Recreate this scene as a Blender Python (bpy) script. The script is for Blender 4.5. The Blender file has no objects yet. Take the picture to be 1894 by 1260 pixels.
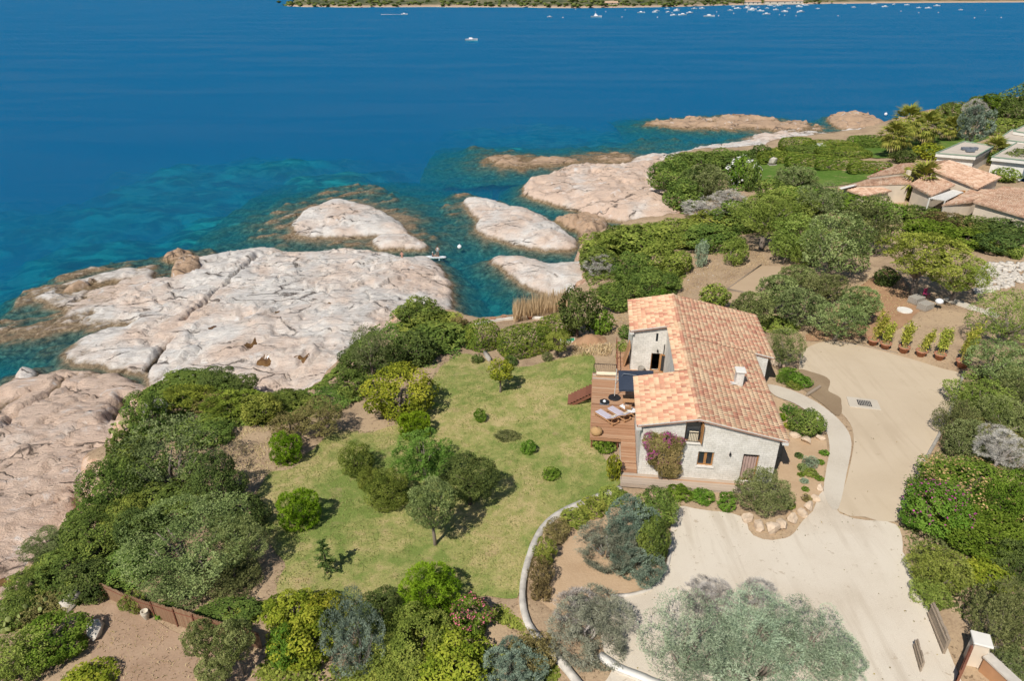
import bpy, bmesh, math, random
import numpy as np
from mathutils import Vector, Matrix, Euler
from mathutils.geometry import delaunay_2d_cdt
random.seed(7); RNG = np.random.default_rng(7)
SC = bpy.context.scene
COL = SC.collection

# ------------------------------------------------------------------ camera
CAM_H = 38.0                       # metres above the sea
PITCH = math.radians(27.6)
FPX = 1263.0                       # focal length in pixels of the 1894 px wide photograph
cam_d = bpy.data.cameras.new('camera'); cam = bpy.data.objects.new('camera', cam_d); COL.objects.link(cam)
cam.location = (0, 0, CAM_H); cam.rotation_euler = (math.pi/2 - PITCH, 0, 0)
cam_d.sensor_width = 36.0; cam_d.lens = 36.0*FPX/1894.0
cam_d.clip_start = 0.5; cam_d.clip_end = 9000.0
SC.camera = cam

# ------------------------------------------------------------------ sky and sun
SUN_AZ, SUN_EL = math.radians(212.0), math.radians(50.0)      # azimuth from +Y, clockwise; behind the camera and to its left
world = bpy.data.worlds.new('World'); SC.world = world; world.use_nodes = True
wn = world.node_tree.nodes; wl = world.node_tree.links
sky_n = wn.new('ShaderNodeTexSky'); sky_n.sky_type = 'NISHITA'; sky_n.sun_disc = False
sky_n.sun_elevation = SUN_EL; sky_n.sun_rotation = SUN_AZ; sky_n.altitude = 40
sky_n.air_density = 1.0; sky_n.dust_density = 0.3; sky_n.ozone_density = 1.5
bg = wn['Background']; wl.new(sky_n.outputs['Color'], bg.inputs['Color']); bg.inputs['Strength'].default_value = 0.072
sun_d = bpy.data.lights.new('sun', 'SUN'); sun_d.energy = 4.8; sun_d.angle = math.radians(0.5); sun_d.color = (1.0, 0.945, 0.86)
sun = bpy.data.objects.new('sun', sun_d); COL.objects.link(sun)
to_sun = Vector((math.sin(SUN_AZ)*math.cos(SUN_EL), math.cos(SUN_AZ)*math.cos(SUN_EL), math.sin(SUN_EL)))
sun.rotation_euler = to_sun.to_track_quat('Z', 'Y').to_euler(); sun.location = (-60, -60, 120)
SC.view_settings.view_transform = 'Standard'; SC.view_settings.look = 'None'
SC.view_settings.exposure = 0.0; SC.view_settings.gamma = 1.0; SC.view_settings.use_curve_mapping = False
cy = SC.cycles
cy.max_bounces = 6; cy.diffuse_bounces = 2; cy.glossy_bounces = 2; cy.transmission_bounces = 4; cy.volume_bounces = 1
cy.transparent_max_bounces = 10; cy.use_denoising = True; cy.caustics_reflective = False; cy.caustics_refractive = False
cy.sample_clamp_indirect = 6.0; cy.use_adaptive_sampling = True; cy.adaptive_threshold = 0.025; cy.use_light_tree = False

# ------------------------------------------------------------------ helpers
def ray(u, v):
    x = (u-947.0)/FPX; y = (v-630.0)/FPX
    return (x, math.cos(PITCH)-y*math.sin(PITCH), -math.sin(PITCH)-y*math.cos(PITCH))
def at(u, v, z):
    d = ray(u, v); t = (z-CAM_H)/d[2]
    return Vector((d[0]*t, d[1]*t, z))
def tag(o, label=None, cat=None, group=None, kind=None):
    if label: o['label'] = label
    if cat: o['category'] = cat
    if group: o['group'] = group
    if kind: o['kind'] = kind
    return o
def link(o, parent=None):
    COL.objects.link(o)
    if parent is not None: o.parent = parent
    return o
def empty(name, loc=(0, 0, 0), rz=0.0, parent=None):
    o = bpy.data.objects.new(name, None); o.location = loc; o.rotation_euler = (0, 0, rz); o.empty_display_size = 0.2
    return link(o, parent)
def npmesh(name, V, F, mat=None, smooth=False, tint=None):
    """V (n,3); F (m,k) same-size faces; tint per face"""
    V = np.asarray(V, np.float32); F = np.asarray(F, np.int32)
    me = bpy.data.meshes.new(name)
    n, (m, k) = len(V), F.shape
    me.vertices.add(n); me.vertices.foreach_set('co', V.ravel())
    me.loops.add(m*k); me.loops.foreach_set('vertex_index', F.ravel())
    me.polygons.add(m); me.polygons.foreach_set('loop_start', np.arange(0, m*k, k, dtype=np.int32))
    me.polygons.foreach_set('loop_total', np.full(m, k, np.int32))
    if smooth: me.polygons.foreach_set('use_smooth', np.ones(m, bool))
    if tint is not None:
        a = me.attributes.new('tint', 'FLOAT', 'FACE'); a.data.foreach_set('value', np.asarray(tint, np.float32))
    me.update(calc_edges=True)
    if mat: me.materials.append(mat)
    return me
def obj(name, me, parent=None, loc=None, rot=None, scale=None):
    o = bpy.data.objects.new(name, me)
    if loc is not None: o.location = loc
    if rot is not None: o.rotation_euler = rot
    if scale is not None: o.scale = scale
    return link(o, parent)

class MB:
    """collects shapes for one mesh"""
    def __init__(s): s.v = []; s.f = []; s.t = []
    def add(s, vs, fs, tint=0.5):
        b = len(s.v); s.v += [tuple(x) for x in vs]; s.f += [tuple(b+i for i in f) for f in fs]; s.t += [tint]*len(fs); return s
    def box(s, lo, hi, tint=0.5, M=None):
        x0, y0, z0 = lo; x1, y1, z1 = hi
        vs = [(x0,y0,z0),(x1,y0,z0),(x1,y1,z0),(x0,y1,z0),(x0,y0,z1),(x1,y0,z1),(x1,y1,z1),(x0,y1,z1)]
        if M is not None: vs = [M @ Vector(q) for q in vs]
        return s.add(vs, [(0,3,2,1),(4,5,6,7),(0,1,5,4),(1,2,6,5),(2,3,7,6),(3,0,4,7)], tint)
    def bar(s, a, b, w, h=None, tint=0.5):
        a, b = Vector(a), Vector(b); h = h or w; d = (b-a); L = d.length
        if L < 1e-6: return s
        q = d.to_track_quat('X', 'Z').to_matrix().to_4x4(); q.translation = a
        return s.box((0, -w/2, -h/2), (L, w/2, h/2), tint, q)
    def tube(s, pts, rs, n=6, tint=0.5, cap=True):
        pts = [Vector(p) for p in pts]; base = len(s.v); N = len(pts)
        for i, p in enumerate(pts):
            d = (pts[min(i+1, N-1)]-pts[max(i-1, 0)]).normalized()
            a = d.orthogonal() if abs(d.z) > .9 else d.cross(Vector((0, 0, 1)))
            a.normalize(); b = d.cross(a)
            for k in range(n):
                t = 2*math.pi*k/n; s.v.append(tuple(p+(a*math.cos(t)+b*math.sin(t))*rs[i]))
        for i in range(N-1):
            for k in range(n):
                s.f.append((base+i*n+k, base+i*n+(k+1) % n, base+(i+1)*n+(k+1) % n, base+(i+1)*n+k)); s.t.append(tint)
        if cap:
            s.f.append(tuple(base+k for k in range(n))[::-1]); s.f.append(tuple(base+(N-1)*n+k for k in range(n))); s.t += [tint]*2
        return s
    def lathe(s, prof, n=16, c=(0, 0, 0), tint=0.5):
        base = len(s.v); N = len(prof)
        for r, z in prof:
            for k in range(n):
                t = 2*math.pi*k/n; s.v.append((c[0]+r*math.cos(t), c[1]+r*math.sin(t), c[2]+z))
        for i in range(N-1):
            for k in range(n):
                s.f.append((base+i*n+k, base+i*n+(k+1) % n, base+(i+1)*n+(k+1) % n, base+(i+1)*n+k)); s.t.append(tint)
        s.f.append(tuple(base+k for k in range(n))[::-1]); s.f.append(tuple(base+(N-1)*n+k for k in range(n))); s.t += [tint]*2
        return s
    def prism(s, poly, z0, z1, tint=0.5):
        """poly: list of (x,y) or (x,y,ztop)"""
        n = len(poly)
        vs = [(p[0], p[1], z0) for p in poly]+[(p[0], p[1], p[2] if len(p) > 2 else z1) for p in poly]
        fs = [tuple(range(n))[::-1], tuple(range(n, 2*n))]+[(i, (i+1) % n, n+(i+1) % n, n+i) for i in range(n)]
        return s.add(vs, fs, tint)
    def mesh(s, name, mat=None, smooth=False, bevel=0):
        me = bpy.data.meshes.new(name); me.from_pydata(s.v, [], s.f)
        a = me.attributes.new('tint', 'FLOAT', 'FACE'); a.data.foreach_set('value', np.asarray(s.t, np.float32))
        if smooth: me.polygons.foreach_set('use_smooth', np.ones(len(me.polygons), bool))
        if bevel:
            bm = bmesh.new(); bm.from_mesh(me); bmesh.ops.recalc_face_normals(bm, faces=bm.faces)
            bmesh.ops.bevel(bm, geom=bm.edges[:], offset=bevel, segments=1, affect='EDGES', clamp_overlap=True); bm.to_mesh(me); bm.free()
        me.update()
        if mat: me.materials.append(mat)
        return me
    def obj(s, name, mat, parent=None, loc=None, rot=None, smooth=False, bevel=0):
        return obj(name, s.mesh(name, mat, smooth, bevel), parent, loc, rot)

def hash2(ix, iy, seed):
    h = (ix.astype(np.int64)*374761393 + iy.astype(np.int64)*668265263 + seed*1274126177) & 0xffffffff
    h = ((h ^ (h >> 13))*1274126177) & 0xffffffff
    h = h ^ (h >> 16)
    return (h & 0xffffff)/float(0xffffff)
def vnoise(x, y, seed=0):
    x = np.asarray(x, float); y = np.asarray(y, float)
    ix = np.floor(x); iy = np.floor(y); fx = x-ix; fy = y-iy
    fx = fx*fx*fx*(fx*(fx*6-15)+10); fy = fy*fy*fy*(fy*(fy*6-15)+10)
    a = hash2(ix, iy, seed); b = hash2(ix+1, iy, seed); c = hash2(ix, iy+1, seed); d = hash2(ix+1, iy+1, seed)
    return (a+(b-a)*fx)*(1-fy)+(c+(d-c)*fx)*fy
def fbm(x, y, seed=0, octv=4, gain=.5):
    s = 0; a = 1; t = 0
    for i in range(octv):
        s = s+a*vnoise(x*2**i, y*2**i, seed+i*17); t += a; a *= gain
    return s/t
def worley(x, y, seed=0):
    """F1, F2-F1 and the cell id value"""
    ix = np.floor(x); iy = np.floor(y); f1 = np.full(np.shape(x), 9.); f2 = f1.copy(); cid = np.zeros(np.shape(x))
    for dx in (-1, 0, 1):
        for dy in (-1, 0, 1):
            cx, cy_ = ix+dx, iy+dy
            px = cx+hash2(cx, cy_, seed); py = cy_+hash2(cx, cy_, seed+5)
            d = np.hypot(px-x, py-y); idv = hash2(cx, cy_, seed+9)
            m = d < f1
            f2 = np.where(m, f1, np.minimum(f2, d)); cid = np.where(m, idv, cid); f1 = np.where(m, d, f1)
    return f1, f2-f1, cid
def sstep(a, b, x):
    t = np.clip((x-a)/(b-a), 0, 1); return t*t*(3-2*t)
def poly_sd(px, py, poly):
    """signed distance (positive inside) and closest point"""
    P = np.asarray(poly, float)[:, :2]; Q = np.roll(P, -1, 0)
    best = np.full(px.shape, 1e18); bx = np.zeros(px.shape); by = np.zeros(px.shape); ins = np.zeros(px.shape, bool)
    for (x0, y0), (x1, y1) in zip(P, Q):
        dx, dy = x1-x0, y1-y0; L = dx*dx+dy*dy+1e-12
        t = np.clip(((px-x0)*dx+(py-y0)*dy)/L, 0, 1); cx = x0+t*dx; cy_ = y0+t*dy
        d = (px-cx)**2+(py-cy_)**2; m = d < best
        best = np.where(m, d, best); bx = np.where(m, cx, bx); by = np.where(m, cy_, by)
        if abs(dy) > 1e-9:
            c = ((y0 > py) != (y1 > py)) & (px < (x1-x0)*(py-y0)/dy+x0); ins ^= c
    d = np.sqrt(best)
    return np.where(ins, d, -d), bx, by
def smooth_poly(poly, step=1.0, jitter=0.0, seed=1, closed=True):
    """Catmull-Rom through the points, then evenly spaced"""
    P = [np.array(p, float)[:2] for p in poly]; n = len(P); out = []
    rng = range(n) if closed else range(n-1)
    for i in rng:
        if closed: a, b, c, d = P[(i-1) % n], P[i], P[(i+1) % n], P[(i+2) % n]
        else: a, b, c, d = P[max(i-1, 0)], P[i], P[i+1], P[min(i+2, n-1)]
        m = max(2, int(np.linalg.norm(c-b)/step))
        for k in range(m):
            t = k/m
            out.append(.5*((2*b)+(c-a)*t+(2*a-5*b+4*c-d)*t*t+(3*b-a-3*c+d)*t**3))
    if not closed: out.append(P[-1])
    out = np.array(out)
    if jitter:
        out[:, 0] += (fbm(out[:, 0]*.7, out[:, 1]*.7, seed)-.5)*2*jitter
        out[:, 1] += (fbm(out[:, 0]*.7, out[:, 1]*.7, seed+50)-.5)*2*jitter
    return out

# ------------------------------------------------------------------ materials
def nt(name):
    m = bpy.data.materials.new(name); m.use_nodes = True
    t = m.node_tree; t.nodes.clear(); out = t.nodes.new('ShaderNodeOutputMaterial')
    return m, t, out
def N(t, typ, **kw):
    n = t.nodes.new(typ)
    for k, v in kw.items():
        if k.startswith('_'): setattr(n, k[1:], v)
        else: n.inputs[k.replace('__', ' ')].default_value = v
    return n
def ramp(t, fac, stops, interp='LINEAR'):
    r = t.nodes.new('ShaderNodeValToRGB'); r.color_ramp.interpolation = interp
    e = r.color_ramp.elements
    while len(e) < len(stops): e.new(0.5)
    for i, (p, c) in enumerate(stops):
        e[i].position = p; e[i].color = (c[0], c[1], c[2], 1) if not np.isscalar(c) else (c, c, c, 1)
    t.links.new(fac, r.inputs['Fac']); return r.outputs['Color']
def noise(t, vec, scale, detail=4, rough=.55, dist=0):
    n = N(t, 'ShaderNodeTexNoise', Scale=scale, Detail=detail, Roughness=rough, Distortion=dist)
    t.links.new(vec, n.inputs['Vector']); return n.outputs['Fac']
def mixc(t, fac, a, b, mode='MIX'):
    n = t.nodes.new('ShaderNodeMix'); n.data_type = 'RGBA'; n.blend_type = mode
    for s, i in ((fac, 0), (a, 6), (b, 7)):
        if hasattr(s, 'links') or hasattr(s, 'is_linked'): t.links.new(s, n.inputs[i])
        else: n.inputs[i].default_value = s if i == 0 else (s[0], s[1], s[2], 1)
    return n.outputs[2]
def math_n(t, op, a, b=None, clamp=False):
    n = t.nodes.new('ShaderNodeMath'); n.operation = op; n.use_clamp = clamp
    for s, i in ((a, 0), (b, 1)):
        if s is None: continue
        if hasattr(s, 'is_linked'): t.links.new(s, n.inputs[i])
        else: n.inputs[i].default_value = s
    return n.outputs[0]
def bump(t, h, strength=.5, dist=.05):
    b = N(t, 'ShaderNodeBump', Strength=strength, Distance=dist); t.links.new(h, b.inputs['Height']); return b.outputs['Normal']
def princ(t, out, col, rough=.8, normal=None, spec=.3, metal=0):
    p = t.nodes.new('ShaderNodeBsdfPrincipled')
    if hasattr(col, 'is_linked'): t.links.new(col, p.inputs['Base Color'])
    else: p.inputs['Base Color'].default_value = (col[0], col[1], col[2], 1)
    if hasattr(rough, 'is_linked'): t.links.new(rough, p.inputs['Roughness'])
    else: p.inputs['Roughness'].default_value = rough
    p.inputs['Specular IOR Level'].default_value = spec; p.inputs['Metallic'].default_value = metal
    if normal is not None: t.links.new(normal, p.inputs['Normal'])
    t.links.new(p.outputs[0], out.inputs['Surface']); return p
def geo_pos(t):
    return t.nodes.new('ShaderNodeNewGeometry').outputs['Position']
def obj_co(t):
    return t.nodes.new('ShaderNodeTexCoord').outputs['Object']
def attr(t, name='tint'):
    a = t.nodes.new('ShaderNodeAttribute'); a.attribute_name = name; return a.outputs['Fac']
def simple(name, col, rough=.7, var=.15, scale=3.0, spec=.3, metal=0, bmp=.0, use_tint=False):
    """one colour with soft mottling"""
    m, t, out = nt(name); co = obj_co(t)
    n = noise(t, co, scale, 5)
    if use_tint: n = math_n(t, 'ADD', math_n(t, 'MULTIPLY', n, .5), math_n(t, 'MULTIPLY', attr(t), .5))
    c = ramp(t, n, [(.25, [x*(1-var) for x in col]), (.75, [min(1, x*(1+var)) for x in col])])
    princ(t, out, c, rough, bump(t, noise(t, co, scale*8, 3), bmp, .02) if bmp else None, spec, metal); return m
def ground_mat(name, stops, scale=.35, fine=9.0, fine_amt=.5, bmp=.5, bdist=.04, rough=.95, speck=None):
    m, t, out = nt(name); p = geo_pos(t)
    a = noise(t, p, scale, 6, .6, .3); b = noise(t, p, fine, 5, .65)
    f = math_n(t, 'ADD', math_n(t, 'MULTIPLY', a, 1-fine_amt), math_n(t, 'MULTIPLY', b, fine_amt))
    c = ramp(t, f, stops)
    if speck:
        s = noise(t, p, speck[0], 3, .7); c = mixc(t, ramp(t, s, [(speck[1], 0), (speck[1]+.06, 1)]), c, speck[2])
    princ(t, out, c, rough, bump(t, b, bmp, bdist), .15); return m
# ------------------------------------------------------------------ terrain height: a smooth surface through estimated spot heights
SPOTS = [(1080,780,7.1),(1000,900,7.3),(950,700,6.4),(850,800,6.6),(700,1000,7.0),(500,900,6.8),(350,850,6.5),(550,1080,7.3),(250,1150,7.3),
 (900,1060,7.5),(885,650,5.3),(940,600,2.6),(1000,590,2.6),(1020,630,5.2),(1090,640,6.6),(1110,570,4.6),(1400,1050,8.0),(1250,960,7.9),(1600,950,8.2),
 (1650,750,8.5),(1500,650,8.5),(1850,700,8.9),(1850,1100,8.6),(1050,1000,7.8),(1100,1200,7.8),(1700,1240,8.0),(1350,500,7.6),(1250,490,6.2),(1150,480,4.2),
 (1700,500,9.0),(1850,480,9.5),(1600,400,8.6),(1500,320,7.4),(1400,310,6.3),(1310,380,5.5),(1250,340,4.0),(1700,290,8.8),(1500,270,6.0),(1650,270,7.0),
 (1800,230,8.4),(1894,350,10.5),(1850,190,7.5),(1100,470,3.2),(1200,540,6.0),(750,700,5.8),(700,640,4.6),(640,720,5.4),(800,640,5.0),(760,580,3.2),(460,760,5.6),
 (300,720,4.8),(180,950,6.0),(60,1100,6.2),(0,1180,6.5),(30,1250,7.0),(250,800,5.6),(550,760,5.6),(1420,800,8.1),(1300,900,7.9),(1150,900,7.6),(1300,700,8.0),(1200,650,7.3),
 (1440,420,7.6),(1894,560,9.6),(1330,320,5.2),(1750,190,6.0),(2000,1000,9.0),(2000,600,10.0),(900,1300,7.6),(1700,1400,8.0),(400,1350,7.4)]
_S = np.array([tuple(at(*s)) for s in SPOTS]); _C = 5.0
def _phi(r): return np.sqrt(r*r+_C*_C)
_A = _phi(np.hypot(_S[:, None, 0]-_S[None, :, 0], _S[:, None, 1]-_S[None, :, 1]))+np.eye(len(_S))*-.6
_W = np.linalg.solve(_A, _S[:, 2]-7.0)
TX0, TX1, TY0, TY1, TD = -90., 330., 6., 420., 1.0
_gx = np.arange(TX0, TX1, TD); _gy = np.arange(TY0, TY1, TD); _GX, _GY = np.meshgrid(_gx, _gy)
_TG = np.full(_GX.shape, 7.0)
for (x, y, z), w in zip(_S, _W): _TG += w*_phi(np.hypot(_GX-x, _GY-y))
_TG = np.clip(_TG, 1.0, 13.0)
def T(x, y):
    x = np.asarray(x, float); y = np.asarray(y, float)
    fx = np.clip((x-TX0)/TD, 0, len(_gx)-1.001); fy = np.clip((y-TY0)/TD, 0, len(_gy)-1.001)
    ix = fx.astype(int); iy = fy.astype(int); fx = fx-ix; fy = fy-iy
    return (_TG[iy, ix]*(1-fx)+_TG[iy, ix+1]*fx)*(1-fy)+(_TG[iy+1, ix]*(1-fx)+_TG[iy+1, ix+1]*fx)*fy
def G(u, v, up=0.0):
    """the point of the terrain (raised by up) seen at pixel u, v"""
    z = 7.0; d = ray(u, v)
    for _ in range(16):
        t = (z+up-CAM_H)/d[2]; z = .4*z+.6*T1(d[0]*t, d[1]*t)
    t = (z+up-CAM_H)/d[2]; return Vector((d[0]*t, d[1]*t, z))
_TL = _TG.tolist()
def T1(x, y):
    fx = min(max((x-TX0)/TD, 0), len(_gx)-1.001); fy = min(max((y-TY0)/TD, 0), len(_gy)-1.001); ix = int(fx); iy = int(fy); fx -= ix; fy -= iy
    a, b = _TL[iy], _TL[iy+1]; return (a[ix]*(1-fx)+a[ix+1]*fx)*(1-fy)+(b[ix]*(1-fx)+b[ix+1]*fx)*fy

# edge of the land (the earth above the rocks), with the height of the edge there
EDGE = [(-160,1300,6),(-60,1170,5.5),(15,1100,5),(62,1015,5),(125,952,5),(152,885,5),(196,800,4.8),(240,722,4.6),(330,688,4.4),(420,688,4.4),(480,722,4.6),(560,718,4.6),
 (600,690,4.4),(640,645,4),(705,600,3.4),(735,565,3),(790,560,2.6),(850,585,1.6),(880,596,1.4),(930,590,1.4),(1000,578,1.4),(1060,545,1.6),(1078,500,2),(1075,455,2.4),
 (1130,422,2.6),(1200,412,2.8),(1268,405,3.2),(1225,345,3),(1210,318,2.6),(1262,290,2.6),(1390,284,3.0),(1440,272,3.0),(1560,264,2.8),(1640,250,2.6),(1700,238,2.6),(1760,224,2.6),(1850,208,2.6),(1960,190,2.6)]
edge_w = [at(*e) for e in EDGE]
land_poly = [(p.x, p.y) for p in edge_w]+[(330, 420), (330, 6), (-60, 6)]
land_s = smooth_poly([(p.x, p.y) for p in edge_w], 1.2, .5, 3, closed=False)
land_poly = [tuple(p) for p in land_s]+[(330, 400), (330, 6), (-60, 6)]

SHEETS = []        # polygons of the sheets laid on the ground
def px_poly(pts, step=.8, jitter=0., seed=1, smooth=True):
    P = [tuple(G(u, v))[:2] for u, v in pts]
    return smooth_poly(P, step, jitter, seed) if smooth else np.array(P)
def sheet(name, poly, mat, off=.02, res=.35, kind='structure', label=None, wob=0.):
    poly = np.asarray(poly); x0, y0 = poly.min(0); x1, y1 = poly.max(0); n = len(poly)
    X, Y = np.meshgrid(np.arange(x0, x1, res), np.arange(y0, y1, res)); sd, _, _ = poly_sd(X, Y, poly); k = sd > res*.55
    pts = [Vector((float(a_), float(b_))) for a_, b_ in poly]+[Vector((float(a_), float(b_))) for a_, b_ in zip(X[k], Y[k])]
    vs, _e, fs, _a, _b, _c = delaunay_2d_cdt(pts, [(i, (i+1) % n) for i in range(n)], [], 1, 1e-4)
    V = np.array([(q.x, q.y) for q in vs]); F = np.array([f for f in fs if len(f) == 3], int)
    ar = (V[F[:, 1], 0]-V[F[:, 0], 0])*(V[F[:, 2], 1]-V[F[:, 0], 1])-(V[F[:, 1], 1]-V[F[:, 0], 1])*(V[F[:, 2], 0]-V[F[:, 0], 0]); F[ar < 0] = F[ar < 0][:, ::-1]
    V = np.column_stack([V, T(V[:, 0], V[:, 1])+off+(fbm(V[:, 0]*1.5, V[:, 1]*1.5, 4)-.5)*wob])
    SHEETS.append((poly, off))
    o = obj(name, npmesh(name, V, F, mat, True)); tag(o, label, None, None, kind); return o

# ------------------------------------------------------------------ ground materials
def lawn_material(name, dry, mid, lush):
    m, t, out = nt(name); p = geo_pos(t)
    big = noise(t, p, .16, 5, .6, .4); med = noise(t, p, 1.1, 5, .65, .3); fin = noise(t, p, 14, 4, .7)
    f = math_n(t, 'ADD', math_n(t, 'MULTIPLY', big, .55), math_n(t, 'MULTIPLY', med, .45))
    c = ramp(t, f, [(.40, dry), (.48, mid), (.57, lush)])
    c = mixc(t, .75, c, ramp(t, fin, [(.3, (.52, .52, .46)), (.7, (1.35, 1.35, 1.2))]), 'MULTIPLY')
    bare = noise(t, p, .45, 6, .7)
    c = mixc(t, ramp(t, bare, [(.57, 0), (.72, .8)]), c, (.42, .30, .17))
    princ(t, out, c, .95, bump(t, fin, .8, .08), .1); return m
M_lawn = lawn_material('lawn_grass', (.50, .405, .205), (.355, .345, .13), (.205, .265, .07))
M_lawn2 = lawn_material('watered_lawn', (.17, .22, .055), (.13, .21, .045), (.095, .18, .03))
M_soil = ground_mat('dry_soil', [(.30, (.20, .13, .08)), (.45, (.37, .265, .17)), (.58, (.47, .345, .22)), (.72, (.40, .29, .16))], .3, 7, .45, .7, .07, speck=(3.2, .60, (.20, .14, .085)))
def scarp(m):
    t = m.node_tree; pr = [n for n in t.nodes if n.type == 'BSDF_PRINCIPLED'][0]; src = pr.inputs['Base Color'].links[0].from_socket
    g = t.nodes.new('ShaderNodeNewGeometry'); sp = t.nodes.new('ShaderNodeSeparateXYZ'); t.links.new(g.outputs['True Normal'], sp.inputs[0])
    rockc = ramp(t, noise(t, g.outputs['Position'], 1.3, 6, .7), [(.35, (.36, .20, .125)), (.5, (.54, .36, .25)), (.65, (.60, .46, .36))])
    t.links.new(mixc(t, ramp(t, sp.outputs[2], [(.72, 1), (.88, 0)]), src, rockc), pr.inputs['Base Color'])
scarp(M_soil)
M_gravel = ground_mat('pale_gravel', [(.30, (.46, .385, .29)), (.42, (.60, .52, .415)), (.55, (.68, .61, .505)), (.7, (.60, .515, .405))], .2, 30, .5, .7, .04, speck=(2.3, .64, (.50, .415, .315)))
M_sand = ground_mat('packed_sand', [(.25, (.46, .365, .255)), (.5, (.55, .45, .325)), (.75, (.60, .50, .375))], .12, 20, .3, .3, .02, speck=(1.1, .66, (.47, .38, .265)))
M_sand2 = ground_mat('boules_sand', [(.25, (.40, .29, .185)), (.7, (.50, .375, .25))], .3, 16, .4, .3, .02)
def tracks(m, ang, col, amt):
    t = m.node_tree; pr = [n for n in t.nodes if n.type == 'BSDF_PRINCIPLED'][0]; src = pr.inputs['Base Color'].links[0].from_socket
    mp = N(t, 'ShaderNodeMapping'); mp.inputs['Rotation'].default_value = (0, 0, ang); mp.inputs['Scale'].default_value = (1.1, .09, 1); t.links.new(geo_pos(t), mp.inputs['Vector'])
    f = math_n(t, 'MULTIPLY', ramp(t, noise(t, mp.outputs[0], 1.0, 6, .65, .5), [(.50, 0), (.62, amt)]), ramp(t, noise(t, geo_pos(t), .18, 4), [(.4, .15), (.55, 1)]))
    t.links.new(mixc(t, f, src, col), pr.inputs['Base Color'])
tracks(M_gravel, -.25, (.44, .36, .265), .4); tracks(M_sand, .35, (.44, .35, .245), .4)
M_conc = ground_mat('swept_concrete', [(.25, (.44, .38, .30)), (.5, (.56, .50, .41)), (.75, (.61, .56, .47))], .4, 12, .45, .3, .015)
M_wet = ground_mat('damp_earth', [(.3, (.22, .155, .095)), (.7, (.33, .245, .155))], .5, 12, .4, .5, .03)
M_redsoil = ground_mat('reddish_soil', [(.3, (.30, .17, .095)), (.7, (.45, .28, .165))], .5, 9, .4, .6, .05)
M_bank = ground_mat('orange_bank_soil', [(.3, (.40, .27, .16)), (.7, (.55, .40, .26))], .5, 9, .4, .6, .05)

# ------------------------------------------------------------------ sheets on the ground
LAWN = [(1092,655),(1098,700),(1092,800),(1108,830),(1145,893),(1085,926),(1032,950),(992,995),(972,1050),(962,1112),(900,1106),(700,1112),(520,1110),(525,1040),(468,965),
 (478,905),(500,872),(540,868),(575,835),(620,800),(690,800),(760,770),(800,700),(850,655),(890,665),(925,678),(990,676),(1040,662)]
sheet('lawn', px_poly(LAWN, .5, .35), M_lawn, .03, .5, wob=.04)
sheet('sand_court', px_poly([(1482,655),(1500,640),(1535,632),(1600,642),(1680,663),(1745,683),(1780,694),(1768,730),(1745,790),(1715,845),(1688,905),(1657,966),(1600,957),(1551,946),(1568,880),(1579,815),(1566,775),(1520,738),(1490,715),(1478,685)], .6), M_sand, .02, .35)
sheet('gravel_drive', px_poly([(1553,950),(1600,961),(1658,971),(1672,1020),(1692,1078),(1716,1128),(1748,1190),(1775,1265),(1790,1330),(1140,1330),(1128,1240),(1108,1180),(1124,1112),(1190,1096),(1230,1062),(1240,1000),(1252,938),(1300,944),(1368,955),(1395,992),(1450,995),(1500,948),(1523,905)], .5, .18), M_gravel, .03, .35)
sheet('concrete_path', px_poly([(1420,712),(1462,722),(1510,745),(1552,778),(1574,815),(1566,875),(1548,945),(1524,915),(1528,870),(1534,828),(1522,790),(1478,752),(1432,732)], .4), M_conc, .05, .25)
sheet('damp_patch', px_poly([(1478,684),(1500,688),(1530,700),(1536,712),(1532,724),(1555,738),(1558,764),(1545,768),(1520,748),(1495,730),(1480,712)], .3, .15), M_wet, .042, .2)
sheet('boules_court', px_poly([(1345,535),(1408,492),(1445,493),(1442,510),(1396,545)], .5, smooth=False), M_sand2, .03, .35)
sheet('neighbour_lawn', px_poly([(1405,312),(1420,300),(1480,306),(1560,316),(1625,318),(1600,332),(1560,342),(1520,345),(1450,345),(1405,335)], .8), M_lawn2, .04, .6)
sheet('villa_lawn', px_poly([(1590,278),(1620,262),(1680,252),(1760,248),(1830,252),(1790,268),(1740,285),(1650,292),(1600,290)], .8), M_lawn2, .04, .8)
sheet('olive_terrace', px_poly([(1490,625),(1560,560),(1640,500),(1690,540),(1700,575),(1640,620),(1540,628)], .6, .3), M_redsoil, .02, .4)
sheet('bare_terrace', px_poly([(150,1135),(205,1112),(330,1168),(490,1218),(560,1252),(650,1290),(650,1340),(60,1340),(165,1225)], .6, .3), ground_mat('bare_reddish_earth', [(.3, (.27, .175, .115)), (.5, (.38, .26, .175)), (.7, (.45, .325, .22))], .5, 10, .45, .6, .04), .02, .35)
sheet('planted_bank', px_poly([(985,1090),(1000,1010),(1040,965),(1110,935),(1180,925),(1245,945),(1232,1000),(1225,1050),(1180,1090),(1120,1100),(1060,1150)], .5, .2), M_bank, .02, .35)
sheet('cove_terrace', px_poly([(905,602),(940,596),(980,592),(1020,594),(1000,606),(960,615),(945,640),(928,680),(912,668),(922,630)], .4, .1), M_soil, .03, .3)
sheet('rockery_bed', px_poly([(1428,735),(1475,757),(1518,793),(1530,830),(1524,868),(1519,915),(1490,945),(1450,955),(1436,900),(1448,830),(1440,780)], .4), M_bank, .025, .3)

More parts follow.
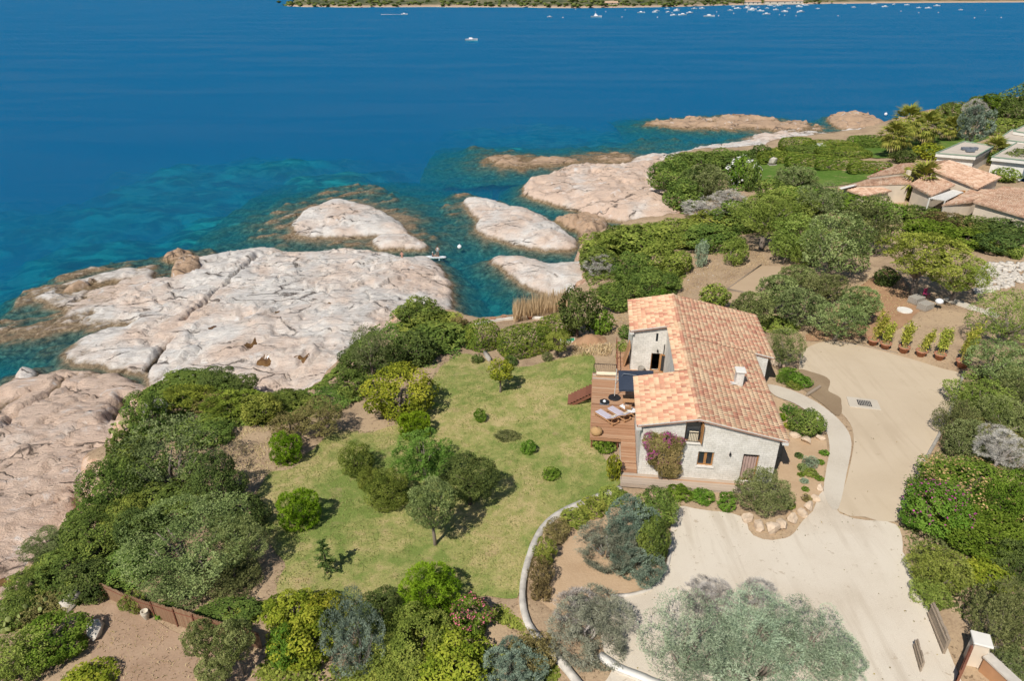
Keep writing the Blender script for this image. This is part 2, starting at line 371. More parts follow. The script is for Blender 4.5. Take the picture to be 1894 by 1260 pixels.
# ------------------------------------------------------------------ the ground itself
def heightfield(name, x0, x1, y0, y1, res, fn, mat, keepfn=None, smooth=True):
    gx = np.arange(x0, x1+res, res); gy = np.arange(y0, y1+res, res); X, Y = np.meshgrid(gx, gy)
    Z = fn(X, Y)
    idx = np.arange(X.size).reshape(X.shape)
    c = np.ones((len(gy)-1, len(gx)-1), bool)
    if keepfn is not None:
        k = keepfn(X, Y, Z); c = k[:-1, :-1] | k[1:, :-1] | k[:-1, 1:] | k[1:, 1:]
    F = np.stack([idx[:-1, :-1][c], idx[:-1, 1:][c], idx[1:, 1:][c], idx[1:, :-1][c]], 1)
    V = np.stack([X.ravel(), Y.ravel(), Z.ravel()], 1)
    used, inv = np.unique(F, return_inverse=True)
    return npmesh(name, V[used], inv.reshape(F.shape), mat, smooth)
def ground_z(X, Y):
    sd, _, _ = poly_sd(X, Y, land_poly)
    rag = (fbm(X*.35, Y*.35, 21)-.5)*3
    s = sd+rag
    z = T(X, Y)+(fbm(X*.8, Y*.8, 5)-.5)*.22
    for poly, off in SHEETS:
        lo, hi = poly.min(0)-1, poly.max(0)+1
        m = (X > lo[0]) & (X < hi[0]) & (Y > lo[1]) & (Y < hi[1])
        if m.any():
            d, _, _ = poly_sd(X[m], Y[m], poly)
            zz = z[m]; base = T(X[m], Y[m]); k = sstep(-.8, -.1, d)
            z[m] = zz*(1-k)+(base-.01-.16*sstep(0, .7, d))*k
    drop = sstep(1.2, -2.4, s)
    crag = (fbm(X*.9, Y*.9, 61, 4)-.5)*2.6*drop*(1-drop)*4
    return z*(1-drop)+(-3.0)*drop+crag*.6
def near_frustum(X, Y, Z):
    return (np.abs(X) < 16+.82*Y)
_k = lambda X, Y, Z: near_frustum(X, Y, Z) & (Z > -2.9)
MESHG = heightfield('ground', -75, 80, 8, 112, .45, ground_z, M_soil, _k)
MESHG2 = heightfield('ground_beyond', 0, 260, 112, 330, 1.2, ground_z, M_soil, _k)
tag(obj('ground', MESHG), kind='structure'); tag(obj('headland_ground', MESHG2), kind='structure')

# ------------------------------------------------------------------ rock
def rock_material(name, warm):
    m, t, out = nt(name); p = geo_pos(t)
    sep = t.nodes.new('ShaderNodeSeparateXYZ'); t.links.new(p, sep.inputs[0])
    mp = N(t, 'ShaderNodeMapping'); mp.inputs['Rotation'].default_value = (0, 0, math.radians(-40)); mp.inputs['Scale'].default_value = (.35, 1.3, 1)
    t.links.new(p, mp.inputs['Vector'])
    a = noise(t, p, .22, 6, .62, .5); b = noise(t, mp.outputs[0], 1.6, 7, .68, .6); f = noise(t, p, 7, 6, .7)
    mix = math_n(t, 'ADD', math_n(t, 'MULTIPLY', a, .55), math_n(t, 'MULTIPLY', b, .45))
    c = ramp(t, mix, [(.30, (.40, .36, .325)), (.40, (.58, .535, .49)), (.50, (.70, .665, .62)), (.57, (.645, .585, .53)), (.68, (.72, .70, .675))])
    pk = noise(t, p, .11, 4, .6, .4)
    c = mixc(t, ramp(t, pk, [(.42-warm, 0), (.62-warm, .65+warm)]), c, (.62, .44, .325) if warm < .2 else (.46, .31, .20))
    c = mixc(t, .55, c, ramp(t, f, [(.28, (.62, .6, .58)), (.5, (1, 1, 1)), (.75, (1.15, 1.13, 1.1))]), 'MULTIPLY')
    # fine joints
    def joints(scale, width, lo, hi, amt, sx):
        m2 = N(t, 'ShaderNodeMapping'); m2.inputs['Rotation'].default_value = (0, 0, math.radians(-40)); m2.inputs['Scale'].default_value = (sx, 1, .6); t.links.new(p, m2.inputs['Vector'])
        nz = N(t, 'ShaderNodeTexNoise', Scale=.9, Detail=6, Roughness=.65); t.links.new(p, nz.inputs['Vector'])
        warp = mixc(t, .55, m2.outputs[0], nz.outputs['Color'], 'ADD'); v = N(t, 'ShaderNodeTexVoronoi', Scale=scale); v.feature = 'DISTANCE_TO_EDGE'; t.links.new(warp, v.inputs['Vector'])
        return math_n(t, 'MULTIPLY', ramp(t, v.outputs['Distance'], [(.0, 1), (width, 0)]), ramp(t, noise(t, p, .28, 4, .6), [(lo, 0), (hi, amt)]))
    cm = math_n(t, 'MAXIMUM', joints(.24, .018, .46, .55, .95, .3), joints(1.05, .024, .56, .64, .75, .45))
    c = mixc(t, cm, c, (.13, .10, .08))
    stain = noise(t, mp.outputs[0], .9, 8, .75, .8)
    c = mixc(t, ramp(t, stain, [(.62, 0), (.74, .5)]), c, (.34, .30, .27))
    wht = noise(t, p, .42, 7, .7, .6)
    c = mixc(t, ramp(t, wht, [(.58, 0), (.68, .75)]), c, (.70, .68, .66))
    # tide mark: ochre algae band just above the water, dark brown below
    zz = math_n(t, 'ADD', sep.outputs['Z'], math_n(t, 'MULTIPLY', math_n(t, 'SUBTRACT', noise(t, p, .8, 5, .7), .5), 1.1))
    mr = N(t, 'ShaderNodeMapRange'); mr.inputs['From Min'].default_value = -1.0; mr.inputs['From Max'].default_value = 1.0; t.links.new(zz, mr.inputs['Value'])
    band = ramp(t, mr.outputs[0], [(.0, .95), (.60, .92), (.82, 0)])
    bc = ramp(t, noise(t, p, 2.2, 8, .75, .4), [(.34, (.055, .038, .022)), (.48, (.175, .12, .062)), (.58, (.30, .22, .13)), (.68, (.44, .37, .29))])
    under = ramp(t, noise(t, p, 1.3, 8, .75, .5), [(.36, (.03, .032, .02)), (.48, (.10, .092, .058)), (.58, (.20, .18, .125)), (.7, (.32, .30, .23))])
    uw = ramp(t, mr.outputs[0], [(.36, 1), (.5, 0)])
    c = mixc(t, band, c, bc); c = mixc(t, uw, c, under)
    h = math_n(t, 'ADD', math_n(t, 'MULTIPLY', b, 1.0), math_n(t, 'MULTIPLY', f, .45))
    h = math_n(t, 'SUBTRACT', h, math_n(t, 'MULTIPLY', cm, .9))
    princ(t, out, c, .85, bump(t, h, 1.0, .3), .2); return m
M_rock = rock_material('coastal_granite', 0.); M_rockwarm = rock_material('warm_granite', .30); M_rockpink = rock_material('pink_granite', .15)

ROCKS = []; ROCKFN = {}
def crack_cut(X, Y, pl, width, depth):
    best = np.full(X.shape, 1e9)
    for (x0, y0), (x1, y1) in zip(pl[:-1], pl[1:]):
        dx, dy = x1-x0, y1-y0; L = dx*dx+dy*dy+1e-9
        tt = np.clip(((X-x0)*dx+(Y-y0)*dy)/L, 0, 1); best = np.minimum(best, (X-x0-tt*dx)**2+(Y-y0-tt*dy)**2)
    d = np.sqrt(best)+(fbm(X*1.1, Y*1.1, 77)-.5)*width*1.1
    return depth*(1-sstep(width*.35, width, d))
def rock(name, px, top, label, cat='rock', kind='structure', res=.4, steep=1.4, lip=.9, rough=1., tops=None, cracks=(), apron=5, apron_slope=.42, jit=.6, seed=1, group=None, jointang=-40, halo=None, halo_top=-.35, mat=None):
    poly = smooth_poly([tuple(at(u, v, 0))[:2] for u, v in px], 1.0, jit, seed)
    hp = smooth_poly([tuple(at(u, v, -.4))[:2] for u, v in halo], 1.0, .8, seed+70) if halo else None
    lo = poly.min(0)-apron; hi = poly.max(0)+apron
    if halo: lo = np.minimum(lo, hp.min(0)-10); hi = np.maximum(hi, hp.max(0)+10)
    ctr = np.array([tuple(at(u, v, z)) for u, v, z in tops]) if tops else None
    cr = [([tuple(at(u, v, z))[:2] for u, v, z in pl], w, d) for pl, w, d in cracks]
    ca, sa = math.cos(math.radians(jointang)), math.sin(math.radians(jointang))
    def fn(X, Y):
        sd, _, _ = poly_sd(X, Y, poly)
        sd = sd+(fbm(X*.5, Y*.5, seed+3, 4)-.5)*2.2*jit
        if ctr is not None:
            w = 1/((X[..., None]-ctr[:, 0])**2+(Y[..., None]-ctr[:, 1])**2+4.)**1.5
            mac = (w*ctr[:, 2]).sum(-1)/w.sum(-1)
        else: mac = top
        edge = lip*(1-np.exp(-np.maximum(sd, 0)/.7*steep))+.22*np.maximum(sd, 0)
        k = .8
        z = -np.log(np.exp(-np.clip(edge, -20, 20)/k*2)+np.exp(-np.broadcast_to(mac, edge.shape)/k*2))*k/2
        U = X*ca-Y*sa; W = X*sa+Y*ca
        f1, e, cid = worley(U*.16+(fbm(X*.3, Y*.3, seed+8)-.5)*.9, W*.34+(fbm(X*.3, Y*.3, seed+9)-.5)*.9, seed+1)
        body = sstep(0, 1.5, sd)
        z = z+body*rough*((cid-.5)*.5+(fbm(X*.3, Y*.3, seed+2, 5)-.5)*.7+(fbm(U*.25, W*1.2, seed+6, 4)-.5)*.22)
        z = z-body*rough*.55*(1-sstep(.0, .07, e))*sstep(.42, .6, fbm(X*.12, Y*.12, seed+60, 3))
        f2_, e2, c2 = worley(U*.5+(fbm(X*.7, Y*.7, seed+18)-.5)*.8, W*.9+(fbm(X*.7, Y*.7, seed+19)-.5)*.8, seed+31)
        z = z+body*rough*((c2-.5)*.20-.12*(1-sstep(0, .08, e2)))
        st = .42+.2*vnoise(X*.08, Y*.08, seed+90); q = (z+(fbm(X*.5, Y*.5, seed+91, 4)-.5)*.9)/st; fl = np.floor(q); zt = (fl+sstep(.62, 1.0, q-fl))*st
        z = z+body*.62*(zt-z-.0)*sstep(.33, .5, fbm(X*.1, Y*.1, seed+92, 3)+.05)
        for pl, w, d in cr: z = z-body*crack_cut(X, Y, pl, w, d)
        out = np.minimum(sd, 0)
        zo = out*apron_slope+(fbm(X*.45, Y*.45, seed+4, 5)-.5)*1.3*sstep(0, -2, sd)
        res_ = np.where(sd > 0, z, np.minimum(zo, .15*sstep(-3, 0, sd)+zo*.98))
        if hp is not None:
            hd, _, _ = poly_sd(X, Y, hp); hd = hd+(fbm(X*.4, Y*.4, seed+44, 4)-.5)*3
            zh = halo_top+(fbm(U*.3, W*.8, seed+45, 5)-.5)*1.9+np.minimum(hd, 0)*.5
            res_ = np.maximum(res_, np.where(sd > 0, -9, zh))
        return res_
    me = heightfield(name, lo[0], hi[0], lo[1], hi[1], res, fn, mat or M_rock, lambda X, Y, Z: (Z > -3.2) & near_frustum(X, Y, Z), smooth=False)
    o = obj(name, me); tag(o, label, cat, group, kind)
    ROCKS.append((poly, jit)); halo and ROCKS.append((hp, jit)); ROCKFN[label or name] = fn; return o
rock('rock_shelf', [(112,655),(135,641),(179,618),(243,604),(180,604),(120,612),(68,622),(100,596),(118,577),(70,560),(66,546),(142,520),(220,500),(284,500),(290,520),(321,516),(326,496),(372,482),(473,465),(560,470),(644,466),(711,474),(749,479),(772,480),(799,484),(816,501),(833,531),(838,560),(850,600),(900,680),(700,780),(480,800),(300,760),(272,708),(250,694),(180,684),(130,674)],
  3, None, cat=None, res=.24, lip=.8, tops=[(120,650,.5),(110,590,.5),(180,520,.4),(250,640,1.1),(260,560,1.0),(330,500,1.5),(360,580,1.9),(470,490,1.6),(480,600,2.6),(600,520,2.2),(640,490,1.5),(650,600,3.0),(760,510,2.2),(800,500,1.8),(820,540,2.2),(720,560,2.6),(600,660,3.2),(520,690,3.1),(430,670,2.6),(340,660,2.0),(290,680,1.0)],
  cracks=[([(340,582,2),(352,570,2),(390,540,1.8),(430,510,1.6),(476,468,1.4)], .55, 1.5), ([(262,690,.8),(282,660,1.2),(305,628,1.6),(318,618,1.8)], .55, 1.3), ([(455,640,2.6),(470,628,2.6)], .8, .7), ([(485,585,2.4),(515,568,2.2),(530,560,2.2)], .55, .6), ([(555,665,3),(570,648,3)], .5, .6), ([(480,665,2.8),(505,668,2.8)], 1., .6), ([(600,560,2.4),(640,556,2.4)], .4, .4), ([(690,600,2.8),(760,580,2.8)], .25, .3), ([(560,600,2.7),(600,594,2.7)], .35, .35)], seed=11, jit=.5, halo=[(0,625),(10,600),(60,540),(140,505),(230,488),(300,478),(380,466),(400,480),(330,520),(250,610),(140,650),(40,640)], halo_top=-.2)
rock('rock_slope', [(-160,760),(-60,735),(-20,724),(20,712),(45,692),(75,700),(112,686),(190,694),(255,706),(330,760),(330,900),(200,1100),(60,1300),(-300,1400),(-400,900)],
  4, None, cat=None, res=.3, lip=.8, tops=[(0,730,.9),(60,710,1.1),(110,690,1.2),(190,705,1.6),(240,715,1.8),(60,800,2.4),(150,780,2.6),(190,800,2.2),(0,900,2.3),(110,900,2.6),(150,880,2.7),(0,1000,2.8),(60,1000,3.2),(10,1070,3.4),(-100,900,1.8),(-60,1200,4)],
  cracks=[([(10,790,1.8),(25,760,1.6),(70,735,1.6),(115,690,1.2)], .55, .9), ([(222,745,2.4),(226,725,2)], 1.7, 1.8), ([(130,940,3.8),(142,905,3.6),(140,880,3.6)], .6, .9), ([(85,985,3.8),(110,950,3.6)], .35, .6), ([(0,1085,4),(30,1060,4)], 1.2, .9)], mat=M_rockpink, seed=23, jit=.6)
rock('rock_block', [(318,520),(324,498),(345,489),(374,490),(378,506),(345,522)], 2.6, 'square pink block of rock standing on the shelf tip', kind='thing', lip=2.2, steep=2., seed=103, res=.22, rough=1.6, jit=.25, apron=2, mat=M_rockwarm)
rock('rock_islet', [(540,425),(552,400),(590,384),(630,374),(690,386),(722,402),(748,422),(757,436),(700,441),(600,443),(548,438)], 1.7, 'broad pale rock islet ringed by brown reef in open water', kind='thing', lip=.9, seed=31, apron=9, apron_slope=.10, halo=[(470,440),(500,410),(530,385),(580,362),(650,342),(705,350),(735,378),(765,410),(790,440),(770,450),(690,446),(600,452),(520,450)], tops=[(640,395,1.9),(600,420,1.5),(720,425,1.4),(560,420,1.1)])
rock('rock_islet', [(686,450),(702,441),(760,441),(786,452),(786,462),(745,464),(700,462)], 1.4, 'small low loaf-shaped rock just off the big shelf', kind='thing', lip=1.0, seed=37, apron=4, jit=.3, res=.3)
rock('rock_islet', [(858,372),(905,374),(960,388),(1012,408),(1052,436),(1068,452),(1058,464),(1000,464),(930,450),(884,430),(880,408),(866,392)], 2.2, 'long pale rock islet beside the paddle board channel', kind='thing', lip=1.0, seed=41, apron=9, apron_slope=.3, jit=.35, halo=[(825,366),(850,358),(890,368),(960,385),(1000,405),(900,440),(870,425),(838,400)], tops=[(900,390,1.4),(950,420,2.2),(1020,440,2.4),(1050,460,2.0),(880,390,1.0)])
rock('rock_spur', [(906,482),(935,478),(970,481),(1010,491),(1060,490),(1100,490),(1100,540),(1040,560),(1004,548),(960,526),(918,492)], 2, 'smooth pale rock spur running into the cove below the maquis', kind='thing', lip=1.0, jit=.3, seed=43, tops=[(930,480,1.0),(980,500,1.6),(1030,500,2.2),(1060,520,2.4)])
rock('rock_outcrop', [(1026,408),(1060,402),(1080,396),(1112,404),(1124,420),(1108,436),(1076,452),(1066,430),(1040,420)], 2.0, 'knobbly orange boulder outcrop between two pale rocks', kind='thing', lip=1.3, mat=M_rockwarm, seed=47, rough=2.4, jit=.5, res=.3)
rock('rock_point', [(966,352),(975,338),(1000,336),(1020,326),(1060,310),(1110,310),(1150,312),(1190,304),(1235,300),(1300,400),(1240,420),(1190,414),(1130,410),(1060,391),(1000,374),(972,362)], 2.4, 'large cream rock point below the green headland', kind='thing', lip=1.2, mat=M_rockpink, seed=53, rough=1.3, tops=[(980,345,1.8),(1050,335,2.0),(1090,370,2.2),(1150,330,2.4),(1200,360,3.0),(1240,390,3.0),(1150,390,2.2)])
rock('reef', [(900,292),(930,287),(990,291),(1062,294),(1064,303),(1000,310),(940,310),(908,302)], .7, 'flat brown reef just breaking the surface beyond the pale point', kind='thing', halo=[(870,272),(900,275),(990,285),(1090,290),(1080,306),(960,315),(890,305)], halo_top=-.6, lip=.5, mat=M_rockwarm, seed=59, res=.6, apron=8, apron_slope=.12, jit=1.2)
rock('reef', [(1078,292),(1120,284),(1150,284),(1184,297),(1140,302),(1090,302)], .5, 'low brown reef close off the headland tip', kind='thing', halo=[(1040,300),(1090,282),(1150,280),(1190,292),(1170,306),(1090,310)], lip=.35, mat=M_rockwarm, seed=61, res=.6, apron=8, apron_slope=.1, jit=1.3)
rock('far_rock', [(1200,230),(1250,223),(1300,219),(1362,214),(1420,219),(1510,234),(1480,242),(1380,241),(1260,237)], 1.0, 'long jagged rock spit out in the blue bay', kind='thing', lip=.7, mat=M_rockwarm, seed=67, res=.8, apron=9, apron_slope=.15, rough=2.0, jit=2.6)
rock('far_rock', [(1375,258),(1425,246),(1480,240),(1520,246),(1560,243),(1640,236),(1660,250),(1560,262),(1420,264)], .8, 'wide pale rock flat at the foot of the villa garden', kind='thing', lip=.6, seed=71, res=.8, apron=8, apron_slope=.15, rough=1.6, jit=1.2)
rock('far_rock', [(1533,217),(1552,212),(1590,214),(1634,228),(1624,236),(1566,240),(1540,233)], 1.5, 'rust brown rock hump standing alone beyond the palms', kind='thing', lip=1.2, mat=M_rockwarm, seed=73, res=.7, rough=2.4, jit=.9)
rock('shore_rock', [(1620,240),(1660,226),(1720,210),(1765,200),(1800,215),(1720,250),(1650,255)], 2.4, 'rocky shore behind the palm trees', kind='thing', lip=1.6, mat=M_rockwarm, seed=79, res=.9, rough=2.2, jit=1.2)
rock('shore_rock', [(1165,303),(1185,292),(1240,288),(1330,270),(1420,262),(1420,290),(1260,320),(1200,320)], 1.6, 'low shelf of rock under the headland hedge', kind='thing', lip=.9, seed=83, res=.6, jit=1.0, halo=[(1160,262),(1220,252),(1290,262),(1350,266),(1400,262),(1330,285),(1240,285),(1180,290)], halo_top=-.8)
rock('skerry', [(303,477),(318,469),(340,465),(360,470),(350,479),(330,487),(308,486)], 1.1, 'little brown skerry off the far tip of the shelf', kind='thing', lip=1.1, mat=M_rockwarm, seed=89, res=.25, rough=1.6, jit=.3, apron=4)
rock('skerry', [(112,543),(150,525),(210,507),(282,503),(270,513),(215,524),(160,538),(125,551)], .7, 'narrow dark ridge of weedy rock at the shelf edge', kind='thing', lip=.6, mat=M_rockwarm, seed=97, res=.3, rough=1.5, jit=.4)
rock('skerry', [(30,700),(48,688),(70,692),(66,706),(40,716)], 1.2, 'brown rock lump at the water edge of the left slope', kind='thing', lip=1.2, seed=101, res=.3, rough=1.5, jit=.3, apron=4)

# ------------------------------------------------------------------ sea bed and water
REEFS = [(260,430,46,4.2),(420,380,34,3.6),(100,480,40,4.0),(60,600,24,3.4),(560,340,26,3.2),(1000,290,34,4.2),(1120,250,40,4.0),(1300,245,34,3.6),(900,300,24,5.),(780,420,12,4.),(620,300,24,4.5),(480,300,26,1.6),(520,292,10,.9),(620,318,14,.7),(660,330,12,.7),(600,330,12,.8),(440,335,20,2.4),(300,370,26,2.2),(420,410,16,.8),(450,400,10,.5),(120,410,30,2.6),(60,520,24,2.2),(200,470,22,1.8),(20,640,16,1.4),
 (560,375,14,.6),(640,350,14,.5),(740,380,10,.9),(840,370,9,.5),(860,400,8,.6),(930,280,16,.8),(1000,330,12,.8),(1060,270,30,2.2),(960,245,30,2.6),(1040,240,30,2.4),(1150,265,26,1.4),(1240,268,24,.6),(1300,262,20,.7),(1320,275,16,.5),(1220,240,20,1.2),(1500,222,20,1.6),(900,560,14,2.4),(870,530,9,3.0),(960,565,10,.9),(870,480,9,2.6),(800,445,10,2.2),(700,470,8,1.3),(250,600,6,.7),(200,612,6,.8),(480,440,10,.6),(380,460,16,2.2)]
def bed_z(X, Y):
    z = np.full(X.shape, -17.0)
    dmin = np.full(X.shape, 1e9)
    for poly, _ in ROCKS+[(np.array(land_poly[:len(land_s)]), 0)]:
        lo = poly.min(0)-140; hi = poly.max(0)+140
        m = (X > lo[0]) & (X < hi[0]) & (Y > lo[1]) & (Y < hi[1])
        if m.any():
            d, _, _ = poly_sd(X[m], Y[m], poly[::2]); dmin[m] = np.minimum(dmin[m], np.maximum(-d, 0))
    n = fbm(X*.05, Y*.05, 300, 5)
    z = np.maximum(z, -1.8-14.5*(1-np.exp(-(dmin*(.5+1.0*n))/34.)))
    for u, v, r, d in REEFS:
        p = at(u, v, -d); q = np.hypot((X-p.x)/r, (Y-p.y)/(r*.8))
        q = q+(fbm(X*.07, Y*.07, 310, 5, .6)-.5)*1.6
        z = np.maximum(z, -d-1.1-5.5*np.maximum(q-.35, 0)**1.6)
    # keep the cove shallow
    z = z+(fbm(X*.3, Y*.3, 320, 5, .65)-.5)*1.9
    return np.minimum(z, -.45)
m, t, out = nt('sea_bed'); p = geo_pos(t)
mpn = N(t, 'ShaderNodeMapping'); mpn.inputs['Scale'].default_value = (.7, 1.2, 1); t.links.new(p, mpn.inputs['Vector'])
c = ramp(t, noise(t, mpn.outputs[0], .22, 8, .72, .8), [(.39, (.015, .028, .02)), (.47, (.085, .098, .066)), (.55, (.25, .255, .185)), (.67, (.43, .43, .34))])
princ(t, out, c, .95, bump(t, noise(t, p, .8, 6, .7), .8, .4), .1); M_bed = m
def seabed():
    o1 = obj('sea_bed', heightfield('sea_bed', -230, 235, 40, 340, 1.6, bed_z, M_bed)); tag(o1, kind='structure')
seabed()
dp = MB().add([(-6000, -300, -17.6), (6000, -300, -17.6), (6000, 7000, -17.6), (-6000, 7000, -17.6)], [(0, 1, 2, 3)]).obj('deep_sea_bed', M_bed); tag(dp, kind='structure')
def water_material():
    m, t, out = nt('sea_water'); p = geo_pos(t)
    mp = N(t, 'ShaderNodeMapping'); mp.inputs['Rotation'].default_value = (0, 0, math.radians(14)); mp.inputs['Scale'].default_value = (.45, 1.3, 1); t.links.new(p, mp.inputs['Vector'])
    w1 = noise(t, mp.outputs[0], .55, 4, .6, .4); w2 = noise(t, mp.outputs[0], 2.2, 4, .65)
    mp2 = N(t, 'ShaderNodeMapping'); mp2.inputs['Rotation'].default_value = (0, 0, math.radians(6)); mp2.inputs['Scale'].default_value = (.009, .04, 1); t.links.new(p, mp2.inputs['Vector'])
    sl = noise(t, mp2.outputs[0], 1.0, 5, .6, .6)
    calm = ramp(t, sl, [(.42, 1.0), (.58, .30)])
    h = math_n(t, 'MULTIPLY', math_n(t, 'ADD', math_n(t, 'MULTIPLY', w1, .7), math_n(t, 'MULTIPLY', w2, .22)), calm)
    nb = bump(t, h, .6, .40)
    nb2 = bump(t, h, .9, 1.3)
    fr = N(t, 'ShaderNodeFresnel', IOR=1.333); t.links.new(nb2, fr.inputs['Normal'])
    gl = N(t, 'ShaderNodeBsdfGlossy', Roughness=.22); t.links.new(nb, gl.inputs['Normal'])
    tr = t.nodes.new('ShaderNodeBsdfTransparent')
    ms = t.nodes.new('ShaderNodeMixShader'); t.links.new(math_n(t, 'MULTIPLY', fr.outputs[0], ramp(t, sl, [(.34, .11), (.5, .15), (.66, .20)])), ms.inputs[0]); t.links.new(tr.outputs[0], ms.inputs[1]); t.links.new(gl.outputs[0], ms.inputs[2])
    t.links.new(ms.outputs[0], out.inputs['Surface'])
    va = N(t, 'ShaderNodeVolumeAbsorption', Density=.45); va.inputs['Color'].default_value = (.0, .85, .93, 1)
    vs = N(t, 'ShaderNodeVolumeScatter', Density=.054); vs.inputs['Color'].default_value = (.12, .58, 1, 1)
    ad = t.nodes.new('ShaderNodeAddShader'); t.links.new(va.outputs[0], ad.inputs[0]); t.links.new(vs.outputs[0], ad.inputs[1]); t.links.new(ad.outputs[0], out.inputs['Volume'])
    return m
M_water = water_material()
sea = MB().box((-5000, -250, -17.3), (5000, 6500, 0)).obj('sea', M_water); tag(sea, kind='structure')

# ------------------------------------------------------------------ rock pools: standing water in the hollows of the shelf
m, t, out = nt('rock_pool_water'); princ(t, out, ramp(t, noise(t, geo_pos(t), 1.2, 4), [(.35, (.085, .042, .016)), (.65, (.21, .12, .045))]), .12, None, .5); M_poolw = m
def pool(u, v, w, h, rz, label, key='rock_shelf', seed=0):
    q = at(u, v, 2.5)
    for _ in range(8): q = at(u, v, float(ROCKFN[key](np.array([q.x]), np.array([q.y]))[0]))
    d = math.hypot(q.y, CAM_H); a = .5*w*d/FPX; b = .5*h*d/FPX/.42; R = random.Random(seed); pts = []
    for k in range(22):
        th = 2*math.pi*k/22; f = 1+.3*math.sin(2*th+seed)+.18*math.sin(3*th+seed*2)+R.uniform(-.08, .08); x, y = a*f*math.cos(th), b*f*math.sin(th); pts.append((x*math.cos(rz)-y*math.sin(rz), x*math.sin(rz)+y*math.cos(rz)))
    zz = ROCKFN[key](np.array([q.x+p[0] for p in pts]+[q.x]), np.array([q.y+p[1] for p in pts]+[q.y]))
    V = [(p[0], p[1], z-q.z+.04) for p, z in zip(pts, zz)]+[(0, 0, float(np.mean(zz))-q.z+.05)]
    o = MB().add(V, [(i, (i+1) % 22, 22) for i in range(22)]).obj('rock_pool', M_poolw, None, q, smooth=True); tag(o, label, 'rock pool')
pool(466, 640, 8.45, 13.2, -.3, 'narrow brown rock pool in the crack above the ring shaped pool', seed=1)
pool(488, 666, 22.1, 9.6, 0, 'wide brown rock pool in the middle of the shelf', seed=2)
pool(562, 668, 24.7, 4.8, .2, 'long thin brown pool near the thicket', seed=3)
pool(508, 578, 19.5, 4.2, .7, 'dark slot of water in the shelf behind the crack', seed=4)
pool(606, 562, 23.4, 2.4, .1, 'thin dark water slot towards the cove side of the shelf', seed=5)
pool(392, 607, 13, 5.4, .2, 'small grey brown pool near the middle crack', seed=6)
pool(532, 722, 16.9, 3.6, 0, 'brown pool right at the edge of the thicket', seed=7)
pool(12, 1078, 22.1, 13.2, .2, 'rusty pool at the left picture edge', 'rock_slope', 8)
# ------------------------------------------------------------------ shared object materials
def wood_mat(name, cols, scale=1.0):
    m, t, out = nt(name); co = obj_co(t); info = t.nodes.new('ShaderNodeObjectInfo')
    mp = N(t, 'ShaderNodeMapping'); mp.inputs['Scale'].default_value = (1.2*scale, 14*scale, 14*scale); t.links.new(co, mp.inputs['Vector'])
    rn = N(t, 'ShaderNodeVectorMath', _operation='ADD'); cb = N(t, 'ShaderNodeCombineXYZ'); t.links.new(math_n(t, 'MULTIPLY', info.outputs['Random'], 90), cb.inputs[0])
    t.links.new(mp.outputs[0], rn.inputs[0]); t.links.new(cb.outputs[0], rn.inputs[1])
    g = noise(t, rn.outputs[0], 1.0, 5, .65, .4)
    f = math_n(t, 'ADD', math_n(t, 'MULTIPLY', g, .45), math_n(t, 'MULTIPLY', math_n(t, 'ADD', attr(t), info.outputs['Random']), .275))
    c = ramp(t, f, [(.2+.6*i/(len(cols)-1), c) for i, c in enumerate(cols)])
    princ(t, out, c, .75, bump(t, g, .3, .01), .25); return m
M_deck = wood_mat('deck_timber', [(.20, .105, .058), (.38, .20, .11), (.46, .28, .17), (.52, .38, .27)])
M_deckgrey = wood_mat('weathered_deck', [(.34, .27, .21), (.46, .37, .29), (.55, .46, .37)])
M_stair = wood_mat('red_brown_timber', [(.13, .05, .03), (.22, .09, .055), (.28, .13, .08)])
M_oak = wood_mat('orange_oak', [(.36, .17, .06), (.46, .235, .09)])
M_teak = wood_mat('teak', [(.40, .21, .10), (.52, .30, .155)])
M_greywood = wood_mat('grey_driftwood', [(.22, .175, .13), (.40, .32, .24)])
M_reed = wood_mat('reed_screen', [(.17, .09, .055), (.28, .165, .10), (.36, .24, .15)], 1.5)
M_lead = simple('dark_flashing', (.16, .18, .21), .5, .15, 4)
M_zinc = simple('pale_trim', (.62, .60, .56), .6, .1, 3)
M_dark = simple('unlit_room_dark', (.02, .018, .016), .9, .2)  # darkness of the closed rooms put into the colour
M_iron = simple('black_iron', (.02, .02, .022), .5, .2)
M_canvas = simple('navy_canvas', (.036, .048, .075), .85, .15, 5, bmp=.15)
M_mauve = simple('mauve_cushion', (.50, .46, .52), .9, .08, 8, bmp=.15)
M_white = simple('white_fabric', (.74, .76, .78), .9, .05, 8, bmp=.15)
M_cream = simple('cream_towel', (.74, .64, .47), .95, .08, 12, bmp=.3)
M_terra = simple('terracotta_pot', (.42, .19, .115), .8, .25, 4, bmp=.1)
M_curtain = simple('pink_curtain', (.44, .32, .28), .9, .15, 3)
M_plaster = simple('cream_render', (.68, .58, .46), .9, .10, .9, bmp=.15)
M_whitewash = simple('white_render', (.72, .69, .63), .85, .06, 1.5, bmp=.1)
M_stonepale = simple('pale_stone', (.56, .51, .44), .9, .18, 2.0, bmp=.4)
M_stonegrey = simple('grey_stone', (.36, .33, .285), .9, .25, 2.5, bmp=.4)
M_boulder = simple('orange_boulder', (.58, .455, .335), .9, .25, 1.2, bmp=.5)
M_wicker = simple('wicker', (.45, .28, .13), .9, .25, 20, bmp=.4)
m, t, out = nt('window_glass')
gl = princ(t, out, (.03, .035, .04), .05, None, .6); M_glass = m
m, t, out = nt('water_dark'); M_pool = m; princ(t, out, (.05, .11, .035), .15, None, .5)

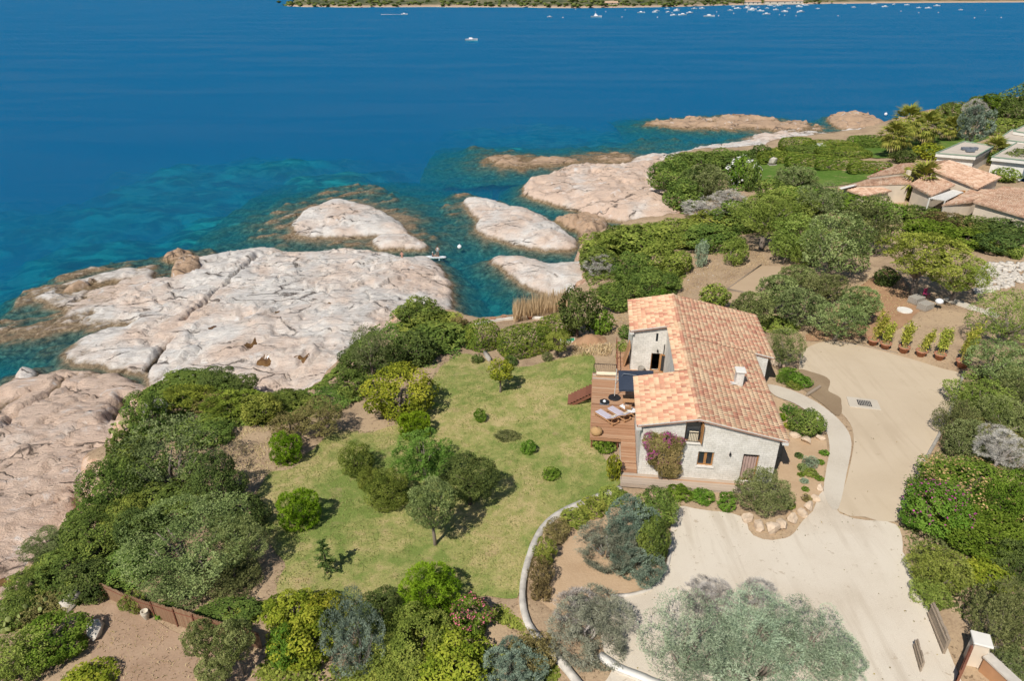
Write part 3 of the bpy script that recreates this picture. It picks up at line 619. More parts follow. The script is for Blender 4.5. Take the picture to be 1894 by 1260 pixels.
def stone_wall_mat():
    m, t, out = nt('whitewashed_stone'); co = obj_co(t)
    sp = t.nodes.new('ShaderNodeSeparateXYZ'); t.links.new(co, sp.inputs[0])
    cb = t.nodes.new('ShaderNodeCombineXYZ'); t.links.new(math_n(t, 'ADD', sp.outputs[0], sp.outputs[1]), cb.inputs[0]); t.links.new(sp.outputs[2], cb.inputs[1])
    w = mixc(t, .05, cb.outputs[0], N(t, 'ShaderNodeTexNoise', Scale=2.5, Detail=3).outputs['Color'], 'ADD')
    br = N(t, 'ShaderNodeTexBrick', Scale=1.0); br.inputs['Brick Width'].default_value = .42; br.inputs['Row Height'].default_value = .17
    br.inputs['Mortar Size'].default_value = .018; br.inputs['Mortar Smooth'].default_value = .5; br.inputs['Bias'].default_value = 0
    br.inputs['Color1'].default_value = (.72, .69, .635, 1); br.inputs['Color2'].default_value = (.68, .65, .595, 1); br.inputs['Mortar'].default_value = (.585, .555, .50, 1)
    t.links.new(w, br.inputs['Vector'])
    n1 = noise(t, co, 1.1, 6, .65); n2 = noise(t, co, 9, 5, .7)
    c = mixc(t, .8, br.outputs['Color'], ramp(t, n1, [(.3, (.78, .76, .72)), (.6, (1.12, 1.12, 1.12))]), 'MULTIPLY')
    c = mixc(t, .6, c, ramp(t, n2, [(.3, (.72, .71, .70)), (.6, (1.1, 1.1, 1.1))]), 'MULTIPLY')
    h = math_n(t, 'ADD', math_n(t, 'MULTIPLY', br.outputs['Fac'], -.7), n2)
    princ(t, out, c, .9, bump(t, h, .35, .03), .2); return m
M_stone = stone_wall_mat(); M_roofboard = simple('terracotta_underlay', (.40, .20, .125), .9, .2, 3)
m, t, out = nt('roof_tile'); co = obj_co(t); tt = attr(t)
c = ramp(t, tt, [(0, (.74, .50, .315)), (.22, (.77, .55, .355)), (.40, (.70, .40, .255)), (.58, (.65, .33, .215)), (.74, (.58, .265, .175)), (.88, (.67, .37, .24)), (.96, (.50, .24, .165))], 'CONSTANT')
c = mixc(t, .6, c, ramp(t, noise(t, co, 5, 5, .7), [(.3, (.7, .7, .7)), (.7, (1.15, 1.15, 1.15))]), 'MULTIPLY')
c = mixc(t, .6, c, ramp(t, noise(t, geo_pos(t), .7, 6, .7), [(.3, (.74, .72, .70)), (.6, (1.08, 1.08, 1.08))]), 'MULTIPLY')
princ(t, out, c, .85, None, .2); M_tile = m

# ------------------------------------------------------------------ the house (local frame: x along the front, y along the ridge)
HOUSE_LOC = (8.5, 37.5, 8.0); HOUSE_RZ = math.radians(-7.0)
HM = Matrix.Translation(HOUSE_LOC) @ Matrix.Rotation(HOUSE_RZ, 4, 'Z')
def hw(x, y, z): return HM @ Vector((x, y, z))
house = empty('stone_house', HOUSE_LOC, HOUSE_RZ)
tag(house, 'whitewashed stone house with pink and cream tiled roof above the lawn', 'house')
RX, RZ_, SL, SR = 3.7, 5.0, .205, .2155           # ridge x, ridge height, slopes left and right
def roof_z(x): return RZ_-(RX-x)*SL if x < RX else RZ_-(x-RX)*SR
def wall_prisms(mb, x0, x1, y0, y1, z0, top, holes):
    """wall in the xz plane, split round its openings; holes: (xa, xb, za, zb)"""
    xs = sorted(set([x0, x1]+[h[0] for h in holes]+[h[1] for h in holes]+([RX] if x0 < RX < x1 else [])))
    for a, b in zip(xs[:-1], xs[1:]):
        hs = sorted([h for h in holes if h[0] <= a+1e-6 and h[1] >= b-1e-6], key=lambda h: h[2])
        z = z0
        for h in hs:
            if h[2] > z: mb.box((a, y0, z), (b, y1, h[2]))
            z = h[3]
        vs = [(a, y0, z), (b, y0, z), (b, y1, z), (a, y1, z), (a, y0, top(a)), (b, y0, top(b)), (b, y1, top(b)), (a, y1, top(a))]
        mb.add(vs, [(0,3,2,1),(4,5,6,7),(0,1,5,4),(1,2,6,5),(2,3,7,6),(3,0,4,7)])
UNDER = .16
under = lambda x: roof_z(x)-UNDER
XL, XR, XW = .15, 9.05, 10.75
YM, YF, YB = 6.0, 13.95, 19.9          # end of near block, front of the far wing, back
XI = 2.85                               # recessed wall of the middle part
WIN_UP = (2.95, 4.10, 2.95, 4.62); WIN_LO = (4.0, 5.05, 1.08, 2.27); DOOR_F = (6.93, 7.97, 0.06, 2.32)
mb = MB(); wall_prisms(mb, XL, XR, 0, .4, -1.3, under, [WIN_UP, WIN_LO, DOOR_F]); mb.obj('front_wall', M_stone, house)
mb = MB(); wall_prisms(mb, XL, XI+.35, YM-.4, YM, -1.3, under, []); mb.obj('wall', M_stone, house)
SLIT = (1.95, 2.14, 3.15, 3.95); DOOR_W = (1.72, 2.5, .3, 2.05)
mb = MB(); wall_prisms(mb, XL-.1, XI, YF, YF+.4, -1.3, under, [SLIT, DOOR_W]); mb.obj('wall', M_stone, house, )
mb = MB(); wall_prisms(mb, XR, XW, 11.9, 12.3, -1.3, under, []); mb.obj('wall', M_stone, house)
mb = MB(); wall_prisms(mb, XL-.1, XW, YB-.4, YB, -1.3, under, []); mb.obj('back_wall', M_stone, house)
mb = MB(); mb.box((XL, .4, -1.3), (XL+.4, YM-.4, under(XL))); mb.obj('side_wall', M_stone, house)
mb = MB(); mb.box((XI, YM, -1.3), (XI+.35, YF+.4, under(XI))); mb.obj('recess_wall', M_stone, house)
mb = MB(); mb.box((XL-.1, YF+.4, -1.3), (XL+.3, YB-.4, under(XL-.1))); mb.obj('side_wall', M_stone, house)
mb = MB(); mb.box((XR-.4, .4, -1.3), (XR, 12.0, under(XR))); mb.obj('side_wall', M_stone, house)
mb = MB(); mb.box((XW-.4, 12.3, -1.3), (XW, YB-.4, under(XW))); mb.obj('side_wall', M_stone, house)
# floor and inner walls; their near-black colour stands in for unlit rooms
MB().box((XL+.4, .41, -.1), (XR-.4, YM-.4, .02)).obj('floor', M_dark, house)
MB().box((XL+.4, 2.6, .02), (XR-.4, 2.7, 3.6)).obj('room_dark_backing', M_dark, house)
MB().box((XL+.3, YF+2.2, .02), (XI, YF+2.3, 3.8)).obj('room_dark_backing', M_dark, house)
# roof boards (their verge is the dark flashing strip under the tiles)
def slab(mb, x0, x1, y0, y1, th=.13, lift=-.02):
    vs = []
    for x, y in ((x0, y0), (x1, y0), (x1, y1), (x0, y1)): vs.append((x, y, roof_z(x)-th+lift))
    for x, y in ((x0, y0), (x1, y0), (x1, y1), (x0, y1)): vs.append((x, y, roof_z(x)+lift))
    mb.add(vs, [(0,3,2,1),(4,5,6,7),(0,1,5,4),(1,2,6,5),(2,3,7,6),(3,0,4,7)])
EL, ER, ERW, YN, YE = -.22, 9.5, 11.2, -.26, 20.15
roof = MB(); slab(roof, EL, RX, YN, YM+.2); slab(roof, XI-.12, RX, YM+.2, YF-.25); slab(roof, EL-.05, RX, YF-.25, YE)
slab(roof, RX, ER, YN, 11.8); slab(roof, RX, ERW, 11.8, YE)
roof = roof.obj('roof', M_roofboard, house)
# pale barge boards along the verges
for x0, x1, y in ((EL+.05, RX, YN-.03), (RX, ER-.05, YN-.03), (EL, XI, YF-.28), (ER+.1, ERW-.05, 11.77)):
    MB().add([(x0, y, roof_z(x0)-.05), (x1, y, roof_z(x1)-.05), (x1, y, roof_z(x1)+.03), (x0, y, roof_z(x0)+.03), (x0, y+.03, roof_z(x0)-.05), (x1, y+.03, roof_z(x1)-.05), (x1, y+.03, roof_z(x1)+.03), (x0, y+.03, roof_z(x0)+.03)],
           [(0,1,2,3),(5,4,7,6),(3,2,6,7),(0,4,5,1),(0,3,7,4),(1,5,6,2)]).obj('barge_board', M_zinc, roof)
for x, y in ((EL+.06, YN+.02), (ER-.22, YN+.02), (EL+.06, YF-.2)): MB().box((x-.14, y-.06, roof_z(x)-.36), (x+.24, y+.3, roof_z(x)-.15)).obj('corner_corbel', M_zinc, roof)
# roof tiles: pan and roll, about 0.4 m long up the slope and 0.3 m wide along the ridge
TL, TW = .36, .255
def tile_shape():
    prof = [(0, .0), (.075, .0), (.11, .022), (.15, .046), (.2, .046), (.24, .022), (.268, .0)]
    V, F = [], []
    for k, (x, lift) in enumerate(((0, .028), (TL+.05, .0))):       # x up the slope; the lower end sits proud on the course below
        for y, z in prof: V.append((x, y, z+lift))
    n = len(prof)
    for y, z in prof: V.append((0, y, z+.028-.03))
    F += [(i, i+1, n+i+1, n+i) for i in range(n-1)]
    F += [(2*n+i, 2*n+i+1, i+1, i) for i in range(n-1)]
    return V, F
TV, TF = tile_shape(); TVn = np.array(TV); TFn = np.array(TF)
tile_tints = [.05, .15, .3, .12, .33, .45, .5, .62, .66, .8, .9, .98, .28, .42]
tw = [5, 5, 5, 5, 4, 5, 4, 5, 4, 4, 3, 1, 4, 4]
tile_me = [npmesh('tile', TVn, TFn, M_tile, False, np.full(len(TF), x)) for x in tile_tints]
aL, aR = math.atan(SL), math.atan(SR)
slots = []
def lay(x_ridge, x_eave, y0, y1, side):
    """side -1: left slope, +1: right slope"""
    run = abs(x_eave-x_ridge)/math.cos(aL if side < 0 else aR); n = max(1, round(run/TL)); st = run/n
    ny = int((y1-y0)/TW)
    for i in range(n):
        s = i*st                                    # distance up from the eave
        for j in range(ny):
            ang = aL if side < 0 else aR
            xx = x_eave-side*s*math.cos(ang); y = y0+j*TW+random.uniform(-.006, .006)
            slots.append((xx, y if side < 0 else y+TW, roof_z(xx)+.012, side, ang))
lay(RX-.05, EL-.06, YN-.02, YM+.22, -1); lay(RX-.05, XI-.16, YM+.22, YF-.27, -1); lay(RX-.05, EL-.1, YF-.27, YE+.05, -1)
lay(RX+.05, ER+.06, YN-.02, 11.8, 1); lay(RX+.05, ERW+.06, 11.8, YE+.05, 1)
def tile_matrix(s):
    x, y, z, side, ang = s
    if side < 0: return Matrix.Translation((x, y, z)) @ Matrix.Rotation(-ang, 4, 'Y')
    return Matrix.Translation((x, y, z)) @ Matrix.Rotation(math.pi, 4, 'Z') @ Matrix.Rotation(-ang, 4, 'Y')
slots.sort(key=lambda s: (hw(s[0], s[1], s[2])-Vector((0, 0, CAM_H))).length)
bigV, bigF, bigT = [], [], []
for k, s in enumerate(slots):
    M = tile_matrix(s); ti = random.choices(range(len(tile_tints)), tw)[0]
    if k < 300:
        o = bpy.data.objects.new('tile', tile_me[ti]); o.matrix_local = M; link(o, roof)
    else:
        R = np.array(M.to_3x3()); b = len(bigV)*len(TVn); bigV.append(TVn @ R.T+np.array(M.translation)); bigF.append(TFn+b); bigT += [tile_tints[ti]]*len(TF)
o = obj('roof_tiles', npmesh('roof_tiles', np.concatenate(bigV), np.concatenate(bigF), M_tile, False, bigT), roof); o['kind'] = 'stuff'
# ridge tiles
prof = [(.15*math.cos(a), .11*math.sin(a)) for a in np.linspace(0, math.pi, 7)]
rv = [(x*(1.0 if k else 1.1), k*.46, z+(0 if k else .012)) for k in (0, 1) for x, z in prof]; rf = [(i+1, i, 7+i, 7+i+1) for i in range(6)]
ridge_me = [npmesh('ridge_tile', rv, rf, M_tile, True, [x]*6) for x in (.1, .2, .45, .3, .62, .85)]
for k in range(int((YE-YN)/.42)):
    obj('ridge_tile', random.choice(ridge_me), roof, (RX, YN-.02+k*.42, RZ_+.03))
# chimney
mb = MB(); cx, cyy = 7.25, 5.9
mb.box((cx-.27, cyy-.32, roof_z(cx)-.2), (cx+.27, cyy+.32, 5.35)); ch = mb.obj('chimney', M_stone, roof, bevel=.02)
MB().box((cx-.36, cyy-.41, 5.352), (cx+.36, cyy+.41, 5.46)).obj('chimney_cap', M_whitewash, ch, bevel=.02)
MB().box((cx-.62, cyy-.38, roof_z(cx-.62)+.05), (cx-.2, cyy-.02, roof_z(cx-.2)+.12)).obj('flashing', M_zinc, ch)
# windows and doors
def frame(mb, x0, x1, z0, z1, y, w=.09, d=.08):
    mb.box((x0, y, z0), (x0+w, y+d, z1)); mb.box((x1-w, y, z0), (x1, y+d, z1)); mb.box((x0+w, y+.002, z1-w), (x1-w, y+d-.002, z1)); mb.box((x0+w, y+.002, z0), (x1-w, y+d-.002, z0+w)); return mb
x0, x1, z0, z1 = WIN_LO
w_lo = frame(MB(), x0, x1, z0, z1, .16).obj('window', M_oak, house)
for a, b in ((x0+.09, (x0+x1)/2-.085), ((x0+x1)/2+.085, x1-.09)): MB().box((a, .19, z0+.09), (b, .205, z1-.09)).obj('pane', M_glass, w_lo)
MB().box(((x0+x1)/2-.085, .15, z0+.09), ((x0+x1)/2+.085, .22, z1-.09)).obj('mullion', M_oak, w_lo)
MB().box((x0-.06, -.08, z0-.07), (x1+.06, .16, z0-.002)).obj('sill', M_whitewash, w_lo)
x0, x1, z0, z1 = WIN_UP
w_up = frame(MB(), x0, x1, z0, z1, .22, .07).obj('window', M_oak, house)
MB().box((x0+.07, .26, z0+.07), (x1-.07, .275, z1-.07)).obj('pane', M_glass, w_up)
mb = MB(); mb.box((0, 0, 0), (.05, .46, 1.52)); mb.obj('shutter', M_oak, w_up, (x1-.07, -.28, z0+.08), (0, 0, math.radians(8)))
MB().box((x0-.06, -.1, z0-.07), (x1+.06, .22, z0-.002)).obj('sill', M_whitewash, w_up)
mb = MB()
for k in range(9): xx = x0+.16+k*(x1-x0-.3)/8; mb.bar((xx, .05, z0+.05), (xx, .05, z0+.78), .018)
mb.bar((x0+.02, .05, z0+.78), (x1-.02, .05, z0+.78), .03); mb.bar((x0+.02, .05, z0+.06), (x1-.02, .05, z0+.06), .025); mb.obj('railing', M_iron, w_up)
mb = MB(); mb.box((x0+.3, .12, z0+.02), (x1-.24, .2, z0+.8)); mb.obj('chair_back', M_cream, w_up, bevel=.03)
x0, x1, z0, z1 = DOOR_F
d_f = frame(MB(), x0, x1, z0, z1, .2, .08).obj('door', M_oak, house)
mb = MB(); nx = 24
for k in range(nx):
    a, b = x0+.09+(x1-x0-.18)*k/nx, x0+.09+(x1-x0-.18)*(k+1)/nx; f = lambda q: .26+.045*math.sin(q*34)
    mb.add([(a, f(a), z0+.03), (b, f(b), z0+.03), (b, f(b), z1-.3), (a, f(a), z1-.3)], [(0, 1, 2, 3)])
mb.obj('curtain', M_curtain, d_f, smooth=True)
x0, x1, z0, z1 = DOOR_W
d_w = frame(MB(), x0, x1, z0, z1, YF+.1, .07).obj('door', M_oak, house)
leaf = frame(MB(), 0, .74, 0, z1-z0-.04, 0, .1, .05).obj('door_leaf', M_oak, d_w, (x1, YF-.02, z0+.02), (0, 0, math.radians(-28)))
MB().box((.1, .015, .1), (.64, .03, z1-z0-.14)).obj('pane', M_glass, leaf)
MB().box((SLIT[0], YF+.12, SLIT[2]), (SLIT[1], YF+.14, SLIT[3])).obj('window', M_glass, house)
for x, y, z in ((3.62, -.1, 4.72), (6.05, -.1, 2.3), (2.2, YF-.1, 2.35)):
    mb = MB(); mb.lathe([(.03, -.12), (.07, -.1), (.075, .02), (.05, .08), (.01, .12)], 8, (x, y, z)); mb.bar((x, y, z+.1), (x, y+.1, z+.12), .03); mb.obj('wall_lamp', M_iron, house)
mb = MB(); mb.tube([(2.72, YF-.1, 0.3), (2.72, YF-.1, 3.0)], [.03, .03], 6); mb.obj('downpipe', M_iron, house)

# ------------------------------------------------------------------ deck
deck = empty('timber_deck', HOUSE_LOC, HOUSE_RZ); tag(deck, 'red brown plank deck and walkway wrapping round the house', 'deck')
PW = .145
plank_cache = {}
def plank(x0, x1, y, z, grey=False, w=PW-.012):
    L = round(x1-x0, 2); ti = random.choice((.15, .35, .5, .65, .85)); k = (L, ti, grey)
    if k not in plank_cache: plank_cache[k] = MB().box((0, 0, -.03), (L, w, 0), ti).mesh('plank', M_deckgrey if grey else M_deck)
    obj('plank', plank_cache[k], deck, (x0+random.uniform(-.015, .015), y, z+random.uniform(-.003, .003)))
DZ, LZ = .32, .05
y = 3.55
while y < 13.0: plank(-3.15, XL-.03 if y < YM else XI-.03, y, DZ, y > 11.9 and random.random() < .7); y += PW
while y < YF-.1: plank(-1.15, XI-.03, y, DZ); y += PW
while y < 18.2: plank(-1.15, XL-.14, y, DZ+.02); y += PW
y = -1.15
while y < -.06: plank(-.95, 9.4, y, LZ, y < -.55 or random.random() < .5); y += PW
while y < 3.5: plank(-.95, XL-.03, y, LZ+max(0, (y-1.5))*.1, False); y += PW
y = -1.15
while y < 1.4: plank(9.42, 10.5, y, LZ-.03, True); y += PW
for x0_, x1_, yy, z0_, z1_ in ((-3.2, -.96, 3.47, DZ-.24, DZ-.035),): MB().box((x0_, yy, z0_), (x1_, yy+.06, z1_)).obj('beam', M_deck, deck)
MB().box((-3.2, 3.55, DZ-.24), (-3.14, 13.0, DZ-.035)).obj('beam', M_deck, deck)
MB().box((-1.02, -1.2, LZ-.24), (-.96, 3.4, LZ-.035)).obj('beam', M_deckgrey, deck)
MB().box((-.96, -1.22, LZ-.26), (9.4, -1.16, LZ-.035)).obj('beam', M_deckgrey, deck)
for x, y in ((-3.1, 3.62), (-3.1, 6.5), (-3.1, 9.5), (-3.1, 12.8), (-1.2, 3.62), (-2.1, 3.62)): MB().box((x, y, -1.9), (x+.12, y+.12, DZ-.035)).obj('post', M_stair, deck)
# steps from the deck down to the lawn
steps = empty('deck_steps', hw(-3.2, 0, 0), HOUSE_RZ); tag(steps, 'dark red open timber steps going down from deck to lawn', 'steps')
NS = 8
tread = MB().box((-.12, 0, -.035), (.12, 1.5, 0)).mesh('tread', M_stair)
for k in range(NS): obj('tread', tread, steps, (-.12-k*.24, 9.7, DZ-.10-k*.155))
riser = MB().box((-.012, 0, -.12), (.012, 1.5, 0)).mesh('riser', M_stair)
for k in range(NS): obj('riser', riser, steps, (-.225-k*.24, 9.7, DZ-.137-k*.155))
for yy in (9.66, 11.2): MB().add([(0,yy,DZ-.4),(0,yy+.04,DZ-.4),(0,yy+.04,DZ-.14),(0,yy,DZ-.14),(-2.0,yy,DZ-1.75),(-2.0,yy+.04,DZ-1.75),(-2.0,yy+.04,DZ-1.45),(-2.0,yy,DZ-1.45)],[(0,1,2,3),(4,7,6,5),(0,4,5,1),(3,2,6,7),(0,3,7,4),(1,5,6,2)]).obj('stringer', M_stair, steps)
def railing(name, label, pts, h=.95, mat=M_iron, bars=True, gap=.16):
    r = empty(name, hw(*pts[0]), HOUSE_RZ); tag(r, label, 'railing'); o0 = Vector(pts[0]); P = [Vector(p)-o0 for p in pts]; up = Vector((0, 0, h))
    for p in P: MB().bar(p, p+up, .05).obj('post', mat, r)
    for a, b in zip(P[:-1], P[1:]):
        MB().bar(a+up, b+up, .05, .035).obj('rail', mat, r); MB().bar(a+Vector((0, 0, .1)), b+Vector((0, 0, .1)), .03).obj('rail', mat, r)
        if bars:
            mb = MB(); n = max(2, int((b-a).length/gap))
            for k in range(1, n): q = a.lerp(b, k/n); mb.bar(q+Vector((0, 0, .1)), q+up, .016)
            mb.obj('balusters', mat, r)
    return r
railing('railing', 'thin black metal railing along the sea end of the deck', [(-3.08, 12.9, DZ), (-1.2, 12.95, DZ)])
railing('railing', 'bare wooden handrail beside the walkway of the far wing', [(-1.1, 13.1, DZ), (-1.1, 15.5, DZ), (-1.1, 18.1, DZ)], 1.0, M_stair, False)
MB().box((0, 0, 0), (.09, 1.5, 2.0)).obj('surfboard_rack', M_teak).name = 'leaning_board'
lb = bpy.data.objects['leaning_board']; lb.location = hw(-.55, 14.3, DZ); lb.rotation_euler = (0, math.radians(12), HOUSE_RZ); tag(lb, 'orange wooden board leaning against the far wing wall', 'board')

# ------------------------------------------------------------------ deck furniture
par = empty('parasol', hw(-1.35, 9.15, DZ), HOUSE_RZ); tag(par, 'square navy cantilever parasol shading the deck table', 'parasol')
MB().lathe([(.0, .0), (.5, .0), (.5, .06), (.46, .09), (.06, .1), (.06, .2)], 24).obj('base', M_iron, par)
MB().tube([(0, 0, .1), (0, 0, 2.7)], [.035, .035], 8).obj('pole', M_zinc, par)
mb = MB(); mb.tube([(0, 0, 1.3), (.55, -.4, 2.55), (1.55, -.75, 2.66)], [.03, .03, .03], 6); mb.obj('arm', M_lead, par)
mb = MB(); apex = (1.55, -.75, 2.62); R4 = [(.18, -2.1, 2.1), (2.9, -2.1, 2.28), (2.9, .6, 2.42), (.18, .6, 2.24)]
mid = [tuple((Vector(R4[i])+Vector(R4[(i+1) % 4]))/2-Vector((0, 0, .03))) for i in range(4)]
ring = [R4[0], mid[0], R4[1], mid[1], R4[2], mid[2], R4[3], mid[3]]
mb.add([apex]+ring, [(0, 1+i, 1+(i+1) % 8) for i in range(8)])
low = [(x, y, z-.16) for x, y, z in ring]; mb.add(ring+low, [(i, 8+i, 8+(i+1) % 8, (i+1) % 8) for i in range(8)])
can = mb.obj('canopy', M_canvas, par)
for r_ in R4: MB().bar(Vector(apex)-Vector((0, 0, .03)), Vector(r_)-Vector((0, 0, .03)), .02).obj('rib', M_lead, can)
tb = empty('dining_table', hw(.15, 8.0, DZ), HOUSE_RZ); tag(tb, 'wooden dining table half hidden under the navy parasol', 'table')
MB().box((-.9, -.5, .7), (.9, .5, .75)).obj('table_top', M_teak, tb)
for sx in (-1, 1):
    for sy in (-1, 1): MB().box((sx*.8-.04, sy*.42-.04, 0), (sx*.8+.04, sy*.42+.04, .7)).obj('leg', M_teak, tb)
for k, (x, y, rz, lab) in enumerate(((-.35, 7.15, 0, 'wooden chair at the near side of the deck table, nearer the lawn'), (.45, 7.15, 0, 'wooden chair at the near side of the deck table, nearer the house'))):
    c_ = empty('deck_chair', hw(x, y, DZ), HOUSE_RZ+rz); tag(c_, lab, 'chair', 'chairs at the deck table')
    MB().box((-.24, -.24, .42), (.24, .24, .46)).obj('seat', M_teak, c_)
    mb = MB(); mb.box((-.24, -.27, .46), (-.2, -.23, .9)); mb.box((.2, -.27, .46), (.24, -.23, .9))
    for q in range(4): mb.box((-.2, -.26, .52+q*.1), (.2, -.24, .58+q*.1))
    mb.obj('backrest', M_teak, c_)
    for sx in (-1, 1):
        for sy in (-1, 1): MB().box((sx*.21-.025, sy*.21-.025, 0), (sx*.21+.025, sy*.21+.025, .42)).obj('leg', M_teak, c_)
def lounger(u, v, cush, label, towel=True):
    p = at(u, v, 8.0+DZ); p.z = 8.0+DZ
    L = empty('sun_lounger', p, math.radians(-52)); tag(L, label, 'sun lounger', 'sun loungers on the deck')
    # x: from the foot (sea side) to the raised head
    for sy in (-1, 1): MB().box((-1.0, sy*.33-.03, .18), (1.0, sy*.33+.03, .27)).obj('side_rail', M_teak, L)
    for x in (-.92, .9):
        for sy in (-1, 1): MB().box((x-.035, sy*.32-.035, 0), (x+.035, sy*.32+.035, .18)).obj('leg', M_teak, L)
    mb = MB()
    for k in range(10): mb.box((-.97+k*.13, -.3, .235), (-.89+k*.13, .3, .262))
    mb.obj('slats', M_teak, L)
    MB().box((.94, -.36, .14), (1.0, .36, .20)).obj('crossbar', M_teak, L)
    MB().box((-.98, -.31, .28), (.30, .31, .36)).obj('mattress', cush, L, bevel=.03)
    hb = MB().box((0, -.31, 0), (.78, .31, .08)).obj('backrest', cush, L, (.29, 0, .30), (0, math.radians(-32), 0), bevel=.03)
    MB().box((.0, -.31, -.05), (.78, .31, -.012)).obj('back_frame', M_teak, hb)
    if towel: MB().box((.42, -.24, .085), (.70, .24, .15)).obj('towel', M_cream, hb, bevel=.03)
    MB().bar((.75, -.25, .22), (.80, -.25, .62), .03).obj('prop', M_teak, L); MB().bar((.75, .25, .22), (.80, .25, .62), .03).obj('prop', M_teak, L)
lounger(1122, 776, M_mauve, 'sun lounger with mauve cushion nearest the deck edge')
lounger(1144, 770, M_mauve, 'middle one of the three sun loungers, mauve cushion')
lounger(1167, 765, M_white, 'sun lounger with white cushion tucked against the house roof')
fb = empty('fire_bowl', hw(-2.15, 8.35, DZ), HOUSE_RZ); tag(fb, 'round black dish with white ornament on the deck', 'bowl')
MB().lathe([(.1, 0), (.3, .05), (.38, .12), (.36, .13), (.25, .09), (.0, .08)], 20).obj('dish', M_iron, fb); MB().lathe([(.0, .08), (.12, .09), (.13, .16), (.06, .24), (.0, .25)], 10).obj('ornament', M_white, fb)
MB().box((-.36, -.36, .0), (.36, .36, .03)).obj('base', M_lead, fb)
bk = empty('wicker_basket', hw(-2.75, 3.95, DZ), HOUSE_RZ); tag(bk, 'round wicker basket on the near corner of the deck', 'basket')
MB().lathe([(.0, 0), (.33, 0), (.44, .2), (.42, .42), (.25, .55), (.08, .6), (.06, .66), (0, .66)], 18).obj('body', M_wicker, bk, smooth=True); MB().lathe([(.0, .66), (.07, .66), (.07, .70), (0, .71)], 8).obj('knob', M_stair, bk)
bn = MB().tube([(-2.85, 12.55, DZ+.22), (-1.2, 12.62, DZ+.22)], [.17, .17], 12).obj('rolled_mat', M_cream); bn.location = HOUSE_LOC; bn.rotation_euler = (0, 0, HOUSE_RZ); tag(bn, 'rolled cream mat lying across the sea end of the deck', 'mat')
pt_ = MB().lathe([(.0, 0), (.2, 0), (.28, .3), (.3, .55), (.24, .55), (.2, .35), (0, .35)], 14).obj('garden_jar', M_stonegrey, None, hw(.95, YF-.45, DZ)); tag(pt_, 'dark round pot against the far wing wall by the door', 'pot')
# ------------------------------------------------------------------ plants
LEAF_GAIN = 1.72
def leaf_mat(name, dark, mid, light, transl=.25, hue=.04):
    transl *= .6
    dark, mid, light = [[x*LEAF_GAIN for x in q] for q in (dark, mid, light)]
    m, t, out = nt(name); info = t.nodes.new('ShaderNodeObjectInfo')
    f = math_n(t, 'ADD', math_n(t, 'MULTIPLY', attr(t), .82), math_n(t, 'MULTIPLY', info.outputs['Random'], .18))
    c = ramp(t, f, [(.12, dark), (.5, mid), (.9, light)])
    hs = t.nodes.new('ShaderNodeHueSaturation'); t.links.new(c, hs.inputs['Color'])
    t.links.new(math_n(t, 'ADD', .5-hue/2, math_n(t, 'MULTIPLY', info.outputs['Random'], hue)), hs.inputs['Hue'])
    d = t.nodes.new('ShaderNodeBsdfDiffuse'); tr = t.nodes.new('ShaderNodeBsdfTranslucent'); mx = t.nodes.new('ShaderNodeMixShader'); mx.inputs[0].default_value = transl
    t.links.new(hs.outputs[0], d.inputs['Color']); t.links.new(hs.outputs[0], tr.inputs['Color'])
    t.links.new(d.outputs[0], mx.inputs[1]); t.links.new(tr.outputs[0], mx.inputs[2]); t.links.new(mx.outputs[0], out.inputs['Surface']); return m
M_bark = simple('grey_bark', (.22, .18, .145), .95, .3, 3, bmp=.4)
M_barkdark = simple('dark_bark', (.13, .095, .07), .95, .3, 3, bmp=.4)
M_twig = simple('bleached_twigs', (.36, .32, .29), .95, .25, 3)
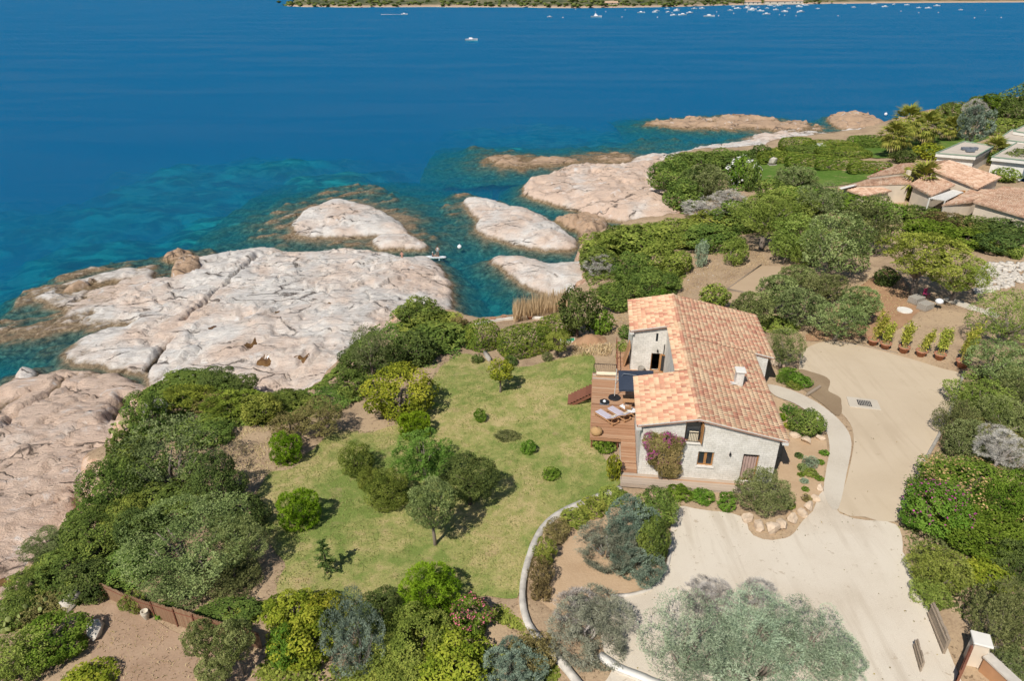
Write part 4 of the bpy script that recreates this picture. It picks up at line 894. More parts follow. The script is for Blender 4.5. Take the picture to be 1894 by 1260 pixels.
# kind: leaf length, leaf width, lumps, lump radius, coverage, mode (t flat / r radial spray), colours, transl, bark, flatten bottom, gaps
SP = dict(
 maquis=(.15, .085, 26, .36, 1.5, 't', (.038, .060, .014), (.085, .125, .026), (.155, .19, .04), .22, M_barkdark, -.75, .05),
 maquis_light=(.15, .08, 28, .36, 1.5, 't', (.065, .088, .016), (.135, .165, .03), (.22, .235, .05), .25, M_barkdark, -.75, .05),
 dark=(.15, .085, 22, .38, 1.5, 't', (.026, .040, .012), (.058, .082, .022), (.105, .135, .035), .2, M_barkdark, -.8, .08),
 ball=(.12, .06, 30, .30, 1.9, 't', (.038, .055, .010), (.080, .102, .018), (.135, .155, .030), .22, M_barkdark, -.9, .0),
 bright=(.26, .06, 30, .32, 1.9, 'r', (.045, .09, .006), (.105, .18, .010), (.17, .25, .02), .3, M_barkdark, -.92, .0),
 pine=(.24, .05, 30, .30, 1.3, 'r', (.035, .070, .012), (.085, .138, .022), (.14, .195, .04), .25, M_bark, -.7, .12),
 yellow=(.19, .11, 30, .32, 1.5, 't', (.06, .08, .008), (.145, .165, .016), (.25, .245, .03), .3, M_bark, -.8, .06),
 olive=(.16, .05, 38, .30, 1.7, 'm', (.055, .075, .022), (.130, .160, .052), (.225, .255, .10), .25, M_bark, -.7, .1),
 olive_dark=(.15, .05, 34, .29, 1.25, 'm', (.045, .055, .020), (.105, .122, .042), (.175, .19, .078), .22, M_bark, -.75, .14),
 olive_green=(.17, .05, 38, .29, 1.2, 'm', (.062, .085, .016), (.140, .175, .034), (.23, .265, .062), .25, M_bark, -.7, .16),
 blue_dark=(.17, .04, 32, .30, 1.25, 'r', (.050, .072, .050), (.115, .150, .108), (.20, .245, .18), .22, M_bark, -.8, .1),
 tamarisk=(.18, .04, 40, .27, 1.15, 'm', (.075, .10, .016), (.165, .205, .034), (.26, .30, .06), .25, M_bark, -.6, .2),
 blue=(.14, .03, 34, .29, 1.25, 'r', (.085, .112, .07), (.195, .245, .158), (.32, .375, .258), .22, M_bark, -.75, .12),
 mist=(.24, .03, 30, .34, 1.0, 'r', (.075, .078, .052), (.145, .148, .102), (.225, .222, .165), .2, M_twig, -.8, .2),
 heath=(.15, .06, 26, .34, 1.1, 'm', (.060, .050, .020), (.14, .115, .045), (.235, .19, .075), .2, M_barkdark, -.75, .18),
 juniper=(.34, .07, 20, .34, 1.3, 'r', (.05, .07, .012), (.125, .155, .022), (.22, .24, .04), .22, M_barkdark, -.5, .15),
 grey=(.30, .018, 18, .38, .8, 'r', (.14, .125, .105), (.25, .23, .20), (.36, .34, .31), .05, M_twig, -.7, .2),
 hedge=(.14, .09, 40, .26, 1.9, 't', (.038, .062, .012), (.095, .135, .020), (.20, .205, .04), .22, M_barkdark, -.95, .0),
 boug=(.17, .10, 26, .32, 1.5, 't', (.085, .08, .025), (.17, .145, .05), (.26, .21, .085), .25, M_bark, -.95, .06),
 lush=(.18, .09, 30, .33, 1.6, 't', (.032, .062, .008), (.078, .128, .014), (.135, .19, .030), .28, M_barkdark, -.85, .05),
 bamboo=(.26, .05, 14, .40, 1.0, 'm', (.11, .13, .016), (.22, .23, .035), (.33, .31, .06), .3, M_bark, -1.0, .1),
)
LM = {k: leaf_mat(k+'_leaves', v[6], v[7], v[8], v[9]) for k, v in SP.items()}
def flower_mat(name, col):
    m, t, out = nt(name); c = ramp(t, attr(t), [(.1, [x*.7 for x in col]), (.9, [min(1, x*1.25) for x in col])])
    princ(t, out, c, .8); return m
FM = dict(magenta=flower_mat('magenta_bracts', (.42, .06, .26)), pink=flower_mat('pink_flowers', (.62, .16, .22)), white=flower_mat('white_flowers', (.78, .76, .72)), tan=flower_mat('tan_bracts', (.50, .34, .15)), red=flower_mat('red_bracts', (.42, .03, .06)))
def unit(a): return a/np.maximum(np.linalg.norm(a, axis=-1, keepdims=True), 1e-9)
def crown_points(kind, n, seed, boxy=0., frac_lump=None):
    ll, lw, nl, lr, cov, mode, *_ = SP[kind]; zmin = SP[kind][11]; gap = SP[kind][12]
    R = np.random.default_rng(seed)
    if boxy >= 1:      # clipped: a smooth rounded block with a thin uneven skin
        d = unit(R.normal(0, 1, (int(n*1.3), 3))); q = 2+boxy*1.5; s_ = d/((np.abs(d)**q).sum(1, keepdims=True)**(1/q)); s_ *= .96+.05*(fbm(s_[:, 0]*3+seed, s_[:, 1]*3+s_[:, 2]*2, seed, 3)[:, None]-.5)*2-.09*R.random((len(d), 1))**2
        nn = unit(np.sign(d)*np.abs(s_)**(q-1)); ok = np.where(s_[:, 2] > -.93)[0][:n]; lv = fbm(s_[ok, 0]*2+seed, s_[ok, 1]*2+s_[ok, 2], seed+3, 3)
        C = unit(R.normal(0, 1, (9, 3)))*.6; return s_[ok], nn[ok], lv, C, np.full(9, .3)
    i = np.arange(nl)+.5; ph = np.arccos(1-2*i/nl); th = math.pi*(1+5**.5)*i
    D = np.stack([np.cos(th)*np.sin(ph), np.sin(th)*np.sin(ph), np.cos(ph)], 1)+R.normal(0, .16, (nl, 3)); D = unit(D)
    if boxy: D = D/np.maximum((np.abs(D)**(2+boxy)).sum(1, keepdims=True)**(1/(2+boxy)), 1e-6)
    rad = lr*R.uniform(.62, 1.3, nl); C = D*(1-rad[:, None]*.92)*R.uniform(.82 if gap else .95, 1.06 if gap else 1.03, (nl, 1))
    keep = R.random(nl) > gap*.7; C = C[keep]; rad = rad[keep]; nl = len(C)
    C = np.vstack([C, [[0, 0, -.05]]]); rad = np.append(rad, .60 if gap < .1 else .45); lv = R.random(nl+1)
    k = R.choice(nl+1, int(n*3.0), p=rad**2/np.sum(rad**2))
    d = unit(R.normal(0, 1, (len(k), 3))); rr = 1-.28*R.random(len(k))**2+np.where(R.random(len(k)) < (.10 if gap else .04), R.random(len(k))*.28, 0)
    P = C[k]+d*(rad[k]*rr)[:, None]
    bad = np.zeros(len(k), bool)
    for j in range(nl+1):
        bad |= (np.linalg.norm(P-C[j], axis=1) < rad[j]*.72) & (k != j)
    bad |= P[:, 2] < zmin
    fine = fbm(P[:, 0]*4.2+P[:, 2]*2.3+seed*3.1, P[:, 1]*4.2-P[:, 2]*3.1+7, seed+9, 3); bad |= fine < (.2 if kind in ('ball', 'bright', 'hedge') else .34 if kind.startswith('olive') else .375)
    if gap: bad |= fbm(P[:, 0]*2.6+P[:, 2]*1.7+seed, P[:, 1]*2.6-P[:, 2], seed, 3) < gap*1.6
    ok = np.where(~bad)[0][:n]
    return P[ok], d[ok], lv[k[ok]], C, rad
def leaf_quads(P, d, L, W, mode, R, lift=.25):
    n = len(P); up = np.array([0, 0, 1.])
    rnd = unit(R.normal(0, 1, (n, 3)))
    if mode == 'r': t = unit(d*1.0+rnd*.55+up*.25); nn = unit(np.cross(t, rnd))
    elif mode == 'm': t = unit(d*.55+rnd*.9+up*.1); nn = unit(np.cross(t, unit(R.normal(0, 1, (n, 3)))))
    else:
        nn = unit(d*1.0+rnd*.75+up*.35); t = unit(np.cross(nn, unit(R.normal(0, 1, (n, 3)))))
    b = np.cross(nn, t); s = R.uniform(.7, 1.3, (n, 1))
    a0 = P-t*(L*s*.45); a2 = P+t*(L*s*.55); a1 = P+b*(W*s*.6)+nn*(W*.12); a3 = P-b*(W*s*.6)+nn*(W*.12)
    V = np.stack([a0, a1, a2, a3], 1).reshape(-1, 3); F = np.arange(4*n).reshape(n, 4); return V, F
_crowns = {}
def crown_mesh(kind, radius, var, boxy=0., lod=1.0):
    lod = min((.8, 1.0, 1.5, 2.1), key=lambda q: abs(q-lod))
    cls = round(math.log(max(radius, .25)/.25)/math.log(1.5)); key = (kind, cls, var, boxy, lod)
    if key in _crowns: return _crowns[key]
    r = .25*1.5**cls; ll, lw, nl, lr, cov, mode = SP[kind][:6]
    f = max(.5, min(1.15, .82*(r/2.2)**.4))*lod; L, W = ll*f/r, lw*f/r
    n = int(min(15000 if lod < .9 else 8500, 1e9) if r < 3 else min(30000 if lod < .9 else 11000, 1e9)); n = int(min(n, cov*12.57*1.25/(L*W*.62*1.0)*.55)); seed = (hash(kind) if False else sum(map(ord, kind)))*31+cls*7+var*101
    R = np.random.default_rng(seed); P, d, lv, C, rad = crown_points(kind, n, seed, boxy)
    V, F = leaf_quads(P, d, L, W, mode, R)
    tint = np.clip(.5+(lv-.5)*.75+R.normal(0, .2, len(P)), 0, 1)
    me = npmesh(kind+'_crown', V, F, LM[kind], False, tint); _crowns[key] = (me, P, d, C, rad, L); return _crowns[key]
_trunks = {}
def trunk_mesh(kind, var, C, single, spread=.6):
    key = (kind, var, single)
    if key in _trunks: return _trunks[key]
    R = random.Random(sum(map(ord, kind))+var*13); mb = MB()
    js = sorted(range(len(C)-1), key=lambda j: R.random())[:8]
    if single:
        fx, fy = R.uniform(-.06, .06), R.uniform(-.06, .06)
        fork = Vector((fx, fy, .48)); mb.tube([(0, 0, -.06), (fx*.2, fy*.6, .2), fork], [.085, .07, .055], 7)
        for j in js: c = Vector(C[j]); e = Vector((c.x*.8, c.y*.8, 1+c.z*.5)); m_ = fork.lerp(e, .5)+Vector((R.uniform(-.08, .08), R.uniform(-.08, .08), .04)); mb.tube([fork, m_, e], [.045, .028, .008], 5)
    else:
        for j in js:
            c = Vector(C[j]); e = Vector((c.x*.8, c.y*.8, 1+c.z*.5)); b0 = Vector((c.x*.12, c.y*.12, -.06)); m_ = b0.lerp(e, .5)+Vector((R.uniform(-.1, .1), R.uniform(-.1, .1), 0)); mb.tube([b0, m_, e], [.04, .028, .008], 5)
    _trunks[key] = mb.mesh('trunk', SP[kind][10], True); return _trunks[key]
_fl = {}
def bush(name, kind, u, v, w, h, label, cat='bush', group=None, trunk=0.0, flowers=None, boxy=0., ratio=1.0, rz=None, single=None, base=None, lod=1.0, lean=None):
    """u, v: centre of the crown in the photograph, w, h its size there; trunk: clear stem below the crown (m)"""
    th = PITCH+math.atan((v-630)/FPX); zc = 1.5
    for _ in range(12):
        p = G(u, v, zc); dist = (Vector((p.x, p.y, p.z+zc))-Vector((0, 0, CAM_H))).length*math.cos(math.atan(math.hypot(u-947, v-630)/FPX))
        a = .5*w*dist/FPX; hh = .5*h*dist/FPX; ay = a*ratio
        c2 = (hh*hh-(ay*math.sin(th))**2); c = math.sqrt(max(c2, (.45*hh)**2))/math.cos(th); c = min(c, hh*1.35)
        zc = .6*zc+.4*(trunk+c*.86)
    x, y, z = p.x, p.y, p.z
    var = (int(u)+int(v)) % 2
    root = empty(name, (x, y, z-.08), 0); tag(root, label, cat, group)
    rr = (a*ay*c)**(1/3); me, P, d, C, rad, L = crown_mesh(kind, rr, var, boxy, lod*min(2.1, max(.78, dist/52.)))
    rot = rz if rz is not None else random.uniform(0, 6.28)
    if abs(ratio-1) > .05 and rz is None: rot = 0
    a *= 1.1; ay *= 1.1; c *= 1.08
    cr = obj('crown', me, root, (0, 0, zc+.08), (0, 0, rot), (a, ay, c))
    if lean: cr.rotation_euler = (lean[0], lean[1], rot)
    sg = single if single is not None else trunk > .4
    tr = obj('trunk', trunk_mesh(kind, var, C, sg), root, (0, 0, 0), (0, 0, rot), (a, ay, zc+.08))
    if flowers:
        col, frac, zone = flowers; key = (kind, col, var, round(rr, 1), frac, zone)
        R = np.random.default_rng(int(u*7+v)); m_ = R.random(len(P)) < frac
        cl = fbm(P[:, 0]*3+u, P[:, 1]*3+P[:, 2]*2, int(u), 2); m_ &= cl > .46
        if zone == 'top': m_ &= P[:, 2] > .1
        elif zone == 'left': m_ &= (P[:, 2]*.8-P[:, 0]*.6 > .3)
        V, F = leaf_quads(P[m_]*1.04, d[m_], L*1.0, L*.75, 't', R)
        fm = npmesh('blossom', V, F, FM[col], False, R.random(len(F))); obj('blossoms', fm, root, (0, 0, zc+.08), (0, 0, rot), (a, ay, c))
    return root

LEFT = 'maquis thicket along the left cliff edge'
B = bush
# left cliff edge
B('maquis_bush','maquis',268,765,75,90,'green maquis bush overhanging the orange scarp at the cliff edge','bush',LEFT)
B('maquis_bush','maquis',232,830,70,70,'low green bush beside the prickly pear on the cliff edge','bush',LEFT)
B('maquis_bush','maquis',345,697,90,36,'flat mat of bush forming the seaward tip of the cliff thicket','bush',LEFT,ratio=.7)
B('juniper','juniper',345,738,120,56,'feathery yellow green juniper sprawling near the bare tip of the bank','bush',LEFT,ratio=.8)
B('maquis_bush','dark',402,697,66,44,'rounded brownish bush at the edge of the pale shelf','bush',LEFT)
B('maquis_bush','dark',452,708,52,34,'small dark bush between rock pool and cliff thicket','bush',LEFT)
B('dead_bush','grey',285,758,46,40,'grey leafless twiggy bush inside the left thicket','bush',LEFT)
B('juniper','juniper',425,752,110,66,'spreading juniper with dead orange branches above the shady bare soil','bush',LEFT)
B('heath_bush','heath',385,745,70,40,'rusty brown heath between the two junipers','bush',LEFT)
B('maquis_bush','maquis_light',480,757,74,62,'yellow tipped shrub on the bank behind the bare soil','bush',LEFT)
B('maquis_bush','maquis',530,740,90,46,'green shrub hugging the top of the rock shelf bank','bush',LEFT,ratio=.7)
B('heath_bush','heath',535,788,70,56,'dull purple brown bush with bare stems by the bright round shrub','bush',LEFT,trunk=.5)
B('heath_bush','heath',590,772,90,72,'brown and ochre bushy tree casting shade on the lawn edge','bush',LEFT,trunk=.7)
B('maquis_bush','maquis',615,735,84,50,'dense green shrub at the rim above the rock pools','bush',LEFT)
B('maquis_bush','maquis',650,712,70,60,'dense green shrub under the grey trunked tree','bush',LEFT)
B('maquis_bush','olive_dark',310,848,190,165,'very large grey green bush at the left end of the garden','bush',LEFT)
B('maquis_bush','dark',395,895,110,115,'dark shaded bush at the lawn side of the big grey green one','bush',LEFT)
B('maquis_bush','maquis',205,905,110,120,'green bush sloping down to the left rock slope','bush',LEFT)
B('maquis_bush','maquis',185,985,130,110,'mid green bush below the grey green giant on the slope edge','bush',LEFT)
B('maquis_bush','dark',262,985,90,100,'dark hollow bush behind the big olive tree','bush',LEFT)
B('maquis_bush','maquis_light',235,955,80,80,'lighter leafy bush on the crest of the left slope','bush',LEFT)
B('sparse_bush','olive_dark',85,1005,84,54,'thin see through bush hanging over the pink rock','bush',LEFT)
B('maquis_bush','maquis',128,1050,120,88,'broad green bush by the stone wall stub','bush',LEFT)
B('maquis_bush','dark',165,1075,96,84,'dark green bush where the reed screen begins','bush',LEFT)
B('maquis_bush','maquis',60,1080,96,64,'green bush above the brown rock pool','bush',LEFT)
B('maquis_bush','maquis',25,1130,90,60,'low bush at the left edge of the picture over the rock','bush',LEFT)
B('maquis_bush','heath',80,1128,90,44,'weedy brownish bush beside the prickly pear clump','bush',LEFT)
B('olive_tree','olive',345,1000,240,180,'huge pale silvery olive tree spreading over the reed screen','tree',trunk=.8,single=False)
B('maquis_bush','dark',440,955,110,80,'added dark bush standing in for shade at the lawn edge below the bare soil','bush',LEFT)  # added filler; its dark leaf colour stands in for an area of shade
B('maquis_bush','maquis',300,935,150,90,'dense green bush between the grey green giant and the olive','bush',LEFT)
B('maquis_bush','maquis',245,1045,110,84,'dense green bush under the seaward side of the olive','bush',LEFT)
B('maquis_bush','olive_dark',330,1085,120,56,'low grey green bush just above the reed screen','bush',LEFT)
B('maquis_bush','olive_dark',430,1062,110,66,'low grey green bush at the lower corner of the lawn','bush',LEFT)
B('maquis_bush','maquis',390,800,90,50,'green bush behind the shady bare soil','bush',LEFT)
B('olive_tree','olive',440,1000,110,100,'silvery side limb crown of olive reaching towards the lawn','tree',trunk=.8)
B('round_bush','lush',100,1180,120,92,'glossy bright green bush on the dry corner of ground','bush')
B('round_bush','olive_green',22,1225,130,110,'dull green bush in the bottom corner by the rocks','bush')
B('round_bush','yellow',160,1262,100,44,'yellow green bush cut by the bottom edge','bush')
B('olive_tree','olive',372,1180,66,66,'small olive with crooked trunk on dry ground below the reed screen','tree',trunk=1.6,single=True)
B('olive_tree','olive',432,1185,72,80,'small olive tree leaning in front of the reed screen end','tree',trunk=1.6,single=True)
B('olive_tree','olive',395,1238,70,50,'low olive crown cut off by the bottom edge','tree',trunk=.8,single=True)
B('round_bush','olive_green',245,1115,46,44,'small shrub growing against the reed screen behind the jar','bush')
B('round_bush','lush',305,1130,40,24,'low green shrub at the foot of the reed screen','bush')
# hedge of mixed shrubs at the bottom
B('ivy_hedge','maquis',425,1132,120,36,'ivy green hedge on the lawn side of the reed screen','hedge',ratio=.6)
B('hedge_shrub','yellow',535,1132,100,70,'golden green shrub at the corner of the dry ground','bush')
B('hedge_shrub','yellow',560,1182,120,110,'large golden green shrub beside the end of the reed screen','bush')
B('hedge_shrub','lush',525,1200,60,76,'dark glossy shrub just right of the reed screen end','bush')
B('hedge_shrub','dark',705,1125,90,70,'dark shrub between blue conifer and bright round bush','bush')
B('blue_conifer','blue_dark',655,1175,112,150,'blue grey conifer in the bottom hedge','tree')
B('hedge_shrub','maquis_light',765,1180,140,120,'broad olive yellow shrub below the bright round bush','bush')
B('hedge_shrub','yellow',835,1225,140,100,'yellow green shrub at the bottom below the pink oleander','bush')
B('hedge_shrub','maquis_light',735,1240,120,80,'leafy shrub at the bottom edge by the blue conifer','bush')
B('hedge_shrub','yellow',600,1130,90,60,'golden leaved hedge shrub behind the blue conifer','bush')
B('round_bush','bright',797,1092,108,98,'big bright green ball bush at the bottom of the lawn','bush')
B('oleander','lush',872,1140,76,78,'oleander with pink flowers at the corner of the lawn','bush',flowers=('pink',.16,'top'))
B('blue_conifer','blue_dark',950,1235,120,90,'blue grey shrub at the bottom between hedge and curved wall','bush')
B('mist_bush','heath',985,1205,90,70,'grey brown shrub at the foot of the curved wall','bush')
# bushes on the lawn
B('round_bush','bright',528,830,56,62,'bright green egg shaped bush by the bare soil','bush',boxy=.3)
B('round_bush','bright',552,943,76,78,'bright green feathery ball bush alone on the lawn','bush')
B('round_bush','ball',658,850,66,64,'olive green clipped ball at the head of the shrub island','bush')
B('round_bush','ball',684,886,46,44,'smallest clipped ball of the shrub island','bush')
B('round_bush','ball',717,906,82,76,'dark clipped ball at the near end of the shrub island','bush')
B('round_bush','bright',766,787,60,54,'bright leafy round bush above the feathery pine','bush')
B('pine_tree','pine',782,842,112,90,'feathery bright green pine in the shrub island','tree',trunk=.8)
B('dark_tree','dark',868,882,104,92,'dark multi stemmed tree at the right of the shrub island','tree',trunk=1.1)
B('olive_tree','olive',800,932,88,96,'silvery olive with leaning bare trunk on the lawn','tree',trunk=1.9,single=True)
B('yellow_shrub','yellow',742,728,134,108,'large yellow green shrub at the sea side of the lawn','bush')
B('strawberry_tree','olive_dark',683,640,80,78,'rounded grey green tree on a bare trunk above the rock shelf','tree',trunk=1.6)
B('maquis_bush','dark',655,672,64,60,'dark bush left of the bare trunked tree','bush')
B('maquis_bush','dark',722,668,60,66,'deep green bush right of the bare trunked tree','bush')
B('maquis_bush','maquis',775,578,84,64,'dark crowned bush nearest the shelf corner','bush')
B('maquis_bush','maquis_light',800,603,120,52,'yellow topped bush mass above the cove','bush')
B('maquis_bush','maquis',815,622,110,60,'green bush mass behind the clipped hedge block','bush')
B('maquis_bush','dark',765,645,90,70,'dark bush with brown patches by the lawn','bush')
B('maquis_bush','heath',850,600,36,34,'small rusty bush at the cove edge','bush')
B('clipped_hedge','hedge',893,623,50,54,'clipped rounded hedge block beside the cove path','hedge',boxy=2.)
B('low_bush','dark',883,664,24,18,'small dark bush at the start of the cove path','bush')
B('clipped_hedge','hedge',972,632,94,56,'clipped curved hedge right of the cove path, near end','hedge',boxy=1.5,ratio=.6,rz=math.radians(25))
B('clipped_hedge','hedge',1030,607,70,46,'clipped curved hedge right of the cove path, far end','hedge',boxy=1.5,ratio=.6,rz=math.radians(35))
B('small_tree','yellow',925,684,50,42,'little yellow green tree with thin bare trunk on the lawn','tree',trunk=1.5,single=True)
B('young_bush','lush',888,769,24,26,'young green shrub alone in mid lawn','bush')
B('low_herbs','olive_dark',938,806,50,20,'grey green strip of low herbs on the lawn','plant',ratio=.7)
B('young_bush','lush',977,828,30,28,'young shrub nearest the deck on the lawn','bush')
B('young_bush','lush',1019,877,34,26,'young shrub casting a small shadow below the deck','bush')
B('small_tree','maquis_light',1032,630,46,40,'thin pale green tree beside the green bowl','tree',trunk=1.0)
B('low_bush','dark',945,668,26,20,'dark low bush at the foot of the near clipped hedge','bush')
B('low_bush','olive_dark',1012,660,20,20,'grey green tuft at the top of the lawn','bush')
B('pine_tree','dark',1070,572,74,84,'dark tree with leaning trunk behind the house terrace','tree',trunk=1.2)
B('round_bush','lush',1112,597,50,52,'rounded green bush by the track behind the house','bush')
B('low_bush','maquis',1158,615,30,30,'small bush against the far wing of the house','bush')
B('low_bush','maquis_light',1150,650,24,40,'leafy plant beside the far walkway','bush')
B('deck_shrub','lush',1118,824,44,30,'green plant growing below the near edge of the deck','plant')
B('deck_shrub','yellow',1136,866,28,52,'yellow flowered shrub beside the lower walkway','plant')
B('deck_shrub','yellow',1104,800,18,16,'tiny yellow plant on the deck corner','plant')
# cove side and headland
COVE = 'maquis slope between the cove and the boules court'
B('maquis_bush','maquis_light',1112,455,84,54,'rounded light green bush at the foot of the slope by the spur','bush',COVE)
B('maquis_bush','maquis',1150,440,90,50,'green bush above the knobbly outcrop','bush',COVE)
B('dead_bush','grey',1112,490,62,40,'grey twiggy bush above the cream spur','bush',COVE)
B('maquis_bush','maquis',1105,480,70,50,'low green bush among the grey twigs','bush',COVE)
B('maquis_bush','maquis_light',1195,440,110,56,'broad sunlit bush on the crest of the slope','bush',COVE)
B('maquis_bush','maquis_light',1225,482,100,72,'round bright bush at the edge of the dry clearing','bush',COVE)
B('maquis_bush','maquis',1175,500,80,70,'dark sided bush in the middle of the slope','bush',COVE)
B('maquis_bush','maquis',1210,525,100,60,'green bush just behind the house roof corner','bush',COVE)
B('maquis_bush','maquis',1150,548,90,56,'low green bush left of the house roof','bush',COVE)
B('maquis_bush','lush',1220,545,40,26,'tiny bright green bush touching the roof line','bush',COVE)
B('maquis_bush','maquis_light',1265,430,110,54,'bush mass at the near end of the long crest','bush',COVE)
B('maquis_bush','maquis',1320,440,110,56,'bush mass in the middle of the long crest','bush',COVE)
B('maquis_bush','maquis_light',1320,412,100,44,'sunlit top of the crest beside the grey brushwood','bush',COVE)
B('maquis_bush','maquis',1375,400,110,60,'green bush on the crest below the oleander','bush',COVE)
HEAD = 'dense bushes covering the green headland'
B('maquis_bush','maquis',1240,322,80,64,'outermost bush of the headland above the cream point','bush',HEAD)
B('maquis_bush','maquis',1262,362,70,62,'bush on the seaward flank of the headland','bush',HEAD)
B('maquis_bush','maquis',1290,300,110,44,'bush on the far rim of the headland','bush',HEAD)
B('dark_tree','olive_dark',1305,338,76,72,'grey green domed bush in the middle of the headland','bush',HEAD)
B('maquis_bush','dark',1275,345,50,60,'dark bush tucked beside the domed grey green one','bush',HEAD)
B('maquis_bush','maquis',1345,292,90,34,'green bushes along the headland rim left of the dark tree','bush',HEAD,ratio=.8)
B('dead_bush','grey',1312,385,90,44,'bleached grey brushwood above the sandy gully','bush',HEAD)
B('dead_bush','grey',1350,365,60,30,'grey brushwood below the white oleander','bush',HEAD)
B('oleander','lush',1375,318,62,56,'bush full of white flowers at the corner of the villa lawn','bush',flowers=('white',.45,'all'))
B('cypress','maquis',1392,327,30,62,'dark pointed conifer beside the white flowered bush','tree')
B('round_bush','dark',1408,285,40,36,'dark round bush at the end of the long villa hedge','bush')
B('maquis_bush','olive_dark',1470,328,76,44,'grey green bush at the near edge of the villa lawn','bush')
B('maquis_bush','maquis',1425,350,60,40,'green bush between oleander and the pine grove','bush')
for i,(u,v,w,lab) in enumerate(((1440,292,70,'seaward end of the long clipped villa hedge'),(1495,297,76,'second stretch of the long clipped villa hedge'),(1550,303,74,'third stretch of the long clipped villa hedge'),(1608,310,70,'stretch of the long clipped villa hedge nearest the tiled roof'))):
    B('villa_hedge','hedge',u,v,w,22,lab,'hedge','long clipped hedge of the villa',boxy=3.,ratio=.35,rz=math.radians(-8))
for i,(u,v,w,h,k,lab) in enumerate(((1475,268,60,26,'hedge','low domed hedge block at the shore end of the villa garden'),(1540,270,90,20,'hedge','flat hedge strip behind the parked white boat'),(1560,283,90,22,'hedge','clipped oval hedge bed on the villa lawn edge'),(1500,280,80,20,'maquis','green hedge in front of the sun shade at the shore'),(1590,262,40,20,'lush','bright shrub at the seaward rim of the villa lawn'),(1610,262,50,22,'maquis','dark shrub seaward of the palm group'))):
    B('garden_hedge',k,u,v,w,h,lab,'hedge','hedges of the villa garden',boxy=1.,ratio=.8)
B('garden_shrub','dark',1672,290,50,26,'dark shrub at the foot of the palm group','bush')
B('garden_shrub','yellow',1722,280,56,32,'yellow flowering shrub beside the flat roofed villa','bush')
B('blue_cedar','blue_dark',1805,228,62,66,'blue cedar standing behind the flat roofed villa','tree',trunk=3.0,single=True)
B('blue_cedar','grey',1803,200,40,30,'grey bare crown of the blue cedar top','tree',trunk=7.0,single=True)
B('shore_tree','lush',1835,195,80,46,'bright green pine crown on the skyline','tree',trunk=2.0)
B('shore_tree','maquis',1770,208,70,40,'green tree seaward of the blue cedar','tree',trunk=1.0)
B('shore_tree','dark',1880,205,60,60,'dark tree at the right picture edge on the skyline','tree',trunk=1.5)
B('shore_tree','dark',1760,232,50,34,'dark tree behind the short palm','tree',trunk=.8)
B('garden_hedge','maquis_light',1870,235,80,30,'olive brown hedge behind the flat roofed villa','hedge',boxy=1.,ratio=.5)
B('garden_shrub','maquis',1855,293,50,32,'shrub in front of the white villa terrace','bush')
B('garden_shrub','maquis_light',1862,324,50,28,'shrub on the slope between villa and tiled roofs','bush')
B('garden_shrub','olive',1882,300,50,50,'silvery shrub at the right edge below the white villa','bush')
B('garden_shrub','lush',1635,322,40,20,'bush with red flowers against the tiled villa','bush',flowers=('red',.8,'all'))
# trees behind the house
GROVE = 'pine and oak grove behind the olive orchard'
B('pine_tree','olive_green',1420,398,130,80,'wide olive green pine with forked pale trunk','tree',GROVE,trunk=2.4,single=True)
B('pine_tree','olive_green',1462,378,110,64,'pine crown behind the forked one','tree',GROVE,trunk=1.8)
B('pine_tree','lush',1495,359,100,32,'bright green pine crown at the edge of the villa lawn','tree',GROVE,trunk=1.8)
B('pine_tree','olive_dark',1515,372,90,70,'grey green pine in the heart of the grove','tree',GROVE,trunk=2.0)
B('pine_tree','olive_green',1475,428,100,64,'low green crown over the shady end of the boules court','tree',GROVE,trunk=1.6)
B('oak_tree','olive_dark',1612,410,96,96,'tall dark evergreen oak right of the grove','tree',GROVE,trunk=1.5)
B('oak_tree','olive',1548,452,120,112,'large silvery oak beside the boules court','tree',GROVE,trunk=1.4)
B('pine_tree','lush',1585,374,100,36,'vivid green low pine before the tiled villa','tree',GROVE,trunk=.8)
B('pine_tree','lush',1640,390,64,34,'vivid green shrubby pine under the villa palm','tree',GROVE,trunk=.6)
B('round_bush','olive_green',1360,466,50,56,'solitary round olive green bush in the dry clearing','bush')
B('oak_tree','olive_green',1455,455,56,46,'small green tree beside the forked pale trunk','tree',GROVE,trunk=1.0)
B('round_bush','olive_green',1490,470,60,44,'green bush in the shade of the silvery oak','bush',GROVE)
HR = 'mixed hedge along the foot of the tiled villa'
for u,v,w,h,k,lab in ((1700,396,80,36,'maquis','hedge bush just under the villa palm'),(1750,410,90,40,'heath','hedge bush with dry pink flower heads'),(1800,418,100,40,'maquis','hedge bush in the middle of the villa hedge row'),(1860,424,90,42,'dark','hedge bush at the right edge of the villa hedge row'),(1720,425,90,44,'lush','bright bush in front of the villa hedge row'),(1790,440,100,40,'lush','bright green bush behind the spreading tamarisk'),(1850,450,90,44,'dark','dark bush above the stone rubble')):
    B('hedge_bush',k,u,v,w,h,lab,'bush',HR)
OR = 'olive trees in the orchard behind the house'
for u,v,w,h,lab in ((1390,570,76,62,'orchard olive closest to the roof of the house'),(1442,540,76,64,'orchard olive at the near corner of the boules court'),(1482,566,92,72,'large orchard olive in the middle row'),(1530,530,80,54,'orchard olive in the far row under the silvery oak'),(1552,592,100,68,'orchard olive at the front next to the sand court'),(1592,560,70,62,'orchard olive at the right end of the orchard'),(1480,512,70,44,'orchard olive half hidden behind the boules court'),(1450,640,74,66,'grey olive bush at the corner of the sand court')):
    B('olive_tree','olive' if u%3 else 'olive_dark',u,v,w,h,lab,'tree',OR,trunk=.9)
B('fig_tree','maquis_light',1322,548,56,48,'broad leaved fig touching the roof ridge','tree',trunk=.6,lod=1.6)
B('low_bush','maquis_light',1440,600,70,34,'low yellow green bush under the orchard olives','bush')
